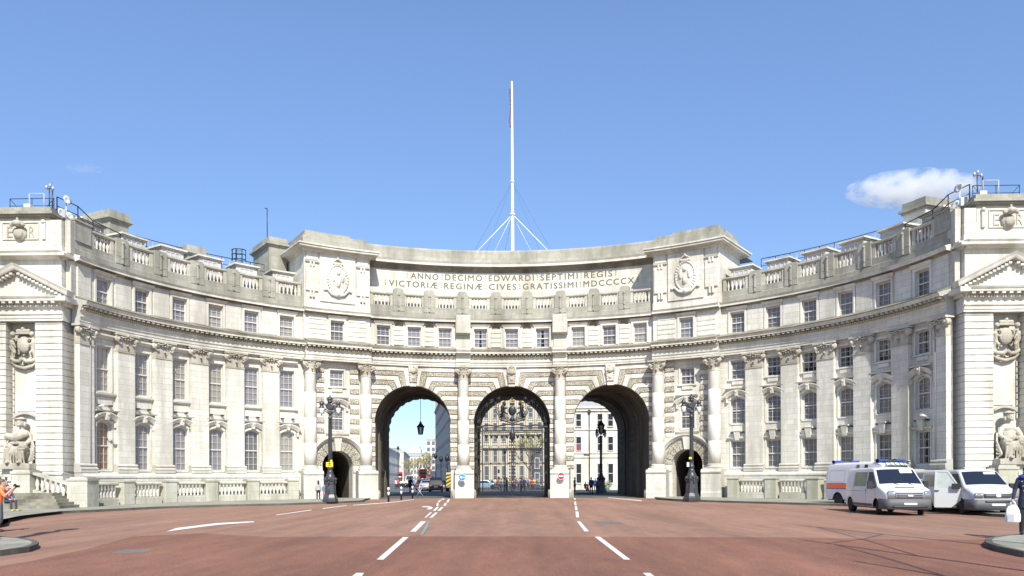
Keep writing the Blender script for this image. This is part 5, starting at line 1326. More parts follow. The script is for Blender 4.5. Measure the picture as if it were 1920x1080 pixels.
m.ball((0, -.1, zc), .34, 12, 8, sy=.3, sz=1.25); m.box(-.2, .2, -.12, .05, zc + .5, zc + .66)
for q in (-1, 1):
    m.tube([(q * .95, 0, zc - .6), (q * .8, -.05, zc - .1), (q * .85, -.08, zc + .3), (q * .7, -.08, zc + .55)], [.1, .14, .17, .11], 7)
    m.ball((q * .66, -.1, zc + .62), .15, 7, 5); m.tube([(q * .75, -.1, zc + .25), (q * .45, -.14, zc + .2)], .06, 5); m.tube([(q * .78, -.1, zc), (q * .4, -.14, zc - .3)], .06, 5)
    for k in range(8): m.tube([(q * (.2 + .12 * k), -.05, zc - .9 + .03 * k), (q * (.35 + .14 * k), -.08, zc - .55 + .06 * k), (q * (.3 + .17 * k), -.05, zc - .4 + .12 * k)], .035, 5)
    for k in range(6): m.ball((q * (.95 + .1 * sin(k)), -.02, zc - .75 + .24 * k), .07, 6, 4)
m.ball((0, -.08, zc - .75), .22, 8, 5, sy=.4); m.tube([(-1.1, 0, zc - .75), (0, -.06, zc - 1.05), (1.1, 0, zc - .75)], .06, 6)
cr = m.build("crest", M['iron'], gate)
m = MB()
for q in (-1, 1): m.tube([(q * .55, -.1, zc + .85), (q * .95, -.1, zc + .8), (q * 1.2, -.1, zc + .5), (q * 1.18, -.1, zc + .1), (q * 1.05, -.1, zc - .1)], .04, 6)
for k in range(5): m.ball((-.2 + .1 * k, -.14, zc + .68), .06, 6, 4)
for q in (-1, 1): m.tube([(q * .2, -.12, zc + .7), (q * .18, -.12, zc + .95), (0, -.12, zc + 1.02)], .035, 5)
m.ball((0, -.12, zc + 1.1), .05, 6, 4); m.lathe([(.36, -.16), (.39, -.15), (.36, -.14)], (0, 0, zc), 20, 'y', sy=1.2) if False else None
m.build("gilded_crown", M['gold'], cr)

# =================================================================== flagpole and flag
fp = thing("flagpole", "tall white flagpole with stays on the roof over the central arch", "flagpole", at(963, 68.5, 20.3))
zt = zat(961, 153.5, 68.5) - 20.3; zs = zat(961, 402, 68.5) - 20.3; zs2 = zat(961, 341, 68.5) - 20.3
M['pole_white'] = plain("white_pole_paint", (.82, .82, .82), .35)
m = MB(); m.lathe([(.2, 0), (.2, .8), (.165, 1.2), (.15, zs), (.13, zs2), (.08, zt - .1)], (0, 0, 0), 12); m.build("pole", M['pole_white'], fp)
m = MB(); m.lathe([(.05, zt - .1), (.1, zt - .05), (.1, zt), (.02, zt + .08)], (0, 0, 0), 8); m.build("finial", M['pole_white'], fp)
m = MB(); m.lathe([(.15, zs - .1), (.24, zs - .08), (.24, zs + .04), (.14, zs + .06)], (0, 0, 0), 10); m.lathe([(.13, zs2 - .05), (.22, zs2 - .04), (.22, zs2 + .04), (.12, zs2 + .05)], (0, 0, 0), 10); m.build("collar", M['pole_white'], fp)
for i, (dx_, dy_, zz, r_) in enumerate(((-5.1, -.2, zs, .03), (5.1, -.2, zs, .03), (-2.9, 1.6, zs, .016), (2.9, 1.6, zs, .016), (-1.0, -1.2, zs, .01), (-4.9, 1.2, zs2, .007), (4.9, 1.2, zs2, .007), (-3.6, 2.6, zs2, .006), (3.6, 2.6, zs2, .006))):
    m = MB(); m.tube([(0, 0, zz), (dx_, dy_, .1)], r_, 5); m.build("stay", M['pole_white'] if r_ > .015 else M['iron'], fp)
# furled union flag
x, y, _ = at(963.3, 68.5); fl = thing("flag", "limp red, white and blue flag furled against the top of the flagpole", "flag", (x - .16, y - .05, zat(961, 240, 68.5)))
m = MB(); H_ = zat(961, 166, 68.5) - zat(961, 240, 68.5); n = 20; rows = []
for i in range(n + 1):
    t = i / n; w_ = .06 + .045 * sin(t * 9) + .05 * (1 - t); row = []
    for k in range(9):
        s_ = k / 8; row.append(m.pt((-w_ * (1 - s_) + .1 * s_ * sin(t * 6) * .4 + .12 * s_, .10 * sin(k * 1.9 + t * 5) + .02, H_ * t)))
    rows.append(row)
for i in range(n):
    for k in range(8): m.face((rows[i][k], rows[i][k + 1], rows[i + 1][k + 1], rows[i + 1][k]), [(k / 8, i / n), ((k + 1) / 8, i / n), ((k + 1) / 8, (i + 1) / n), (k / 8, (i + 1) / n)], True)
mt, nt, b_ = newmat("flag_cloth"); tc = N(nt, "ShaderNodeTexCoord"); wv = N(nt, "ShaderNodeTexWave"); wv.bands_direction = 'DIAGONAL'; wv.inputs["Scale"].default_value = 1.3; wv.inputs["Distortion"].default_value = 3
rp = N(nt, "ShaderNodeValToRGB"); rp.color_ramp.interpolation = 'CONSTANT'; rp.color_ramp.elements[0].color = (.02, .03, .16, 1); rp.color_ramp.elements[1].position = .45; rp.color_ramp.elements[1].color = (.75, .75, .78, 1)
e_ = rp.color_ramp.elements.new(.6); e_.color = (.5, .02, .04, 1); e_ = rp.color_ramp.elements.new(.72); e_.color = (.02, .03, .16, 1)
nt.links.new(tc.outputs["UV"], wv.inputs[0]); nt.links.new(wv.outputs[0], rp.inputs[0]); nt.links.new(rp.outputs[0], b_.inputs["Base Color"])
m.build("cloth", mt, fl)

# =================================================================== things on the roofs
def rail_line(name, label, pts, h=1.0, posts=6, r=.025, mat='iron', brace=False, mid=True):
    o = Vector(pts[0]); t = thing(name, label, "railing", tuple(o)); P = [tuple(Vector(p) - o) for p in pts]
    m = MB(); m.tube([(a, b, c + h) for a, b, c in P], r, 5)
    if mid: m.tube([(a, b, c + h * .45) for a, b, c in P], r * .8, 5)
    m.build("rail", M[mat], t); m = MB()
    tot = len(P) - 1
    for i in range(posts + 1):
        f = i / posts * tot; k = min(int(f), tot - 1); f -= k; p = Vector(P[k]).lerp(Vector(P[k + 1]), f); m.tube([tuple(p), (p.x, p.y, p.z + h)], r, 5)
        if brace and i in (0, posts): q = Vector(P[0]).lerp(Vector(P[-1]), .25 if i == 0 else .75); m.tube([(p.x, p.y, p.z + h), tuple(q)], r * .8, 5)
    m.build("posts", M[mat], t); return t
M['galv'] = plain("galvanised_rail", (.5, .52, .55), .4, .5)
for sg in (-1, 1):
    s_ = "left" if sg < 0 else "right"
    other = "over the left wing roof" if sg < 0 else "over the right wing roof"
    rail_line("roof_railing", "thin black safety railing running " + other, [PC(sg * u, -4.3, 18.3) for u in (19, 21, 23, 25, 27, 29, 31, 33)], 1.05, 14, .028)
    rail_line("roof_railing", "pale wire safety fence behind the black railing " + other, [PC(sg * u, -5.6, 18.45) for u in (19, 21, 23, 25, 27, 29, 30.5)], 1.25, 24, .018, 'galv')
    mp = PPAV(sg)
    rail_line("roof_railing", "dark blue box railing on the " + s_ + " pavilion roof beside cameras", [mp(sg * 1.2, -.9, 17.9), mp(-sg * 1.5, -.9, 17.9)], .8, 2, .022, brace=True)
    q = -sg
    rail_line("stair_railing", "black handrail stepping down from the " + s_ + " pavilion roof", [mp(q * 1.5, -1.2, 17.9), mp(q * 2.3, -2.0, 17.6), mp(q * 2.9, -2.6, 16.9), mp(q * 3.6, -4.5, 16.7)], 1.0, 3, .035)
    t = thing("camera_mast", "cluster of surveillance cameras on a short mast, " + s_ + " pavilion roof", "camera mast", mp(q * 1.35, -.7, 17.9))
    m = MB(); m.tube([(0, 0, 0), (0, 0, 1.4)], .035, 6); m.tube([(-.25, 0, 1.3), (.28, 0, 1.3)], .025, 6); m.tube([(.25, -.1, 0), (.25, -.1, 1.2)], .04, 6); m.build("pole", M['lamp_iron'], t)
    for dx_, dz_ in ((-.25, 1.5), (.05, 1.6), (.32, 1.42)):
        m = MB(); m.lathe([(.06, -.08), (.075, .04), (.06, .09), (.03, .14)], (dx_ * .7, 0, dz_ - .12), 8); m.ball((dx_ * .7, 0, dz_ - .22), .05, 8, 6); m.build("camera", M['galv'], t)
    t2 = thing("dish_aerial", "white dish aerials tilted at the inner edge, " + s_ + " pavilion roof", "dish", mp(q * 2.15, -.9, 17.3))
    for k, (dx_, dz_, tilt) in enumerate(((q * .1, 1.25, .5), (q * .3, .25, .9), (-q * .25, .5, .3))):
        m = MB(); m.tube([(dx_, 0, -.2), (dx_, 0, dz_)], .03, 5)
        m.v += []; base = len(m.v); m.lathe([(.001, 0), (.15, .03), (.27, .1), (.28, .12), (.14, .06), (.001, .03)], (0, 0, 0), 14)
        rot = Matrix.Rotation(q * (pi / 2 - tilt * .4), 3, 'Y') @ Matrix.Rotation(.3, 3, 'X')
        for i in range(base, len(m.v)): w = rot @ Vector(m.v[i]); m.v[i] = (w.x + dx_, w.y, w.z + dz_)
        m.build("dish", M['white_paint'], t2)
    m = MB(); m.box(-.1, .1, -.1, .1, .2, .7); m.build("equipment_box", M['galv'], t2)
    b = thing("equipment_frame", "small white tubular frame beside the cameras, " + s_ + " pavilion roof", "frame", mp(q * .7, -.5, 17.9)); m = MB()
    for a_ in (-.45, .45): m.tube([(a_, 0, 0), (a_, 0, .95)], .02, 5)
    m.tube([(-.45, 0, .95), (.45, 0, .95)], .02, 5); m.build("tube_frame", M['white_paint'], b); m = MB(); m.box(-.7, -.3, -.15, .15, 0, .3); m.build("foot_box", M['white_paint'], b)
t = thing("aerial", "slim whip aerial standing on the stone tower left of the centre block", "aerial", PC(-19.0, -3.6, 21.3)); m = MB(); m.tube([(0, 0, 0), (0, 0, 2.5)], .035, 5); m.tube([(0, 0, 2.5), (-.2, 0, 2.48)], .03, 5); m.build("rod", M['iron'], t)
t = thing("ladder_cage", "black ladder cage by the stone tower at the end of the left roof", "ladder", PC(-20.9, -4.0, 18.3)); m = MB()
for k in range(5): a = pi * k / 4; m.tube([(.55 * cos(a), -.5 * sin(a), .9), (.55 * cos(a), -.5 * sin(a), 1.75)], .035, 5)
for z in (.95, 1.35, 1.73): m.tube([(.55 * cos(pi * k / 8), -.5 * sin(pi * k / 8), z) for k in range(9)], .04, 5)
for x_ in (-.25, .25): m.tube([(x_, 0, 0), (x_, 0, 1.8)], .035, 5)
for k in range(6): m.tube([(-.25, 0, .2 + .3 * k), (.25, 0, .2 + .3 * k)], .02, 4)
m.build("cage", M['iron'], t)
# wall cameras and floodlights on the wings
for sg, u, z, lab in ((-1, 34.1, 6.05, "small surveillance camera on the left wing's end pilaster"), (1, 33.95, 5.15, "white surveillance camera on an arm by the right wing's last window"), (1, 12.6, .0, None)):
    if lab is None: continue
    t = thing("wall_camera", lab, "camera", PC(sg * u, .45, z)); m = MB(); m.tube([(0, .1, 0), (-sg * .25, -.25, .02), (-sg * .5, -.4, .06)], .035, 5); m.build("arm", M['galv'], t)
    m = MB(); m.tube([(-sg * .45, -.38, .08), (-sg * .8, -.55, .16)], .085, 8); m.build("housing", M['white_paint'], t)
for sg in (-1, 1):
    for u in WIN_W:
        for d_ in (-.42, .42):
            z = 6.3 if sg < 0 else 5.05
            m = MB(PC); m.box(sg * u + d_ - .09, sg * u + d_ + .09, 0, .22, z, z + .1); m.build("floodlight", M['lamp_iron'], ARCH)
M['bumper_grey'] = plain('old_lead', (.25, .25, .23), .7)
for sg, u in ((-1, 34.35), (1, 34.3)):
    m = MB(PC); m.tube([(sg * u, .35, 2.2), (sg * u, .35, 10.8)], .03, 6); m.build("downpipe", M['bumper_grey'], ARCH)
# =================================================================== people
def cloth(name, col, rough=.85): return plain(name, col, rough, noise=.15, scale=14)
SKIN = plain("skin", (.52, .33, .25), .55)
def person(label, loc, rz=0, H=1.72, top=(.3, .3, .3), legs=(.05, .05, .07), hair=(.05, .035, .025), shoes=(.03, .03, .03), pose='stand', voxel=.022, sleeve=True, group=None, coat=False, shorts=False, long_hair=False, fem=False):
    """local frame: faces -y"""
    t = thing("person", label, "person", loc, rz, group); k = H / 1.72
    hipz, kneez, shz, hdz = .90, .49, 1.42, 1.61
    lean = 0.0
    F = {}
    sw = .17 if not fem else .155
    if pose == 'walk': fl, fr = (-.10, -.28, .30), (.10, .26, -.02)
    J = {}
    for s_, nm in ((-1, 'l'), (1, 'r')):
        J['hip' + nm] = (s_ * .09, 0, hipz)
        if pose == 'walk':
            f = s_; J['knee' + nm] = (s_ * .1, -.14 * f - .05, kneez + .01); J['ank' + nm] = (s_ * .1, -.28 * f + .02, .09 + (.06 if f < 0 else 0)); 
        elif pose == 'sit':
            J['hip' + nm] = (s_ * .1, 0, .5); J['knee' + nm] = (s_ * .13, -.42, .52); J['ank' + nm] = (s_ * .13, -.46, .09)
        else: J['knee' + nm] = (s_ * .105, -.02, kneez); J['ank' + nm] = (s_ * .11, .02, .09)
    dz = -.4 if pose == 'sit' else 0; hz = hipz + dz
    def S(x, y, z): return (x, y, z + dz)
    lean = {'camera': -.10, 'bend': -.3}.get(pose, 0)
    neck = S(0, lean - .01, 1.46); hd = S(0, lean * 1.15 - .02, hdz)
    for s_, nm in ((-1, 'l'), (1, 'r')):
        J['sh' + nm] = S(s_ * sw, lean, shz - .02)
        if pose == 'camera': J['el' + nm] = S(s_ * .26, -.25, 1.18); J['wr' + nm] = S(s_ * .10, -.44, 1.42)
        elif pose == 'walk': J['el' + nm] = S(s_ * .24, .08 * s_, 1.14); J['wr' + nm] = S(s_ * .25, -.06 + .16 * s_, .90)
        elif pose == 'sit': J['el' + nm] = S(s_ * .24, -.08, 1.14); J['wr' + nm] = S(s_ * .14, -.3, 1.02)
        elif pose == 'bag' and s_ < 0: J['el' + nm] = S(s_ * .25, .02, 1.14); J['wr' + nm] = S(s_ * .31, -.1, .90)
        else: J['el' + nm] = S(s_ * .23, .03, 1.14); J['wr' + nm] = S(s_ * .23, -.05, .90)
    def seg(m, a, b, r0, r1, n=3, seg_=9):
        a, b = Vector(a), Vector(b); m.tube([tuple(a.lerp(b, i / n)) for i in range(n + 1)], [r0 + (r1 - r0) * i / n for i in range(n + 1)], seg_)
        m.ball(tuple(b), r1, 8, 6); m.ball(tuple(a), r0, 8, 6)
    def sc(m): m.mp = lambda x, y, z: (x * k, y * k, z * k); return m
    def torso(m, g):
        m.lathe([(.12 + g, hz - .06), (.165 + g, hz), (.15 + g, hz + .14), (.145 + g, hz + .24), (.175 + g, hz + .38), (.18 + g, hz + .46), (.12 + g, hz + .55), (.06, hz + .58)], (0, 0, 0), 14, sy=.66)
        if lean:
            for i in range(len(m.v)):
                x, y, z = m.v[i]; zz = z / k - hz
                if zz > 0: m.v[i] = (x, y + lean * k * min(zz / .5, 1.1), z)
    b = sc(MB()); torso(b, -.015)
    seg(b, S(0, lean, 1.40), neck, .06, .055); b.ball(hd, .092, 14, 10, sx=.82, sy=1.0, sz=1.28); b.ball((hd[0], hd[1] - .03, hd[2] - .07), .06, 10, 6, sz=.9)
    b.ball((hd[0], hd[1] - .10, hd[2] - .02), .018, 6, 4, sz=1.5)
    for s_ in (-1, 1): b.ball((hd[0] + s_ * .078, hd[1], hd[2] - .01), .022, 6, 4, sx=.5, sz=1.4)
    for nm in 'lr':
        seg(b, J['sh' + nm], J['el' + nm], .045, .038); seg(b, J['el' + nm], J['wr' + nm], .038, .026)
        w = Vector(J['wr' + nm]); d = (w - Vector(J['el' + nm])).normalized(); side = Vector((1 if nm == 'l' else -1, 0, 0)); side = (side - d * side.dot(d)).normalized(); up_ = d.cross(side)
        b.ball(tuple(w + d * .045), .036, 8, 6, sz=1.2)
        for f in range(4):
            o_ = up_ * (-.027 + .018 * f); p0 = w + d * .07 + o_; L_ = (.055, .065, .06, .045)[f]
            p1 = p0 + d * L_ * .6; p2 = p1 + d * L_ * .25 + side * L_ * .5
            b.tube([tuple(p0), tuple(p1), tuple(p2)], [.0115, .0105, .009], 6)
        b.tube([tuple(w + d * .03), tuple(w + d * .055 + side * .03 - up_ * .025), tuple(w + d * .085 + side * .035 - up_ * .02)], [.014, .012, .009], 6)
        seg(b, J['hip' + nm], J['knee' + nm], .07, .05); seg(b, J['knee' + nm], J['ank' + nm], .048, .034)
    sculpt(b, "body", SKIN, t, min(voxel, .016) if voxel < .02 else voxel, 1)
    c = sc(MB()); torso(c, .012)
    if coat: c.lathe([(.19, hz - .22), (.185, hz), (.15, hz + .1)], (0, 0, 0), 14, sy=.72)
    for nm in 'lr':
        seg(c, J['sh' + nm], J['el' + nm], .062, .052)
        if sleeve: seg(c, J['el' + nm], J['wr' + nm], .052, .038)
    sculpt(c, "coat" if coat else "shirt", cloth("top_cloth", top), t, voxel, 2)
    c = sc(MB()); c.lathe([(.13, hz - .12), (.178, hz - .02), (.165, hz + .06)], (0, 0, 0), 14, sy=.68)
    for nm in 'lr':
        seg(c, J['hip' + nm], J['knee' + nm], .096 if not shorts else .12, .066 if not shorts else .11)
        if not shorts: seg(c, J['knee' + nm], J['ank' + nm], .066, .052)
        else: a_, b_ = Vector(J['knee' + nm]), Vector(J['ank' + nm]); seg(c, a_, a_.lerp(b_, .35), .11, .1)
    sculpt(c, "trousers", cloth("leg_cloth", legs), t, voxel, 2)
    c = sc(MB()); c.ball((hd[0], hd[1] + .018, hd[2] + .028), .1, 12, 8, sx=.86, sz=1.12)
    if long_hair: c.tube([(hd[0], hd[1] + .05, hd[2] + .02), (hd[0], hd[1] + .08, hd[2] - .14), (hd[0], hd[1] + .09, hd[2] - .28)], [.09, .09, .05], 8)
    sculpt(c, "hair", plain("hair", hair, .6), t, voxel, 1)
    for nm in 'lr':
        c = sc(MB()); a_ = J['ank' + nm]; c.ball((a_[0], a_[1] - .05, a_[2] - .045), .055, 8, 6, sy=2.3, sz=.75); c.ball((a_[0], a_[1] + .01, a_[2]), .05, 8, 6)
        sculpt(c, "shoe", plain("shoe", shoes, .5), t, voxel * .8, 1)
    return t
def gp(px, py, z=0.0): x, y = ground_pt(px, py, z); return (x, y, z)
# the passer-by at the right edge, walking left with a carrier bag
x, y, _ = at(1925, 19.4); pR = person("person in dark navy jacket walking at the right edge with a white carrier bag", (x, y, .13), radians(-22), 1.76, (.018, .022, .05), (.012, .012, .018), (.04, .03, .025), pose='bag', voxel=.014, coat=True)
m = MB(); m.tube([(-.15, -.06, 1.5), (0, -.13, 1.49), (.15, -.05, 1.5), (.1, .08, 1.52), (-.1, .08, 1.52), (-.15, -.06, 1.5)], .05, 7); m.build("scarf", cloth("blue_scarf", (.05, .09, .42)), pR)
m = MB()
for k in range(3): m.ball((-.13 + .02 * k, -.13 - .01 * k, 1.38 - .12 * k), .016, 6, 4)
m.build("button", M['galv'], pR)
wr = pR.matrix_basis @ Vector((-.325, -.11, .84))
bag = thing("carrier_bag", "white plastic carrier bag with a grey lower panel held by the passer-by", "bag", (wr.x, wr.y, wr.z), radians(-18))
bagm = plain("white_plastic", (.80, .80, .82), .35, noise=.05, bump=.5, scale=9)
m = MB(); rows = []
prof = [(0, .07, .02), (-.07, .12, .04), (-.13, .15, .07), (-.28, .17, .095), (-.42, .18, .10), (-.455, .165, .09)]
for dz, hx, hy in prof:
    rows.append([m.pt((hx * cos(2 * pi * i / 18) * (1 + .06 * sin(i * 2.3 + dz * 20)), hy * sin(2 * pi * i / 18) * (1 + .1 * sin(i * 3.1)), dz - .06)) for i in range(18)])
for a_ in range(len(rows) - 1):
    for i in range(18): j = (i + 1) % 18; m.face((rows[a_][i], rows[a_][j], rows[a_ + 1][j], rows[a_ + 1][i]), [(0, 0)] * 4, True)
m.face(rows[-1], [(0, 0)] * 18); m.build("bag_body", bagm, bag)
m = MB()
for q in (-1, 1): m.tube([(q * .06, 0, -.08), (q * .035, -.01, .0), (q * .008, 0, .055)], [.03, .016, .01], 6)
m.build("handle", bagm, bag)
m = MB(); m.box(-.15, .0, -.115, -.108, -.50, -.30); m.build("printed_panel", plain("grey_print", (.35, .37, .40), .5), bag)
# photographer at the left edge
x, y, _ = at(-4, 24); pL = person("person in orange shirt and grey shorts raising a camera at the left edge", (x, y, .0), radians(112), 1.68, (.85, .22, .08), (.20, .21, .23), (.10, .07, .05), pose='camera', voxel=.015, sleeve=False, shorts=True)
hd = pL.matrix_basis @ Vector((0, -.47, 1.46)); ca = thing("camera", "black camera held up by the person in orange", "camera", tuple(hd), radians(112))
m = MB(); m.box(-.07, .07, -.035, .035, -.05, .05); m.box(-.03, .03, -.03, .03, .05, .08); m.build("camera_body", M['iron'], ca); m = MB(); m.lathe([(.036, -.035), (.04, -.12), (.036, -.13)], (0, 0, 0), 12, 'y'); m.build("lens", M['iron'], ca)
hb = pL.matrix_basis @ Vector((.12, .2, .62)); bg_ = thing("shoulder_bag", "black shoulder bag hanging at the hip of the person in orange", "bag", tuple(hb), radians(112))
m = MB(); m.box(-.16, .16, -.07, .07, -.12, .12); m.build("bag_body", cloth("black_nylon", (.02, .02, .025)), bg_)
m = MB(); m.tube([(-.12, 0, .1), (-.16, -.16, .5), (-.1, -.3, .86), (.02, -.2, .8), (.12, 0, .1)], .016, 5); m.build("strap", M['iron'], bg_)
x, y, _ = at(14, 37.4); person("person in dark clothes sitting on the left steps, blue and yellow shoes", (x, y, .12), radians(70), 1.7, (.05, .07, .16), (.05, .05, .06), shoes=(.5, .5, .1), pose='sit', voxel=.022)
x, y, z = gp(597, 939.5, .12); person("person with long black hair and grey top standing left of the lamp post", (x, y, .12), radians(200), 1.42, (.42, .38, .42), (.02, .02, .025), (.01, .01, .012), (.7, .7, .7), voxel=.018, long_hair=True, fem=True)
x, y, _ = at(608.5, 52); person("child in teal half hidden behind the left lamp post", (x, y, .12), radians(160), 1.25, (.12, .22, .22), (.08, .12, .13), pose='stand', voxel=.022)
x, y, _ = at(608, 51.6); t = thing("pink_bag", "small pink bag carried by the child beside the lamp post", "bag", (x, y, .62)); m = MB(); m.ball((0, 0, 0), .13, 10, 7, sz=1.2, sy=.6); m.build("bag_body", cloth("pink", (.72, .12, .2)), t)

# =================================================================== vehicles
M['van_white'] = plain("white_vehicle_paint", (.68, .70, .73), .28, coat=.6)
M['van_silver'] = plain("pale_grey_vehicle_paint", (.50, .52, .52), .28, coat=.6)
M['bumper'] = plain("grey_plastic", (.085, .09, .095), .6); M['dark_plastic'] = plain("black_plastic", (.022, .022, .025), .5)
M['tyre'] = plain("tyre_rubber", (.018, .018, .018), .85); M['rim'] = plain("wheel_rim", (.42, .43, .44), .4, .5)
M['headlight'] = plain("headlight_glass", (.34, .36, .38), .12, .6, coat=.8); M['plate'] = plain("number_plate", (.78, .78, .78), .4)
M['blue_lamp'] = plain("blue_lamp_cover", (.02, .06, .34), .25, coat=.7); M['orange_band'] = plain("orange_reflective_band", (.85, .16, .03), .4); M['band_edge'] = plain("blue_band_edge", (.05, .06, .35), .4)
M['windscreen'] = plain("dark_windscreen", (.012, .016, .026), .1, coat=.5)
M['side_glass'] = plain("side_glass_painted_reflection", (.15, .21, .10), .25, noise=.8, scale=1.1, coat=.4)  # blotchy green base colour stands in for a reflection of trees
M['grille_grey'] = plain("silver_grey_grille", (.26, .27, .28), .45)
def interp(tab, x):
    if x <= tab[0][0]: return tab[0][1]
    for (a, b), (c, d) in zip(tab, tab[1:]):
        if x <= c: return b + (d - b) * (x - a) / (c - a)
    return tab[-1][1]
class Vehicle:
    """x forward, y left, z up; top(x) is the side profile"""
    def __init__(s, name, label, cat, loc, rz, paint, top, W, sill, wheels, wr, tumble, nose=.12, bulge=.10, round_=.10, group=None):
        s.root = thing(name, label, cat, loc, rz, group); s.top, s.W, s.sill, s.wheels, s.wr, s.tumble, s.bulge, s.r = top, W, sill, wheels, wr, tumble, bulge, round_
        s.x0, s.x1 = top[0][0], top[-1][0]; s.nose = nose; s.paint = paint
    def hw(s, x, z):
        h = s.W / 2 * interp(s.tumble, z); zt = interp(s.top, x)
        if x > s.x1 - .5: h *= 1 - s.nose * ((x - s.x1 + .5) / .5) ** 2
        if x < s.x0 + .15: h *= 1 - .04 * ((s.x0 + .15 - x) / .15) ** 2
        d = zt - z
        if 0 <= d < s.r: h -= s.r * (1 - sqrt(max(0, 1 - (1 - d / s.r) ** 2)))
        return h
    def body(s, mat):
        m = MB(); xs = []; n = 72
        xs = sorted(set([s.x0 + (s.x1 - s.x0) * i / n for i in range(n + 1)] + [p[0] for p in s.top]))
        def zb(x):
            z = s.sill
            for w in s.wheels:
                dx = abs(x - w); R = s.wr + .07
                if dx < R: z = max(z, s.wr + sqrt(R * R - dx * dx) * .98)
            return z
        cols = []
        for x in xs:
            zt = interp(s.top, x); b = zb(x); L_ = []
            zz = [b + (zt - s.r - b) * i / 7 for i in range(8)] + [zt - s.r * (1 - sin(a)) for a in (.35, .7, 1.1, 1.45)]
            for z in zz: L_.append((s.hw(x, z), z))
            L_.append((max(s.hw(x, zt) * 0 + L_[-1][0] - s.r * .12, .01), zt)); cols.append((x, L_))
        for sd in (-1, 1):
            rows = [[m.pt((x - s.bulge * 0, sd * h, z)) for h, z in L_] for x, L_ in cols]
            for i in range(len(rows) - 1):
                for k in range(len(rows[0]) - 1): m.face((rows[i][k], rows[i + 1][k], rows[i + 1][k + 1], rows[i][k + 1]), [(0, 0)] * 4, True)
            if sd < 0: R_ = rows
            else: Lr = rows
        # top
        K = 8; tops = []
        for (x, L_), a, b in zip(cols, R_, Lr):
            h, zt = L_[-1]; row = [a[-1]] + [m.pt((x, -h + 2 * h * k / K, zt + .03 * (1 - (2 * k / K - 1) ** 2))) for k in range(1, K)] + [b[-1]]; tops.append(row)
        for i in range(len(tops) - 1):
            for k in range(K): m.face((tops[i][k], tops[i + 1][k], tops[i + 1][k + 1], tops[i][k + 1]), [(0, 0)] * 4, True)
        # ends
        for e, sg in ((0, -1), (-1, 1)):
            x, L_ = cols[e]; prev = None
            for k in range(len(L_)):
                h, z = L_[k]; row = []
                for q in range(K + 1):
                    y = -h + 2 * h * q / K; row.append(m.pt((x + sg * s.bulge * (1 - (y / max(h, .01)) ** 2) * (1 if k < len(L_) - 2 else .5), y, z)))
                if prev:
                    for q in range(K): m.face((prev[q], prev[q + 1], row[q + 1], row[q]), [(0, 0)] * 4, True)
                prev = row
            h, z = L_[-1]; m.face(prev + tops[e][::-1], [(0, 0)] * (2 * K + 2)) if False else None
            for q in range(K): m.face((prev[q], prev[q + 1], tops[e][q + 1], tops[e][q]), [(0, 0)] * 4, True)
        o = m.build("body", mat, s.root)
        u_ = MB(); u_.box(s.x0 + .1, s.x1 - .1, -s.W / 2 + .12, s.W / 2 - .12, s.sill - .06, s.sill + .1)
        for w in s.wheels: u_.box(w - s.wr - .08, w + s.wr + .08, -s.W / 2 + .3, s.W / 2 - .3, s.sill, s.wr * 2 + .12)
        u_.build("underbody", M['dark_plastic'], s.root)
        return o
    def wheel(s, steer=0.0):
        for w in s.wheels:
            for sd in (-1, 1):
                m = MB(); y = sd * (s.W / 2 - .13); cx, cy = w, y
                m.lathe([(s.wr * .62, -.11), (s.wr * .93, -.11), (s.wr, -.07), (s.wr, .07), (s.wr * .93, .11), (s.wr * .62, .11)], (0, 0, 0), 24, 'y')
                a = steer if w == max(s.wheels) else 0
                def xf(mm):
                    for i in range(len(mm.v)): x, yy, z = mm.v[i]; mm.v[i] = (cx + x * cos(a) - yy * sin(a), cy + x * sin(a) + yy * cos(a), s.wr + z)
                xf(m); t = m.build("wheel", M['tyre'], s.root)
                m = MB(); m.lathe([(s.wr * .62, sd * .10), (s.wr * .56, sd * .07), (s.wr * .2, sd * .06), (s.wr * .16, sd * .09), (.001, sd * .09)], (0, 0, 0), 20, 'y')
                for q in range(8): t_ = 2 * pi * q / 8; m.ball((s.wr * .4 * cos(t_), sd * .075, s.wr * .4 * sin(t_)), .03, 5, 4)
                xf(m); m.build("rim", M['rim'], t)
    def side_patch(s, sd, x0, x1, z0, z1, off=.008, slant0=0.0, slant1=0.0, n=8, mb=None, ztop=None):
        m = mb or MB(); rows = []
        for i in range(n + 1):
            row = []
            for k in range(7):
                f = k / 6; xx0 = x0 + slant0 * f; xx1 = x1 + slant1 * f; x = xx0 + (xx1 - xx0) * i / n; z = z0 + (z1 - z0) * f
                row.append(m.pt((x, sd * (s.hw(x, z) + off), z)))
            rows.append(row)
        for i in range(n):
            for k in range(6): m.face((rows[i][k], rows[i + 1][k], rows[i + 1][k + 1], rows[i][k + 1]), [(0, 0)] * 4, True)
        return m
    def top_patch(s, x0, x1, f0, f1, off=.008, n=6, K=8, mb=None):
        """patch on the upper skin between stations; f = share of the half width"""
        m = mb or MB(); rows = []
        for i in range(n + 1):
            x = x0 + (x1 - x0) * i / n; zt = interp(s.top, x); h = s.hw(x, zt - .02) ; f = f0 + (f1 - f0) * i / n; row = []
            dz = (interp(s.top, x + .02) - interp(s.top, x - .02)) / .04; nl = sqrt(1 + dz * dz)
            for k in range(K + 1):
                q = -1 + 2 * k / K; row.append(m.pt((x - dz / nl * off, q * h * f, zt + .03 * (1 - (q * f) ** 2) + off / nl)))
            rows.append(row)
        for i in range(n):
            for k in range(K): m.face((rows[i][k], rows[i + 1][k], rows[i + 1][k + 1], rows[i][k + 1]), [(0, 0)] * 4, True)
        return m
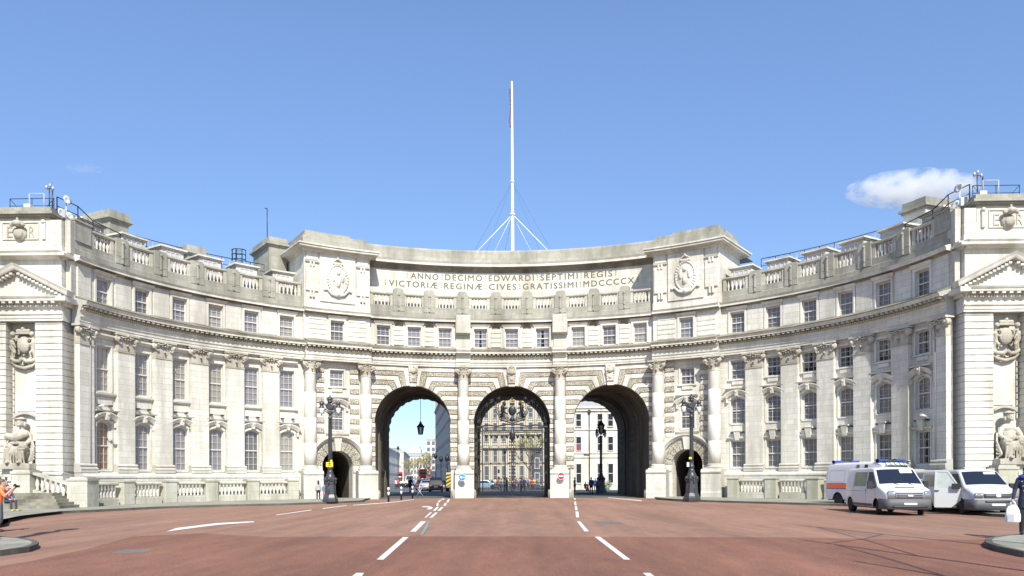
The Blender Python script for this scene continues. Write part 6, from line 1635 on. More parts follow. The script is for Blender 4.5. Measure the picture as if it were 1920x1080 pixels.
    def front_band(s, z0, z1, y0, y1, off=.02, thick=None, sg=1, mat='bumper', name="bumper", wrap=0.0, n=14, parent=None, slant=0):
        """curved band over the front (sg=1) or rear face between y0..y1; wrap carries it round the corners"""
        m = MB(); x_ = s.x1 if sg > 0 else s.x0; path = []
        h = s.hw(x_, (z0 + z1) / 2)
        if wrap:
            for i in range(5): xx = x_ - sg * wrap * (1 - i / 5); path.append((xx, -(s.hw(xx, z0) + off)))
        for i in range(n + 1):
            y = y0 + (y1 - y0) * i / n; path.append((x_ + sg * (s.bulge * (1 - min(1, abs(y / h)) ** 2) + off), y))
        if wrap:
            for i in range(5): xx = x_ - sg * wrap * (i + 1) / 5; path.append((xx, s.hw(xx, z0) + off))
        rows = []
        for i, (px_, py_) in enumerate(path):
            rows.append([m.pt((px_ - sg * .06, py_ * .98, z0)), m.pt((px_, py_, z0 + .01)), m.pt((px_ + sg * .0, py_, z1 - .02)), m.pt((px_ - sg * .06, py_ * .97, z1))])
        for i in range(len(rows) - 1):
            for k in range(3): m.face((rows[i][k], rows[i + 1][k], rows[i + 1][k + 1], rows[i][k + 1]), [(0, 0)] * 4, True)
        m.face(rows[0], [(0, 0)] * 4); m.face(rows[-1], [(0, 0)] * 4)
        return m.build(name, M[mat], parent or s.root)
def mirrors(v, x, z, w=.2, h=.32, sides=(-1, 1)):
    for sd in sides:
        y = sd * (v.hw(x, z) + .02); m = MB(); m.tube([(x, y, z - .1), (x + .02, y + sd * .12, z - .08)], .03, 5); m.box(x - .05, x + .07, *sorted((y + sd * .08, y + sd * (.08 + w))), z - h / 2, z + h / 2); m.build("mirror", M['dark_plastic'], v.root)
# --- white van in front of the others
X, Y = ground_pt(1692, 966)
def van_at(pxc, pyc, head_deg): x, y = ground_pt(pxc, pyc); return x, y
HA = radians(-90 - 5)
fx, fy = at(1704, 31.6)[:2]
L = 5.0; dirv = Vector((cos(HA), sin(HA)))
cx, cy = fx - dirv.x * 2.45, fy - dirv.y * 2.45
A = Vehicle("van", "white van with grey bumper parked in front of two others", "van", (cx, cy, 0), HA, None,
    [(-2.45, 1.90), (-2.40, 2.0), (-2.2, 2.04), (.55, 2.06), (.85, 2.02), (1.66, 1.27), (1.75, 1.23), (2.15, 1.12), (2.38, 1.02), (2.45, .92)], 1.98, .32, (-1.75, 1.5), .33, [(0, .94), (.5, .99), (.9, 1.0), (1.15, .985), (2.06, .84)], nose=.10, bulge=.12, round_=.09)
A.body(M['van_white']); A.wheel(-.35)
A.top_patch(.93, 1.60, .93, .955, .012).build("windscreen", M['windscreen'], A.root)
A.front_band(.26, .72, -.88, .88, .05, wrap=.62, mat='bumper')
A.front_band(.72, 1.0, -.58, .58, .035, mat='grille_grey', name="grille")
for z in (.745, .83, .915): A.front_band(z, z + .055, -.5 + (z - .76) * -.2, .5, .055, mat='dark_plastic', name="grille_slot")
A.front_band(.80, .88, -.10, .10, .075, mat='plate', name="badge")
A.front_band(.34, .42, -.7, .7, .066, mat='dark_plastic', name="air_intake")
A.front_band(.44, .55, -.26, .26, .075, mat='plate', name="number_plate")
for sd in (-1, 1): A.front_band(.68, 1.06, *sorted((sd * .60, sd * .865)), .04, mat='headlight', name="headlight", n=6)
A.top_patch(1.98, 2.06, .42, .42, .01).build("bonnet_vent", M['dark_plastic'], A.root)
for sd in (-1, 1):
    A.side_patch(sd, .42, 1.52, 1.18, 1.86, .01, .0, -.62).build("door_window", M['windscreen'], A.root)
    A.side_patch(sd, -1.25, .22, 1.22, 1.86, .01).build("side_window", M['side_glass'], A.root)
    m = MB()
    for x_ in (-1.32, .30, 1.40): A.side_patch(sd, x_ - .008, x_ + .008, .42, 1.15 if x_ > 1 else 1.95, .003, mb=m, n=1)
    A.side_patch(sd, -2.3, .3, 1.0, 1.012, .003, mb=m, n=3); m.build("door_gap", M['dark_plastic'], A.root)
    A.side_patch(sd, .34, .40, .98, 1.12, .03).build("door_handle", M['dark_plastic'], A.root)
    A.side_patch(sd, -1.38, 1.05, .34, .46, .02).build("side_moulding", M['bumper'], A.root)
mirrors(A, 1.28, 1.28, .2, .34)
m = MB(); m.tube([(1.7, .5, 1.28), (1.5, .1, 1.46), (1.45, -.2, 1.5)], .012, 4); m.tube([(1.7, -.1, 1.30), (1.5, -.5, 1.45)], .012, 4); m.build("wiper", M['dark_plastic'], A.root)
m = A.top_patch(.96, 1.12, .3, .3, .014, 2, 3); m.v = [(x, y + .42, z) for x, y, z in m.v]; m.build("sun_visor", M['van_white'], A.root)
# --- high police style carrier behind it
HB = radians(-90 + 15); dirv = Vector((cos(HB), sin(HB))); fx, fy = at(1711, 39.0)[:2]; cx, cy = fx - dirv.x * 2.8, fy - dirv.y * 2.8
B = Vehicle("van", "tall white carrier with blue roof lights, orange side band and windscreen cage", "van", (cx, cy, 0), HB, None,
    [(-2.85, 2.2), (-2.78, 2.36), (-2.5, 2.44), (1.1, 2.46), (1.5, 2.36), (1.75, 2.0), (2.15, 1.35), (2.45, 1.2), (2.7, 1.05), (2.78, .95)], 2.02, .36, (-1.75, 1.9), .36, [(0, .94), (.5, .99), (.9, 1.0), (1.2, .985), (2.45, .84)], nose=.10, bulge=.12, round_=.14)
B.body(M['van_white']); B.wheel()
B.top_patch(1.62, 2.1, .9, .94, .012).build("windscreen", M['windscreen'], B.root)
B.front_band(.3, .75, -.9, .9, .05, wrap=.6, mat='bumper'); B.front_band(.5, .62, -.26, .26, .08, mat='plate', name="number_plate")
for sd in (-1, 1):
    B.front_band(.74, 1.0, *sorted((sd * .55, sd * .86)), .04, mat='headlight', name="headlight", n=6)
    B.side_patch(sd, -2.7, 1.5, .96, 1.28, .008).build("band_edge", M['band_edge'], B.root)
    B.side_patch(sd, -2.68, 1.48, 1.0, 1.24, .014).build("orange_band", M['orange_band'], B.root)
    B.side_patch(sd, .9, 1.8, 1.35, 2.0, .01, 0, -.3).build("door_window", M['windscreen'], B.root)
    B.side_patch(sd, .35, .6, 2.08, 2.32, .02).build("roof_vent", M['dark_plastic'], B.root); B.side_patch(sd, -.3, -.05, 2.08, 2.32, .02).build("roof_vent", M['side_glass'], B.root)
    m = MB(); B.side_patch(sd, -2.5, -1.2, 1.34, 1.352, .004, mb=m); B.side_patch(sd, -2.5, -1.2, 2.0, 2.012, .004, mb=m)
    for x_ in (-2.5, -1.2): B.side_patch(sd, x_ - .006, x_ + .006, 1.34, 2.0, .004, mb=m, n=1)
    m.build("panel_gap", M['bumper'], B.root)
for x_, y0, y1 in ((-2.3, -.85, -.3), (-2.3, .3, .85), (1.25, -.85, -.25), (1.25, .25, .85)):
    m = MB(); m.cbox(x_ - .12, x_ + .12, y0, y1, 2.44, 2.60, .03); m.build("blue_light", M['blue_lamp'], B.root)
for x_ in (-2.3, 1.25): m = MB(); m.box(x_ - .1, x_ + .1, -.3, .3, 2.44, 2.54); m.build("light_bar", M['bumper'], B.root)
m = MB(); cage = lambda x_, q: (x_, q, {0: 2.52, 1: 2.42, 2: 2.05}[0])
for i in range(7):
    q = -.86 + i * 1.72 / 6; m.tube([(1.15, q, 2.56), (1.75, q, 2.44), (2.12, q, 2.2)], .016, 4)
for (x_, z) in ((1.2, 2.56), (1.75, 2.45), (2.12, 2.21)): m.tube([(x_, -.86, z), (x_, .86, z)], .02, 4)
m.build("windscreen_cage", M['dark_plastic'], B.root)
m = B.top_patch(1.15, 1.6, .8, .8, .01, 3, 4); m.build("roof_panel", M['side_glass'], B.root)
mirrors(B, 1.8, 1.55, .2, .4)
# --- third van with its door open
HC = radians(-90 - 4); dirv = Vector((cos(HC), sin(HC))); fx, fy = at(1867, 31.4)[:2]; cx, cy = fx - dirv.x * 2.4, fy - dirv.y * 2.4
Cv = Vehicle("van", "pale grey van parked at the right with its front door hanging open", "van", (cx, cy, 0), HC, None,
    [(-2.4, 1.75), (-2.35, 1.86), (-2.2, 1.91), (.75, 1.94), (1.0, 1.88), (1.72, 1.24), (1.82, 1.18), (2.15, 1.08), (2.36, .98), (2.42, .88)], 1.92, .28, (-1.5, 1.5), .33, [(0, .94), (.5, .99), (.9, 1.0), (1.1, .985), (1.95, .82)], nose=.12, bulge=.14, round_=.10)
Cv.body(M['van_silver']); Cv.wheel(-.2)
Cv.top_patch(1.06, 1.68, .93, .95, .012).build("windscreen", M['windscreen'], Cv.root)
m = Cv.top_patch(1.1, 1.2, .3, .3, .014, 2, 3); m.v = [(x, y + .38, z) for x, y, z in m.v]; m.build("sun_visor", M['van_white'], Cv.root)
Cv.front_band(.22, .68, -.86, .86, .05, wrap=.62, mat='bumper'); Cv.front_band(.74, .92, -.52, .52, .04, mat='dark_plastic', name="grille")
for z in (.78, .84, .9): Cv.front_band(z, z + .018, -.5, .5, .05, mat='grille_grey', name="grille_bar")
Cv.front_band(.76, .90, -.09, .09, .065, mat='plate', name="badge"); Cv.front_band(.40, .51, -.27, .27, .075, mat='plate', name="number_plate"); Cv.front_band(.54, .64, -.5, .5, .06, mat='dark_plastic', name="air_intake")
for sd in (-1, 1):
    Cv.front_band(.74, .95, *sorted((sd * .55, sd * .86)), .045, mat='headlight', name="headlight", n=6)
    m = MB(); m.lathe([(.05, 0), (.05, .01)], (2.42 + .06, sd * .66, .38), 12, 'x'); m.build("fog_lamp", M['headlight'], Cv.root)
    Cv.side_patch(sd, .5, 1.55, 1.16, 1.76, .01, .0, -.55).build("door_window", M['dark_plastic'] if sd < 0 else M['windscreen'], Cv.root)
    Cv.side_patch(sd, -2.1, .3, 1.18, 1.74, .01).build("side_window", M['windscreen'], Cv.root)
Cv.side_patch(-1, .42, 1.5, .36, 1.12, .006).build("door_opening", M['dark_plastic'], Cv.root)
mirrors(Cv, 1.5, 1.22, .2, .24, sides=(1,))
# open door, hinged at the front pillar (viewer's left is the van's right, y < 0)
door = bpy.data.objects.new("open_door", None)
m = MB()
def door_pt(a, z, o): # a along the door from hinge, o thickness
    ang = radians(180 + 62); hx, hy = 1.52, -(Cv.W / 2 - .0)
    return (hx + a * cos(ang) + o * sin(ang), hy + a * sin(ang) - o * cos(ang), z)
DW = 1.0
def slab_(m, pts, o0, o1):
    A_ = [door_pt(a, z, o0) for a, z in pts]; B_ = [door_pt(a, z, o1) for a, z in pts]; m.poly(A_); m.poly(B_[::-1])
    for i in range(len(pts)): j = (i + 1) % len(pts); m.quad(A_[i], B_[i], B_[j], A_[j])
slab_(m, [(.36, .3), (.0, .62), (0, 1.14), (DW, 1.14), (DW, .3)], 0, .09)
for p_ in ([(0, 1.14), (.06, 1.14), (.52, 1.86), (.46, 1.9)], [(.46, 1.9), (.52, 1.84), (DW - .1, 1.86), (DW - .04, 1.92)], [(DW - .1, 1.14), (DW, 1.14), (DW - .04, 1.92), (DW - .1, 1.88)]): slab_(m, p_, .01, .07)
dr = m.build("door", M['van_silver'], Cv.root)
m = MB(); slab_(m, [(.06, 1.14), (DW - .1, 1.14), (DW - .1, 1.86), (.52, 1.84)], .03, .045); m.build("door_glass", M['side_glass_pale'] if 'side_glass_pale' in M else plain("pale_reflecting_glass", (.42, .47, .44), .15, coat=.8, noise=.2, scale=6), dr)
m = MB(); a0 = door_pt(.9, 1.02, -.03); m.tube([door_pt(.82, 1.03, -.03), door_pt(1.0, 1.03, -.03)], .022, 6); m.tube([door_pt(.82, 1.03, 0.12), door_pt(1.0, 1.03, .12)], .022, 6); m.build("door_handle", M['dark_plastic'], dr)
m = MB()
for o in (-.14, .2):
    slab_(m, [(.02, 1.1), (.34, 1.1), (.34, 1.34), (.02, 1.34)], min(o, o + .08), max(o, o + .08)) if o < 0 else None
m.build("mirror", M['dark_plastic'], dr)
bpy.data.objects.remove(door)

# --- traffic beyond the arches
def car(label, px, d, head, paint, W=1.75, H=1.45, name="car", cat="car", group="traffic beyond the left arch", tall=False):
    x, y, _ = at(px, d); Hh = H
    top = [(-2.1, .85), (-2.05, .98), (-1.75, 1.08 if not tall else Hh * .8), (-1.45, Hh - .06), (-1.1, Hh), (.3, Hh), (.6, Hh - .06), (1.2, 1.0), (1.5, .93), (2.0, .8), (2.1, .68)]
    v = Vehicle(name, label, cat, (x, y, -.03), head, None, top, W, .25, (-1.35, 1.3), .31, [(0, .94), (.5, 1.0), (.85, 1.0), (Hh, .8)], nose=.12, bulge=.1, round_=.1, group=group)
    v.body(paint); v.wheel(); v.top_patch(.62, 1.15, .9, .93, .012, 3, 5).build("windscreen", M['windscreen'], v.root); v.top_patch(-1.72, -1.42, .86, .82, .012, 3, 5).build("rear_window", M['windscreen'], v.root)
    for sd in (-1, 1):
        v.side_patch(sd, -1.2, .75, .95, Hh - .12, .01, .15, -.3, n=4).build("side_window", M['windscreen'], v.root)
        v.front_band(.66, .84, *sorted((sd * .55, sd * .82)), .03, sg=-1, mat='sign_red', name="rear_light", n=3); v.front_band(.6, .72, *sorted((sd * .5, sd * .8)), .03, mat='headlight', name="headlight", n=3)
    v.front_band(.25, .5, -.8, .8, .04, sg=-1, wrap=.3, mat='bumper'); v.front_band(.22, .45, -.8, .8, .04, wrap=.3, mat='bumper'); v.front_band(.55, .66, -.25, .25, .05, sg=-1, mat='plate', name="number_plate", n=3)
    return v
UP = radians(96)
M['black_paint'] = plain("black_vehicle_paint", (.006, .006, .008), .5)
tx = car("black taxi with rounded roof, seen from behind in the left arch", 817.5, 97, UP, M['black_paint'], 1.8, 1.82, "taxi", "taxi", tall=True)
car("silver car between the dark car and the black taxi", 799.5, 104, UP, plain("silver_paint", (.45, .46, .47), .3, .3, coat=.6), 1.7, 1.42)
car("dark car with bright red lamps left of the silver car", 792, 108, UP, plain("dark_paint", (.03, .03, .04), .3, coat=.6), 1.8, 1.6)
car("dark blue car half hidden by the striped lorry tail", 832, 112, UP, plain("navy_paint", (.02, .03, .07), .3, coat=.6), 1.7, 1.4)
car("pale blue car behind the central gate", 908, 118, radians(5), plain("pale_blue_paint", (.25, .36, .45), .3, coat=.6), 1.75, 1.45, group="traffic behind the gate")
car("small dark car behind the central gate", 925, 135, radians(185), plain("charcoal_paint", (.06, .06, .07), .3, coat=.6), 1.75, 1.45, group="traffic behind the gate")
wv_ = car("white delivery van far beyond the left arch", 769, 150, UP - pi, M['van_white'], 2.0, 2.3, "van", "van", tall=True)
def bus(label, px, d, head, L_=9.5, z0=0.0):
    x, y, _ = at(px, d); t = thing("double_decker_bus", label, "bus", (x, y, z0), head, "red double-decker buses"); red = M['bus_red']
    m = MB(); m.cbox(-L_ / 2, L_ / 2, -1.25, 1.25, .35, 4.35, .15); b_ = m.build("body", red, t)
    for z_0, z_1 in ((1.25, 2.05), (2.85, 3.65)):
        m = MB(); m.box(-L_ / 2 + .5, L_ / 2 - .5, -1.27, -1.255, z_0, z_1); m.box(-L_ / 2 + .5, L_ / 2 - .5, 1.255, 1.27, z_0, z_1); m.box(L_ / 2 + .001, L_ / 2 + .02, -1.05, 1.05, z_0 - .1, z_1); m.box(-L_ / 2 - .02, -L_ / 2 - .001, -.9, .9, z_0, z_1); m.build("window_band", M['windscreen'], t)
    m = MB(); m.box(L_ / 2 + .001, L_ / 2 + .03, -.7, .7, 2.2, 2.6); m.build("destination_panel", M['plate'], t)
    for xw in (-L_ / 2 + 2, L_ / 2 - 2.2):
        for sd in (-1, 1): m = MB(); m.lathe([(.48, -.12), (.5, 0), (.48, .12)], (xw, sd * 1.15, .48), 14, 'y'); m.build("wheel", M['tyre'], t)
    return t
M['bus_red'] = plain("red_bus_paint", (.62, .03, .025), .35, coat=.4)
bus("red double-decker bus nearest the left edge of the left arch", 748.5, 300, radians(-80)); bus("red double-decker bus just right of the leftmost bus", 758.5, 345, radians(-82))
bus("distant red double-decker bus among the bare trees", 797, 330, radians(-60), 9.5, 1.5); bus("red double-decker bus passing behind the central gate", 953, 172, radians(4), 6.0)
x, y, _ = at(850, 96); t = thing("lorry", "lorry tail with yellow and dark diagonal stripes at the left arch edge", "lorry", (x, y, 0), 0)
m = MB(); m.box(-.9, .9, 0, 5, .5, 2.4); b_ = m.build("box_body", M['plate'], t); m = MB(); m.box(-.92, .92, -.03, -.005, .55, 2.35); m.build("tail_board", plain("yellow_stripe", (.52, .50, .08), .4), t); m = MB()
for k in range(-2, 5): z = .4 + k * .5; m.poly([(-.93, -.036, max(.55, z)), (.93, -.036, min(2.35, max(.55, z + 1.1))), (.93, -.036, min(2.35, max(.55, z + 1.35))), (-.93, -.036, min(2.35, max(.55, z + .25)))]) if z < 2.1 else None
m.build("diagonal_stripes", plain("dark_red_stripe", (.14, .03, .03), .4), t)
for sd in (-.75, .75):
    m = MB(); m.lathe([(.4, -.12), (.42, 0), (.4, .12)], (0, 0, 0), 12, 'x'); m.v = [(a + sd, b + .8, c + .42) for a, b, c in m.v]; m.build("wheel", M['tyre'], t)
# motorcycles parked in a row
def moto():
    t = thing("motorcycle", "parked motorcycle in the row beyond the left arch", "motorcycle", group="row of parked motorcycles")
    for yy in (-.65, .65): m = MB(); m.lathe([(.24, -.05), (.31, 0), (.24, .05)], (0, yy, .31), 12, 'x'); m.v = [(a, b, c) for a, b, c in m.v]; m.build("wheel", M['tyre'], t)
    m = MB(); m.tube([(0, .65, .35), (0, .3, .6), (0, -.4, .75), (0, -.62, .35)], .08, 6); m.ball((0, -.1, .78), .2, 8, 5, sy=1.5); m.build("frame", M['dark_plastic'], t)
    m = MB(); m.ball((0, -.5, .95), .2, 8, 5, sz=1.3); m.build("fairing", M['plate'], t); return t
def moto_pos(i): x, y, _ = at(742 + i * 3.6, 138 + (i % 2) * 5); return x, y, -.03
mo = moto(); mo.location = moto_pos(0); mo.rotation_euler = (0, 0, .3)
for i in range(1, 9): copy_tree(mo, None, moto_pos(i), .3 + .1 * (i % 3))

# =================================================================== people beyond the arches
def pbg(label, px, d, rz, *a, **k): x, y, _ = at(px, d); k.setdefault('voxel', .03); return person(label, (x, y, -.03 if d > 75 else 0), rz, *a, **k)
pbg("person in black walking away under the left arch", 769.5, 88, pi, 1.85, (.01, .01, .012), (.015, .015, .02), coat=True, pose='walk')
pbg("person in blue shirt and black trousers seen through the right arch", 1108.5, 76.5, pi, 1.75, (.10, .14, .42), (.02, .02, .025))
pbg("person in purple top leaning beside the lamp in the right arch", 1121, 78.5, 2.6, 1.6, (.16, .12, .3), (.03, .03, .04))
pbg("person in red sitting at the foot of the stucco building", 1097.5, 92, .4, 1.6, (.6, .06, .05), (.06, .06, .08), pose='sit')
pbg("person in pale grey at the stucco building wall", 1116, 93, .1, 1.65, (.5, .5, .5), (.1, .1, .12))
pbg("person in dark coat at the left edge of the right arch", 1077.5, 84, 1.2, 1.75, (.05, .05, .06), (.03, .03, .03), coat=True)
x, y, _ = at(1102, 90); t = thing("traffic_cone", "red traffic cone beside the seated person in the right arch", "cone", (x, y, 0)); m = MB(); m.box(-.25, .25, -.25, .25, 0, .05); m.lathe([(.2, .05), (.05, .95), (.03, 1.0)], (0, 0, 0), 12); m.build("cone_body", plain("cone_red", (.8, .08, .03), .5), t)
protos = []
tops = [((.6, .6, .62), (.06, .07, .12)), ((.55, .08, .06), (.04, .04, .05)), ((.06, .07, .1), (.02, .02, .03)), ((.65, .62, .12), (.1, .1, .14)), ((.12, .2, .42), (.05, .05, .07)), ((.5, .42, .34), (.08, .1, .18))]
nm = ["white", "red", "black", "yellow", "blue", "beige"]
random.seed(21)
gate_spots = [(929 + i * 2.7 + random.uniform(-1, 1), random.uniform(92, 125)) for i in range(30)]
left_spots = [(742 + i * 4.2, random.uniform(120, 170)) for i in range(10)] + [(775, 118), (781, 122), (785, 126)]
k = 0
for grp, spots in (("people on the square behind the gate", gate_spots), ("people on the pavement beyond the left arch", left_spots)):
    pr = {}
    for (px, d) in spots:
        i = k % 6; k += 1; x, y, _ = at(px, d); rz = random.uniform(0, 6.28)
        if i not in pr:
            q = (pr.get('x'))
            pr[i] = person("person in %s among the crowd %s" % (nm[i], "behind the gate" if 'gate' in grp else "beyond the left arch"), (x, y, -.03), rz, random.uniform(1.6, 1.8), tops[i][0], tops[i][1], pose=('walk' if i % 2 else 'stand'), voxel=.04, group=grp)
        else: copy_tree(pr[i], None, (x, y, -.03), rz)

# =================================================================== bollards, posts, lights beyond
def bollard(label, px, py, h=1.0, w=.07):
    x, y = ground_pt(px, py, .02); t = thing("bollard", label, "bollard", (x, y, 0), group="black and white posts at the left arch"); m = MB(); m.lathe([(w, 0), (w, h), (w * .6, h + .03)], (0, 0, 0), 10); m.build("post", M['dark_plastic'], t)
    for z0, z1 in ((.45, .68), (.78, .98)): m = MB(); m.lathe([(w + .006, z0 * h), (w + .006, z1 * h)], (0, 0, 0), 10); m.build("reflective_band", M['plate'], t)
bollard("nearest black and white bollard left of the left arch road", 728.5, 940.5, 1.05); bollard("middle one of three black and white bollards in the left arch", 752.5, 937.2, 1.05); bollard("farthest upright black and white bollard in the left arch", 773.5, 934.2, 1.05)
x, y = ground_pt(787, 931.5); t = thing("folding_barrier", "small white trestle barrier on the road under the left arch", "barrier", (x, y, 0)); m = MB()
for a_, b_ in (((-.35, 0, 0), (.2, 0, .75)), ((.35, 0, 0), (-.2, 0, .75)), ((-.25, .3, 0), (0, 0, 1.1)), ((.0, 0, .2), (0, 0, 1.2))): m.tube([a_, b_], .03, 5)
m.build("legs", M['galv'], t)
def signal(label, px, d, h=3.2):
    x, y, _ = at(px, d); t = thing("traffic_light", label, "traffic light", (x, y, 0)); m = MB(); m.lathe([(.06, 0), (.06, h)], (0, 0, 0), 8); m.build("pole", M['lamp_iron'], t)
    m = MB(); m.box(-.17, .17, -.15, .15, h - .2, h + .8); o = m.build("signal_head", M['dark_plastic'], t)
    for q, c_ in ((.6, 'sign_red'), (.3, 'yellow'), (0, 'tl_green')): m = MB(); m.lathe([(.1, -.155), (.1, -.17)], (0, 0, h + q), 10, 'y'); m.build("lens", M[c_], o)
M['tl_green'] = plain("green_lens", (.02, .35, .25), .3)
signal("traffic light standing left of the taxi beyond the left arch", 802.5, 110, 2.6); signal("traffic light right of the taxi beside the grey facade", 838, 108, 2.6)
def pole_lamp(label, px, d, h, globe=True):
    x, y, _ = at(px, d); t = thing("lamp_column", label, "street lamp", (x, y, 0)); m = MB(); m.lathe([(.22, 0), (.2, .8), (.1, 1.0), (.08, h - .6), (.05, h)], (0, 0, 0), 8); m.build("pole", M['iron'], t)
    m = MB(); m.lathe([(.1, h - .3), (.3, h - .1), (.32, h + .2), (.2, h + .5), (.05, h + .7)], (0, 0, 0), 8); m.build("lantern", M['iron'], t)
pole_lamp("tall dark lamp column right of the distant trees", 817, 130, 5.4); pole_lamp("dark lamp column against the grey facade, left one", 827, 120, 4.6); pole_lamp("thick dark lamp column beside the left arch jamb", 838.5, 100, 4.2)
pole_lamp("lamp column rising behind the gate's left leaf", 947, 140, 6.5); pole_lamp("distant lamp column at the left edge of the left arch", 746.5, 190, 9.3)

# =================================================================== buildings beyond
M['stucco'] = stone("white_stucco", (.66, .64, .57), (.60, .575, .50), (.50, .47, .40), .35, joints=False)
M['portland_far'] = stone("far_stone", (.60, .55, .43), (.52, .47, .37), (.42, .38, .29), .4, row=.6, bw=1.6, jstr=.2)
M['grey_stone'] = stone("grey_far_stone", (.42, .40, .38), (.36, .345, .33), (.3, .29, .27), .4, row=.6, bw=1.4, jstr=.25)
M['far_pale'] = stone("pale_far_stone", (.6, .57, .52), (.52, .49, .45), (.44, .42, .38), .3, joints=False)
M['dark_glass'] = plain("dark_window_glass", (.03, .035, .04), .12, coat=.5)
M['pane_grey'] = plain("grey_window_glass", (.12, .13, .15), .2, coat=.5)
def building(name, label, a, b, h, depth, mat, rows, cols, ww, roof='lead', sides=0, bands=(), frame=True, wmat='dark_glass', roof_h=1.2, z0=-.05, cat="building", arch_rows=(), parapet=False):
    """facade from a to b (world xy), depth away from the viewer; rows = [(z_bottom, z_top)], cols = [x along facade]"""
    a, b = Vector(a[:2]), Vector(b[:2]); d = b - a; L_ = d.length; ang = atan2(d.y, d.x)
    t = thing(name, label, cat, (a.x, a.y, 0), ang)
    m = MB(); m.box(0, L_, 0, depth, z0, h); m.build("wall", mat, t)
    m = MB(); m.box(-.3, L_ + .3, -.35, depth + .3, h, h + .3); m.box(-.15, L_ + .15, -.2, depth, h - .35, h - .002)
    if parapet: m.box(0, L_, .1, depth, h + .3, h + 1.1)
    m.build("cornice", mat, t)
    m = MB(); m.poly([(0, .4, h + .3), (L_, .4, h + .3), (L_, 1.8, h + .3 + roof_h), (0, 1.8, h + .3 + roof_h)]); m.poly([(0, 1.8, h + .3 + roof_h), (L_, 1.8, h + .3 + roof_h), (L_, depth, h + .3 + roof_h), (0, depth, h + .3 + roof_h)])
    for x_ in (0, L_): m.poly([(x_, .4, h + .3), (x_, 1.8, h + .3 + roof_h), (x_, depth, h + .3 + roof_h), (x_, depth, h + .3)])
    m.build("roof", M[roof], t)
    if bands:
        m = MB()
        for z_ in bands: m.box(-.05, L_ + .05, -.12, .0, z_, z_ + .22)
        m.build("string_course", mat, t)
    cnt = 0; proto = {}
    for ri, (z_0, z_1) in enumerate(rows):
        for x_ in cols:
            if cnt >= 98: break
            cnt += 1
            if ri not in proto:
                m = MB()
                if ri in arch_rows:
                    pts = [(-ww / 2 * 1.3, z_0), (ww / 2 * 1.3, z_0)] + [(ww / 2 * 1.3 * cos(pi * i / 8), z_1 - ww * .65 + ww / 2 * 1.3 * sin(pi * i / 8)) for i in range(9)]
                    m.poly([(p, -.03, q) for p, q in pts]); m.poly([(p, -.025, q) for p, q in pts][::-1])
                else: m.box(-ww / 2, ww / 2, -.03, .05, z_0, z_1)
                o = m.build("window", M[wmat], t); o.location = (x_, 0, 0); f = None
                if frame:
                    m = MB(); e = .1
                    m.box(-ww / 2 - e, -ww / 2, -.12, .0, z_0, z_1); m.box(ww / 2, ww / 2 + e, -.12, 0, z_0, z_1); m.box(-ww / 2 - e, ww / 2 + e, -.16, 0, z_1, z_1 + .16); m.box(-ww / 2 - e, ww / 2 + e, -.2, 0, z_0 - .12, z_0)
                    m.box(-ww / 2, ww / 2, -.05, -.03, (z_0 + z_1) / 2 - .04, (z_0 + z_1) / 2 + .04)
                    f = m.build("window_frame", M['white_paint'], o)
                proto[ri] = (o, f)
            else:
                o, f = proto[ri]; c = o.copy(); COL.objects.link(c); c.parent = t; c.location = (x_, 0, 0)
                if f: g = f.copy(); COL.objects.link(g); g.parent = c
    return t, L_
# right: white stucco building
a_, b_ = at(1050, 100), at(1262, 100)
st, L_ = building("stucco_building", "white stucco building with sash windows and a drainpipe beyond the right arch", a_, b_, 10.9, 12, M['stucco'],
    [(8.55, 10.15), (5.3, 7.1), (1.0, 3.5)], [2.5, 5.35, 6.75, 9.6, 12.4], .62, bands=(4.35, 4.9, 8.0), roof_h=2.4)
m = MB(); m.tube([(3.92, -.12, .2), (3.92, -.12, 10.4)], .07, 6); m.box(3.75, 4.1, -.3, 0, 10.3, 10.7); m.tube([(3.92, -.12, 4.7), (3.2, -.12, 4.75)], .05, 5); m.build("drainpipe", M['lamp_iron'], st)
m = MB(); m.box(2.2, 2.8, -.045, -.035, 5.35, 6.1); m.build("red_blind", plain("red_blind", (.24, .04, .07), .7), st)
m = MB(); m.box(0, L_, -.35, 0, -.05, .75); m.build("base_course", M['stucco'], st)
x, y, _ = at(1139, 97); t = thing("shrub", "small green shrub at the foot of the stucco building", "shrub", (x, y, 0)); m = MB(); random.seed(3)
for i in range(260):
    p = Vector((random.gauss(0, .28), random.gauss(0, .25), .7 + random.gauss(0, .3))); q = Vector((random.uniform(-1, 1), random.uniform(-1, 1), random.uniform(-1, 1))).normalized() * .09; r_ = q.orthogonal().normalized() * .05
    m.poly([tuple(p - q), tuple(p + r_), tuple(p + q), tuple(p - r_)])
m.build("foliage", plain("shrub_leaf", (.10, .16, .05), .6), t); m = MB(); m.lathe([(.25, 0), (.3, .35), (.28, .4)], (0, 0, 0), 10); m.build("planter", M['weathered'], t)
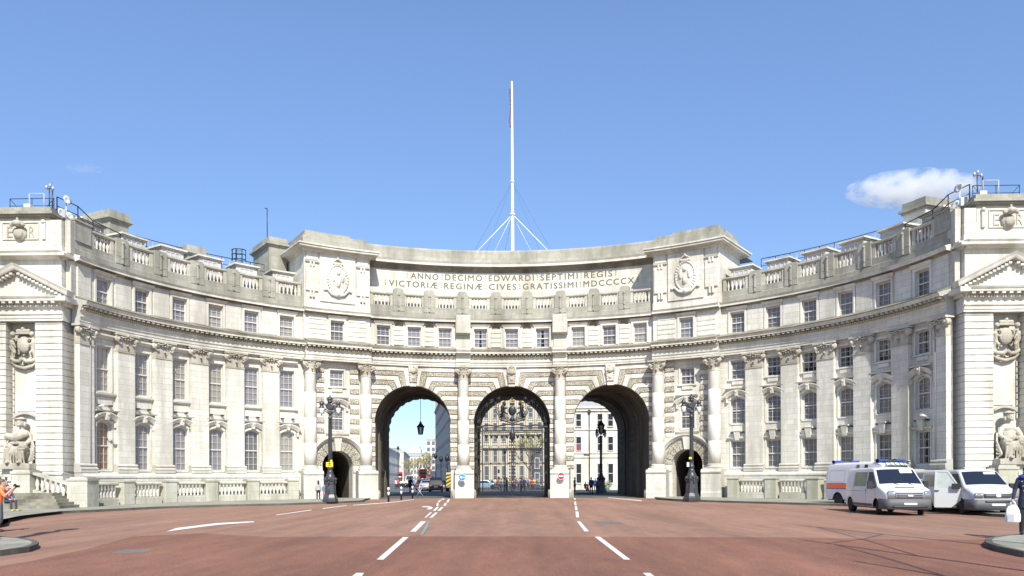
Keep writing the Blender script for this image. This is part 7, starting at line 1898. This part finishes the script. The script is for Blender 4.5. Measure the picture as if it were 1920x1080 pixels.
# centre: ornate pale stone block behind the gate
a_, b_ = at(885, 172), at(1040, 168)
cols = [1.4 + 2.05 * i for i in range(9)]
cb, L_ = building("stone_office_block", "ornate pale stone block with arched ground openings seen through the gate", a_, b_, 21, 14, M['portland_far'],
    [(0.1, 4.4), (5.4, 8.4), (10.0, 11.6), (12.6, 14.2), (15.4, 17.4), (18.4, 20.0)], cols, .85, bands=(4.9, 9.2, 12.0, 14.7, 17.8), wmat='pane_grey', arch_rows=(0,))
m = MB()
for i in range(10): x_ = .4 + 2.05 * i; m.box(x_ - .22, x_ + .22, -.3, 0, 5.2, 9.2); m.box(x_ - .3, x_ + .3, -.36, 0, 9.0, 9.2); m.box(x_ - .2, x_ + .2, -.2, 0, 12.3, 17.8)
m.build("pilaster_strips", M['portland_far'], cb)
a_, b_ = at(1000, 150), at(1013, 150)
building("shop_building", "narrow slate-blue shop building behind the right gate leaf", a_, b_, 7.2, 5, plain("slate_blue_wall", (.07, .08, .11), .6, noise=.2), [(.4, 2.6), (3.6, 5.6)], [.75], .8, wmat='pane_grey', frame=True, roof_h=.5)
# left: grey facade receding along the street
a_, b_ = at(817, 205), at(858, 118)
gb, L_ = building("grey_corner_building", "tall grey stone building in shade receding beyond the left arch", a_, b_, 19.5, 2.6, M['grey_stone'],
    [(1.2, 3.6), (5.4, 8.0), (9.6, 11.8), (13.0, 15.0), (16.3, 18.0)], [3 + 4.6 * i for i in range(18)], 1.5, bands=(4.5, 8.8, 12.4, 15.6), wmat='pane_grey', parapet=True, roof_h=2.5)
m = MB()
for i in range(12): m.cbox(1.5 + 8 * i, 3.0 + 8 * i, -.1, 1.0, 19.8, 22.4, .1)
m.build("roof_dormer", M['grey_stone'], gb)
a_, b_ = at(799, 410), at(818, 410)
building("white_tower_block", "plain white modern tower block beyond the left arch", a_, b_, 23, 9, M['far_pale'], [(3 + 3.4 * i, 5 + 3.4 * i) for i in range(6)], [1.4, 4.0], 1.6, wmat='pane_grey', frame=False, roof_h=.3)
a_, b_ = at(752, 390), at(803, 390)
pb, L_ = building("domed_palace_block", "long pale stone block with many windows ending the far street", a_, b_, 13.6, 12, M['far_pale'], [(1 + 3.1 * i, 2.9 + 3.1 * i) for i in range(4)], [1 + 1.55 * i for i in range(9)], .8, wmat='pane_grey', frame=False, roof_h=1.2)
m = MB(); m.box(4.2, 10, 2, 8, 14.4, 17.2); m.box(5, 9.3, 2.5, 7.5, 17.2, 18.6); m.build("roof_storey", M['far_pale'], pb)
a_, b_ = at(722, 230), at(757, 330)
lb, L_ = building("white_terrace", "white terrace facade receding along the far street's left side", a_, b_, 11.5, 10, M['stucco'], [(1, 3), (4.2, 6.2), (7.4, 9.2)], [3 + 4.2 * i for i in range(23)], 1.3, wmat='pane_grey', bands=(3.6, 6.9), frame=False)
a_, b_ = at(757, 300), at(768, 380)
building("pale_terrace", "second pale terrace beyond the white terrace", a_, b_, 12.5, 10, M['far_pale'], [(1, 3), (4.2, 6.2), (7.6, 9.6)], [3 + 5 * i for i in range(12)], 1.4, wmat='pane_grey', frame=False)
a_, b_ = at(806, 215), at(822, 215)
building("white_kiosk", "low white kiosk behind the traffic light", a_, b_, 3.4, 3, M['stucco'], [(.8, 2.4)], [.8, 1.7], .5, wmat='pane_grey', frame=False, roof_h=.2)

# bare street trees
M['bark'] = plain("pale_bark", (.20, .17, .12), .9, noise=.3, scale=5); M['bud'] = plain("spring_buds", (.32, .30, .12), .8, noise=.3, scale=3)
def bare_tree(label, loc, h, seed, leaf=300, group="bare street trees beyond the left arch"):
    random.seed(seed); t = thing("bare_tree", label, "tree", loc, 0, group); m = MB(); tips = []
    def br(p, d, l, r, lev):
        q = p + d * l * .5 + Vector((random.uniform(-.06, .06), random.uniform(-.06, .06), 0)) * l; e = q + (d + Vector((random.uniform(-.2, .2), random.uniform(-.2, .2), .08))).normalized() * l * .5
        m.tube([tuple(p), tuple(q), tuple(e)], [r, r * .8, r * .6], 5 if lev < 2 else 3, caps=False)
        if lev >= 2: tips.append((q, e))
        if lev < 4:
            for k in range(3 if lev else 5):
                a = random.uniform(0, 6.28); s_ = random.uniform(.45, .8); n_ = (d + Vector((cos(a) * s_, sin(a) * s_, random.uniform(.0, .3)))).normalized(); br(e if k % 2 == 0 else q.lerp(e, .5), n_, l * random.uniform(.6, .78), r * .5, lev + 1)
    br(Vector((0, 0, 0)), Vector((0, 0, 1)), h * .34, h * .022, 0); m.build("trunk", M['bark'], t)
    f = MB()
    for k in range(leaf):
        a, b = random.choice(tips); p = a.lerp(b, random.random()) + Vector((random.gauss(0, .12), random.gauss(0, .12), random.gauss(0, .12)))
        s_ = h * .011; q = Vector((random.uniform(-1, 1), random.uniform(-1, 1), random.uniform(-1, 1))).normalized() * s_; r_ = q.orthogonal().normalized() * s_ * .7; f.poly([tuple(p - q), tuple(p + r_), tuple(p + q), tuple(p - r_)])
    f.build("crown", M['bud'], t); return t
bare_tree("budding street tree at the left of the far street", at(771, 240), 9.0, 1, 900); bare_tree("budding street tree in the middle of the far street", at(785, 225), 9.5, 2, 900)
bare_tree("greener budding tree nearest the grey facade", at(801, 200), 9.5, 3, 1300); bare_tree("small bare tree between the far terraces", at(763, 290), 9.5, 4, 600)
bare_tree("bare tree behind the right gate leaf in front of the stone block", at(993, 128), 11.0, 5, 1100, None)
# =================================================================== unseen masts and cables, added for shadow lines a gantry casts on the tarmac
MASTS = []
def cable(label, i, j, z0, z1):
    a, b = MASTS[i], MASTS[j]; t = thing('shadow_cable', label, 'cable', (a[0], a[1], z0)); m = MB(); m.tube([(0, 0, 0), ((b[0] - a[0]) / 2, (b[1] - a[1]) / 2, (z1 - z0) / 2 - .2), (b[0] - a[0], b[1] - a[1], z1 - z0)], .03, 5); m.build('wire', M['iron'], t)
def mast(label, tip, h, stays=()):
    a = radians(SUN_AZ); L_ = h / math.tan(radians(SUN_EL)); bx, by = tip[0] + L_ * sin(a), tip[1] - L_ * cos(a); MASTS.append((bx, by))
    t = thing("mast", label, "mast", (bx, by, 0)); m = MB(); m.lathe([(.07, 0), (.06, h * .5), (.04, h)], (0, 0, 0), 8); m.build("pole", M['lamp_iron'], t)
    for i, (dx, dy, z) in enumerate(stays): m = MB(); m.tube([(0, 0, z), (dx, dy, 0)], .022, 4); m.build("stay", M['iron'], t)
mast("tall thin mast added out of view to cast a shadow across the road", ground_pt(1500, 985), 9.5)
mast("mast added out of view to cast crossed shadow lines", ground_pt(1500, 1012), 9.0)
mast("second mast added out of view to cast crossed shadow lines", ground_pt(1600, 1052), 8.2)
cable("slack cable added between unseen masts for its shadow line", 0, 1, 8.6, 5.0); cable("second added cable crossing the first out of view for shadow lines", 0, 1, 5.6, 7.9); cable("third cable added out of view for its shadow line", 1, 2, 7.6, 6.0)
# a small fair-weather cloud
cm, cnt_, cb_ = newmat("cloud_vapour"); cnt_.nodes.remove(cb_); L = cnt_.links.new
pv = N(cnt_, "ShaderNodeVolumePrincipled"); pv.inputs["Color"].default_value = (1, 1, 1, 1); pv.inputs["Anisotropy"].default_value = .3
tc = N(cnt_, "ShaderNodeTexCoord"); nz = N(cnt_, "ShaderNodeTexNoise"); nz.inputs["Scale"].default_value = 1.9; nz.inputs["Detail"].default_value = 7; nz.inputs["Roughness"].default_value = .62
ln = N(cnt_, "ShaderNodeVectorMath", operation='LENGTH'); sb_ = N(cnt_, "ShaderNodeMath", operation='MULTIPLY_ADD'); sb_.inputs[1].default_value = -1.0; sb_.inputs[2].default_value = 1.0
mp_ = N(cnt_, "ShaderNodeMapping"); mp_.inputs["Scale"].default_value = (2.2, 1.0, 1.0)
ad = N(cnt_, "ShaderNodeMath", operation='MULTIPLY_ADD'); ad.inputs[1].default_value = 3.4; ad.inputs[2].default_value = -1.75
s2 = N(cnt_, "ShaderNodeMath", operation='ADD'); cl = N(cnt_, "ShaderNodeMath", operation='MULTIPLY', use_clamp=False); cl.inputs[1].default_value = .075
mxm = N(cnt_, "ShaderNodeMath", operation='MAXIMUM'); mxm.inputs[1].default_value = 0
L(tc.outputs["Object"], ln.inputs[0]); L(ln.outputs["Value"], sb_.inputs[0]); L(tc.outputs["Object"], mp_.inputs[0]); L(mp_.outputs[0], nz.inputs["Vector"]); L(nz.outputs[0], ad.inputs[0]); L(ad.outputs[0], s2.inputs[0]); L(sb_.outputs[0], s2.inputs[1]); L(s2.outputs[0], mxm.inputs[0]); L(mxm.outputs[0], cl.inputs[0]); L(cl.outputs[0], pv.inputs["Density"]); L(pv.outputs[0], cnt_.nodes["Material Output"].inputs["Volume"])
m = MB(); m.ball((0, 0, 0), 1.0, 24, 14)
x, y, _ = at(1716, 1500); cl_ = m.build("cloud", cm); cl_.location = (x, y, zat(1712, 355, 1500)); cl_.scale = (138, 70, 34); cl_["kind"] = "structure"

c2 = cl_.copy(); c2.data = cl_.data.copy(); cm2 = cm.copy(); c2.data.materials[0] = cm2; [setattr(n_.inputs[1], 'default_value', .012) for n_ in cm2.node_tree.nodes if n_.type == 'MATH' and n_.operation == 'MULTIPLY']; COL.objects.link(c2); x, y, _ = at(158, 1700); c2.location = (x, y, zat(158, 316, 1700)); c2.scale = (52, 30, 9)
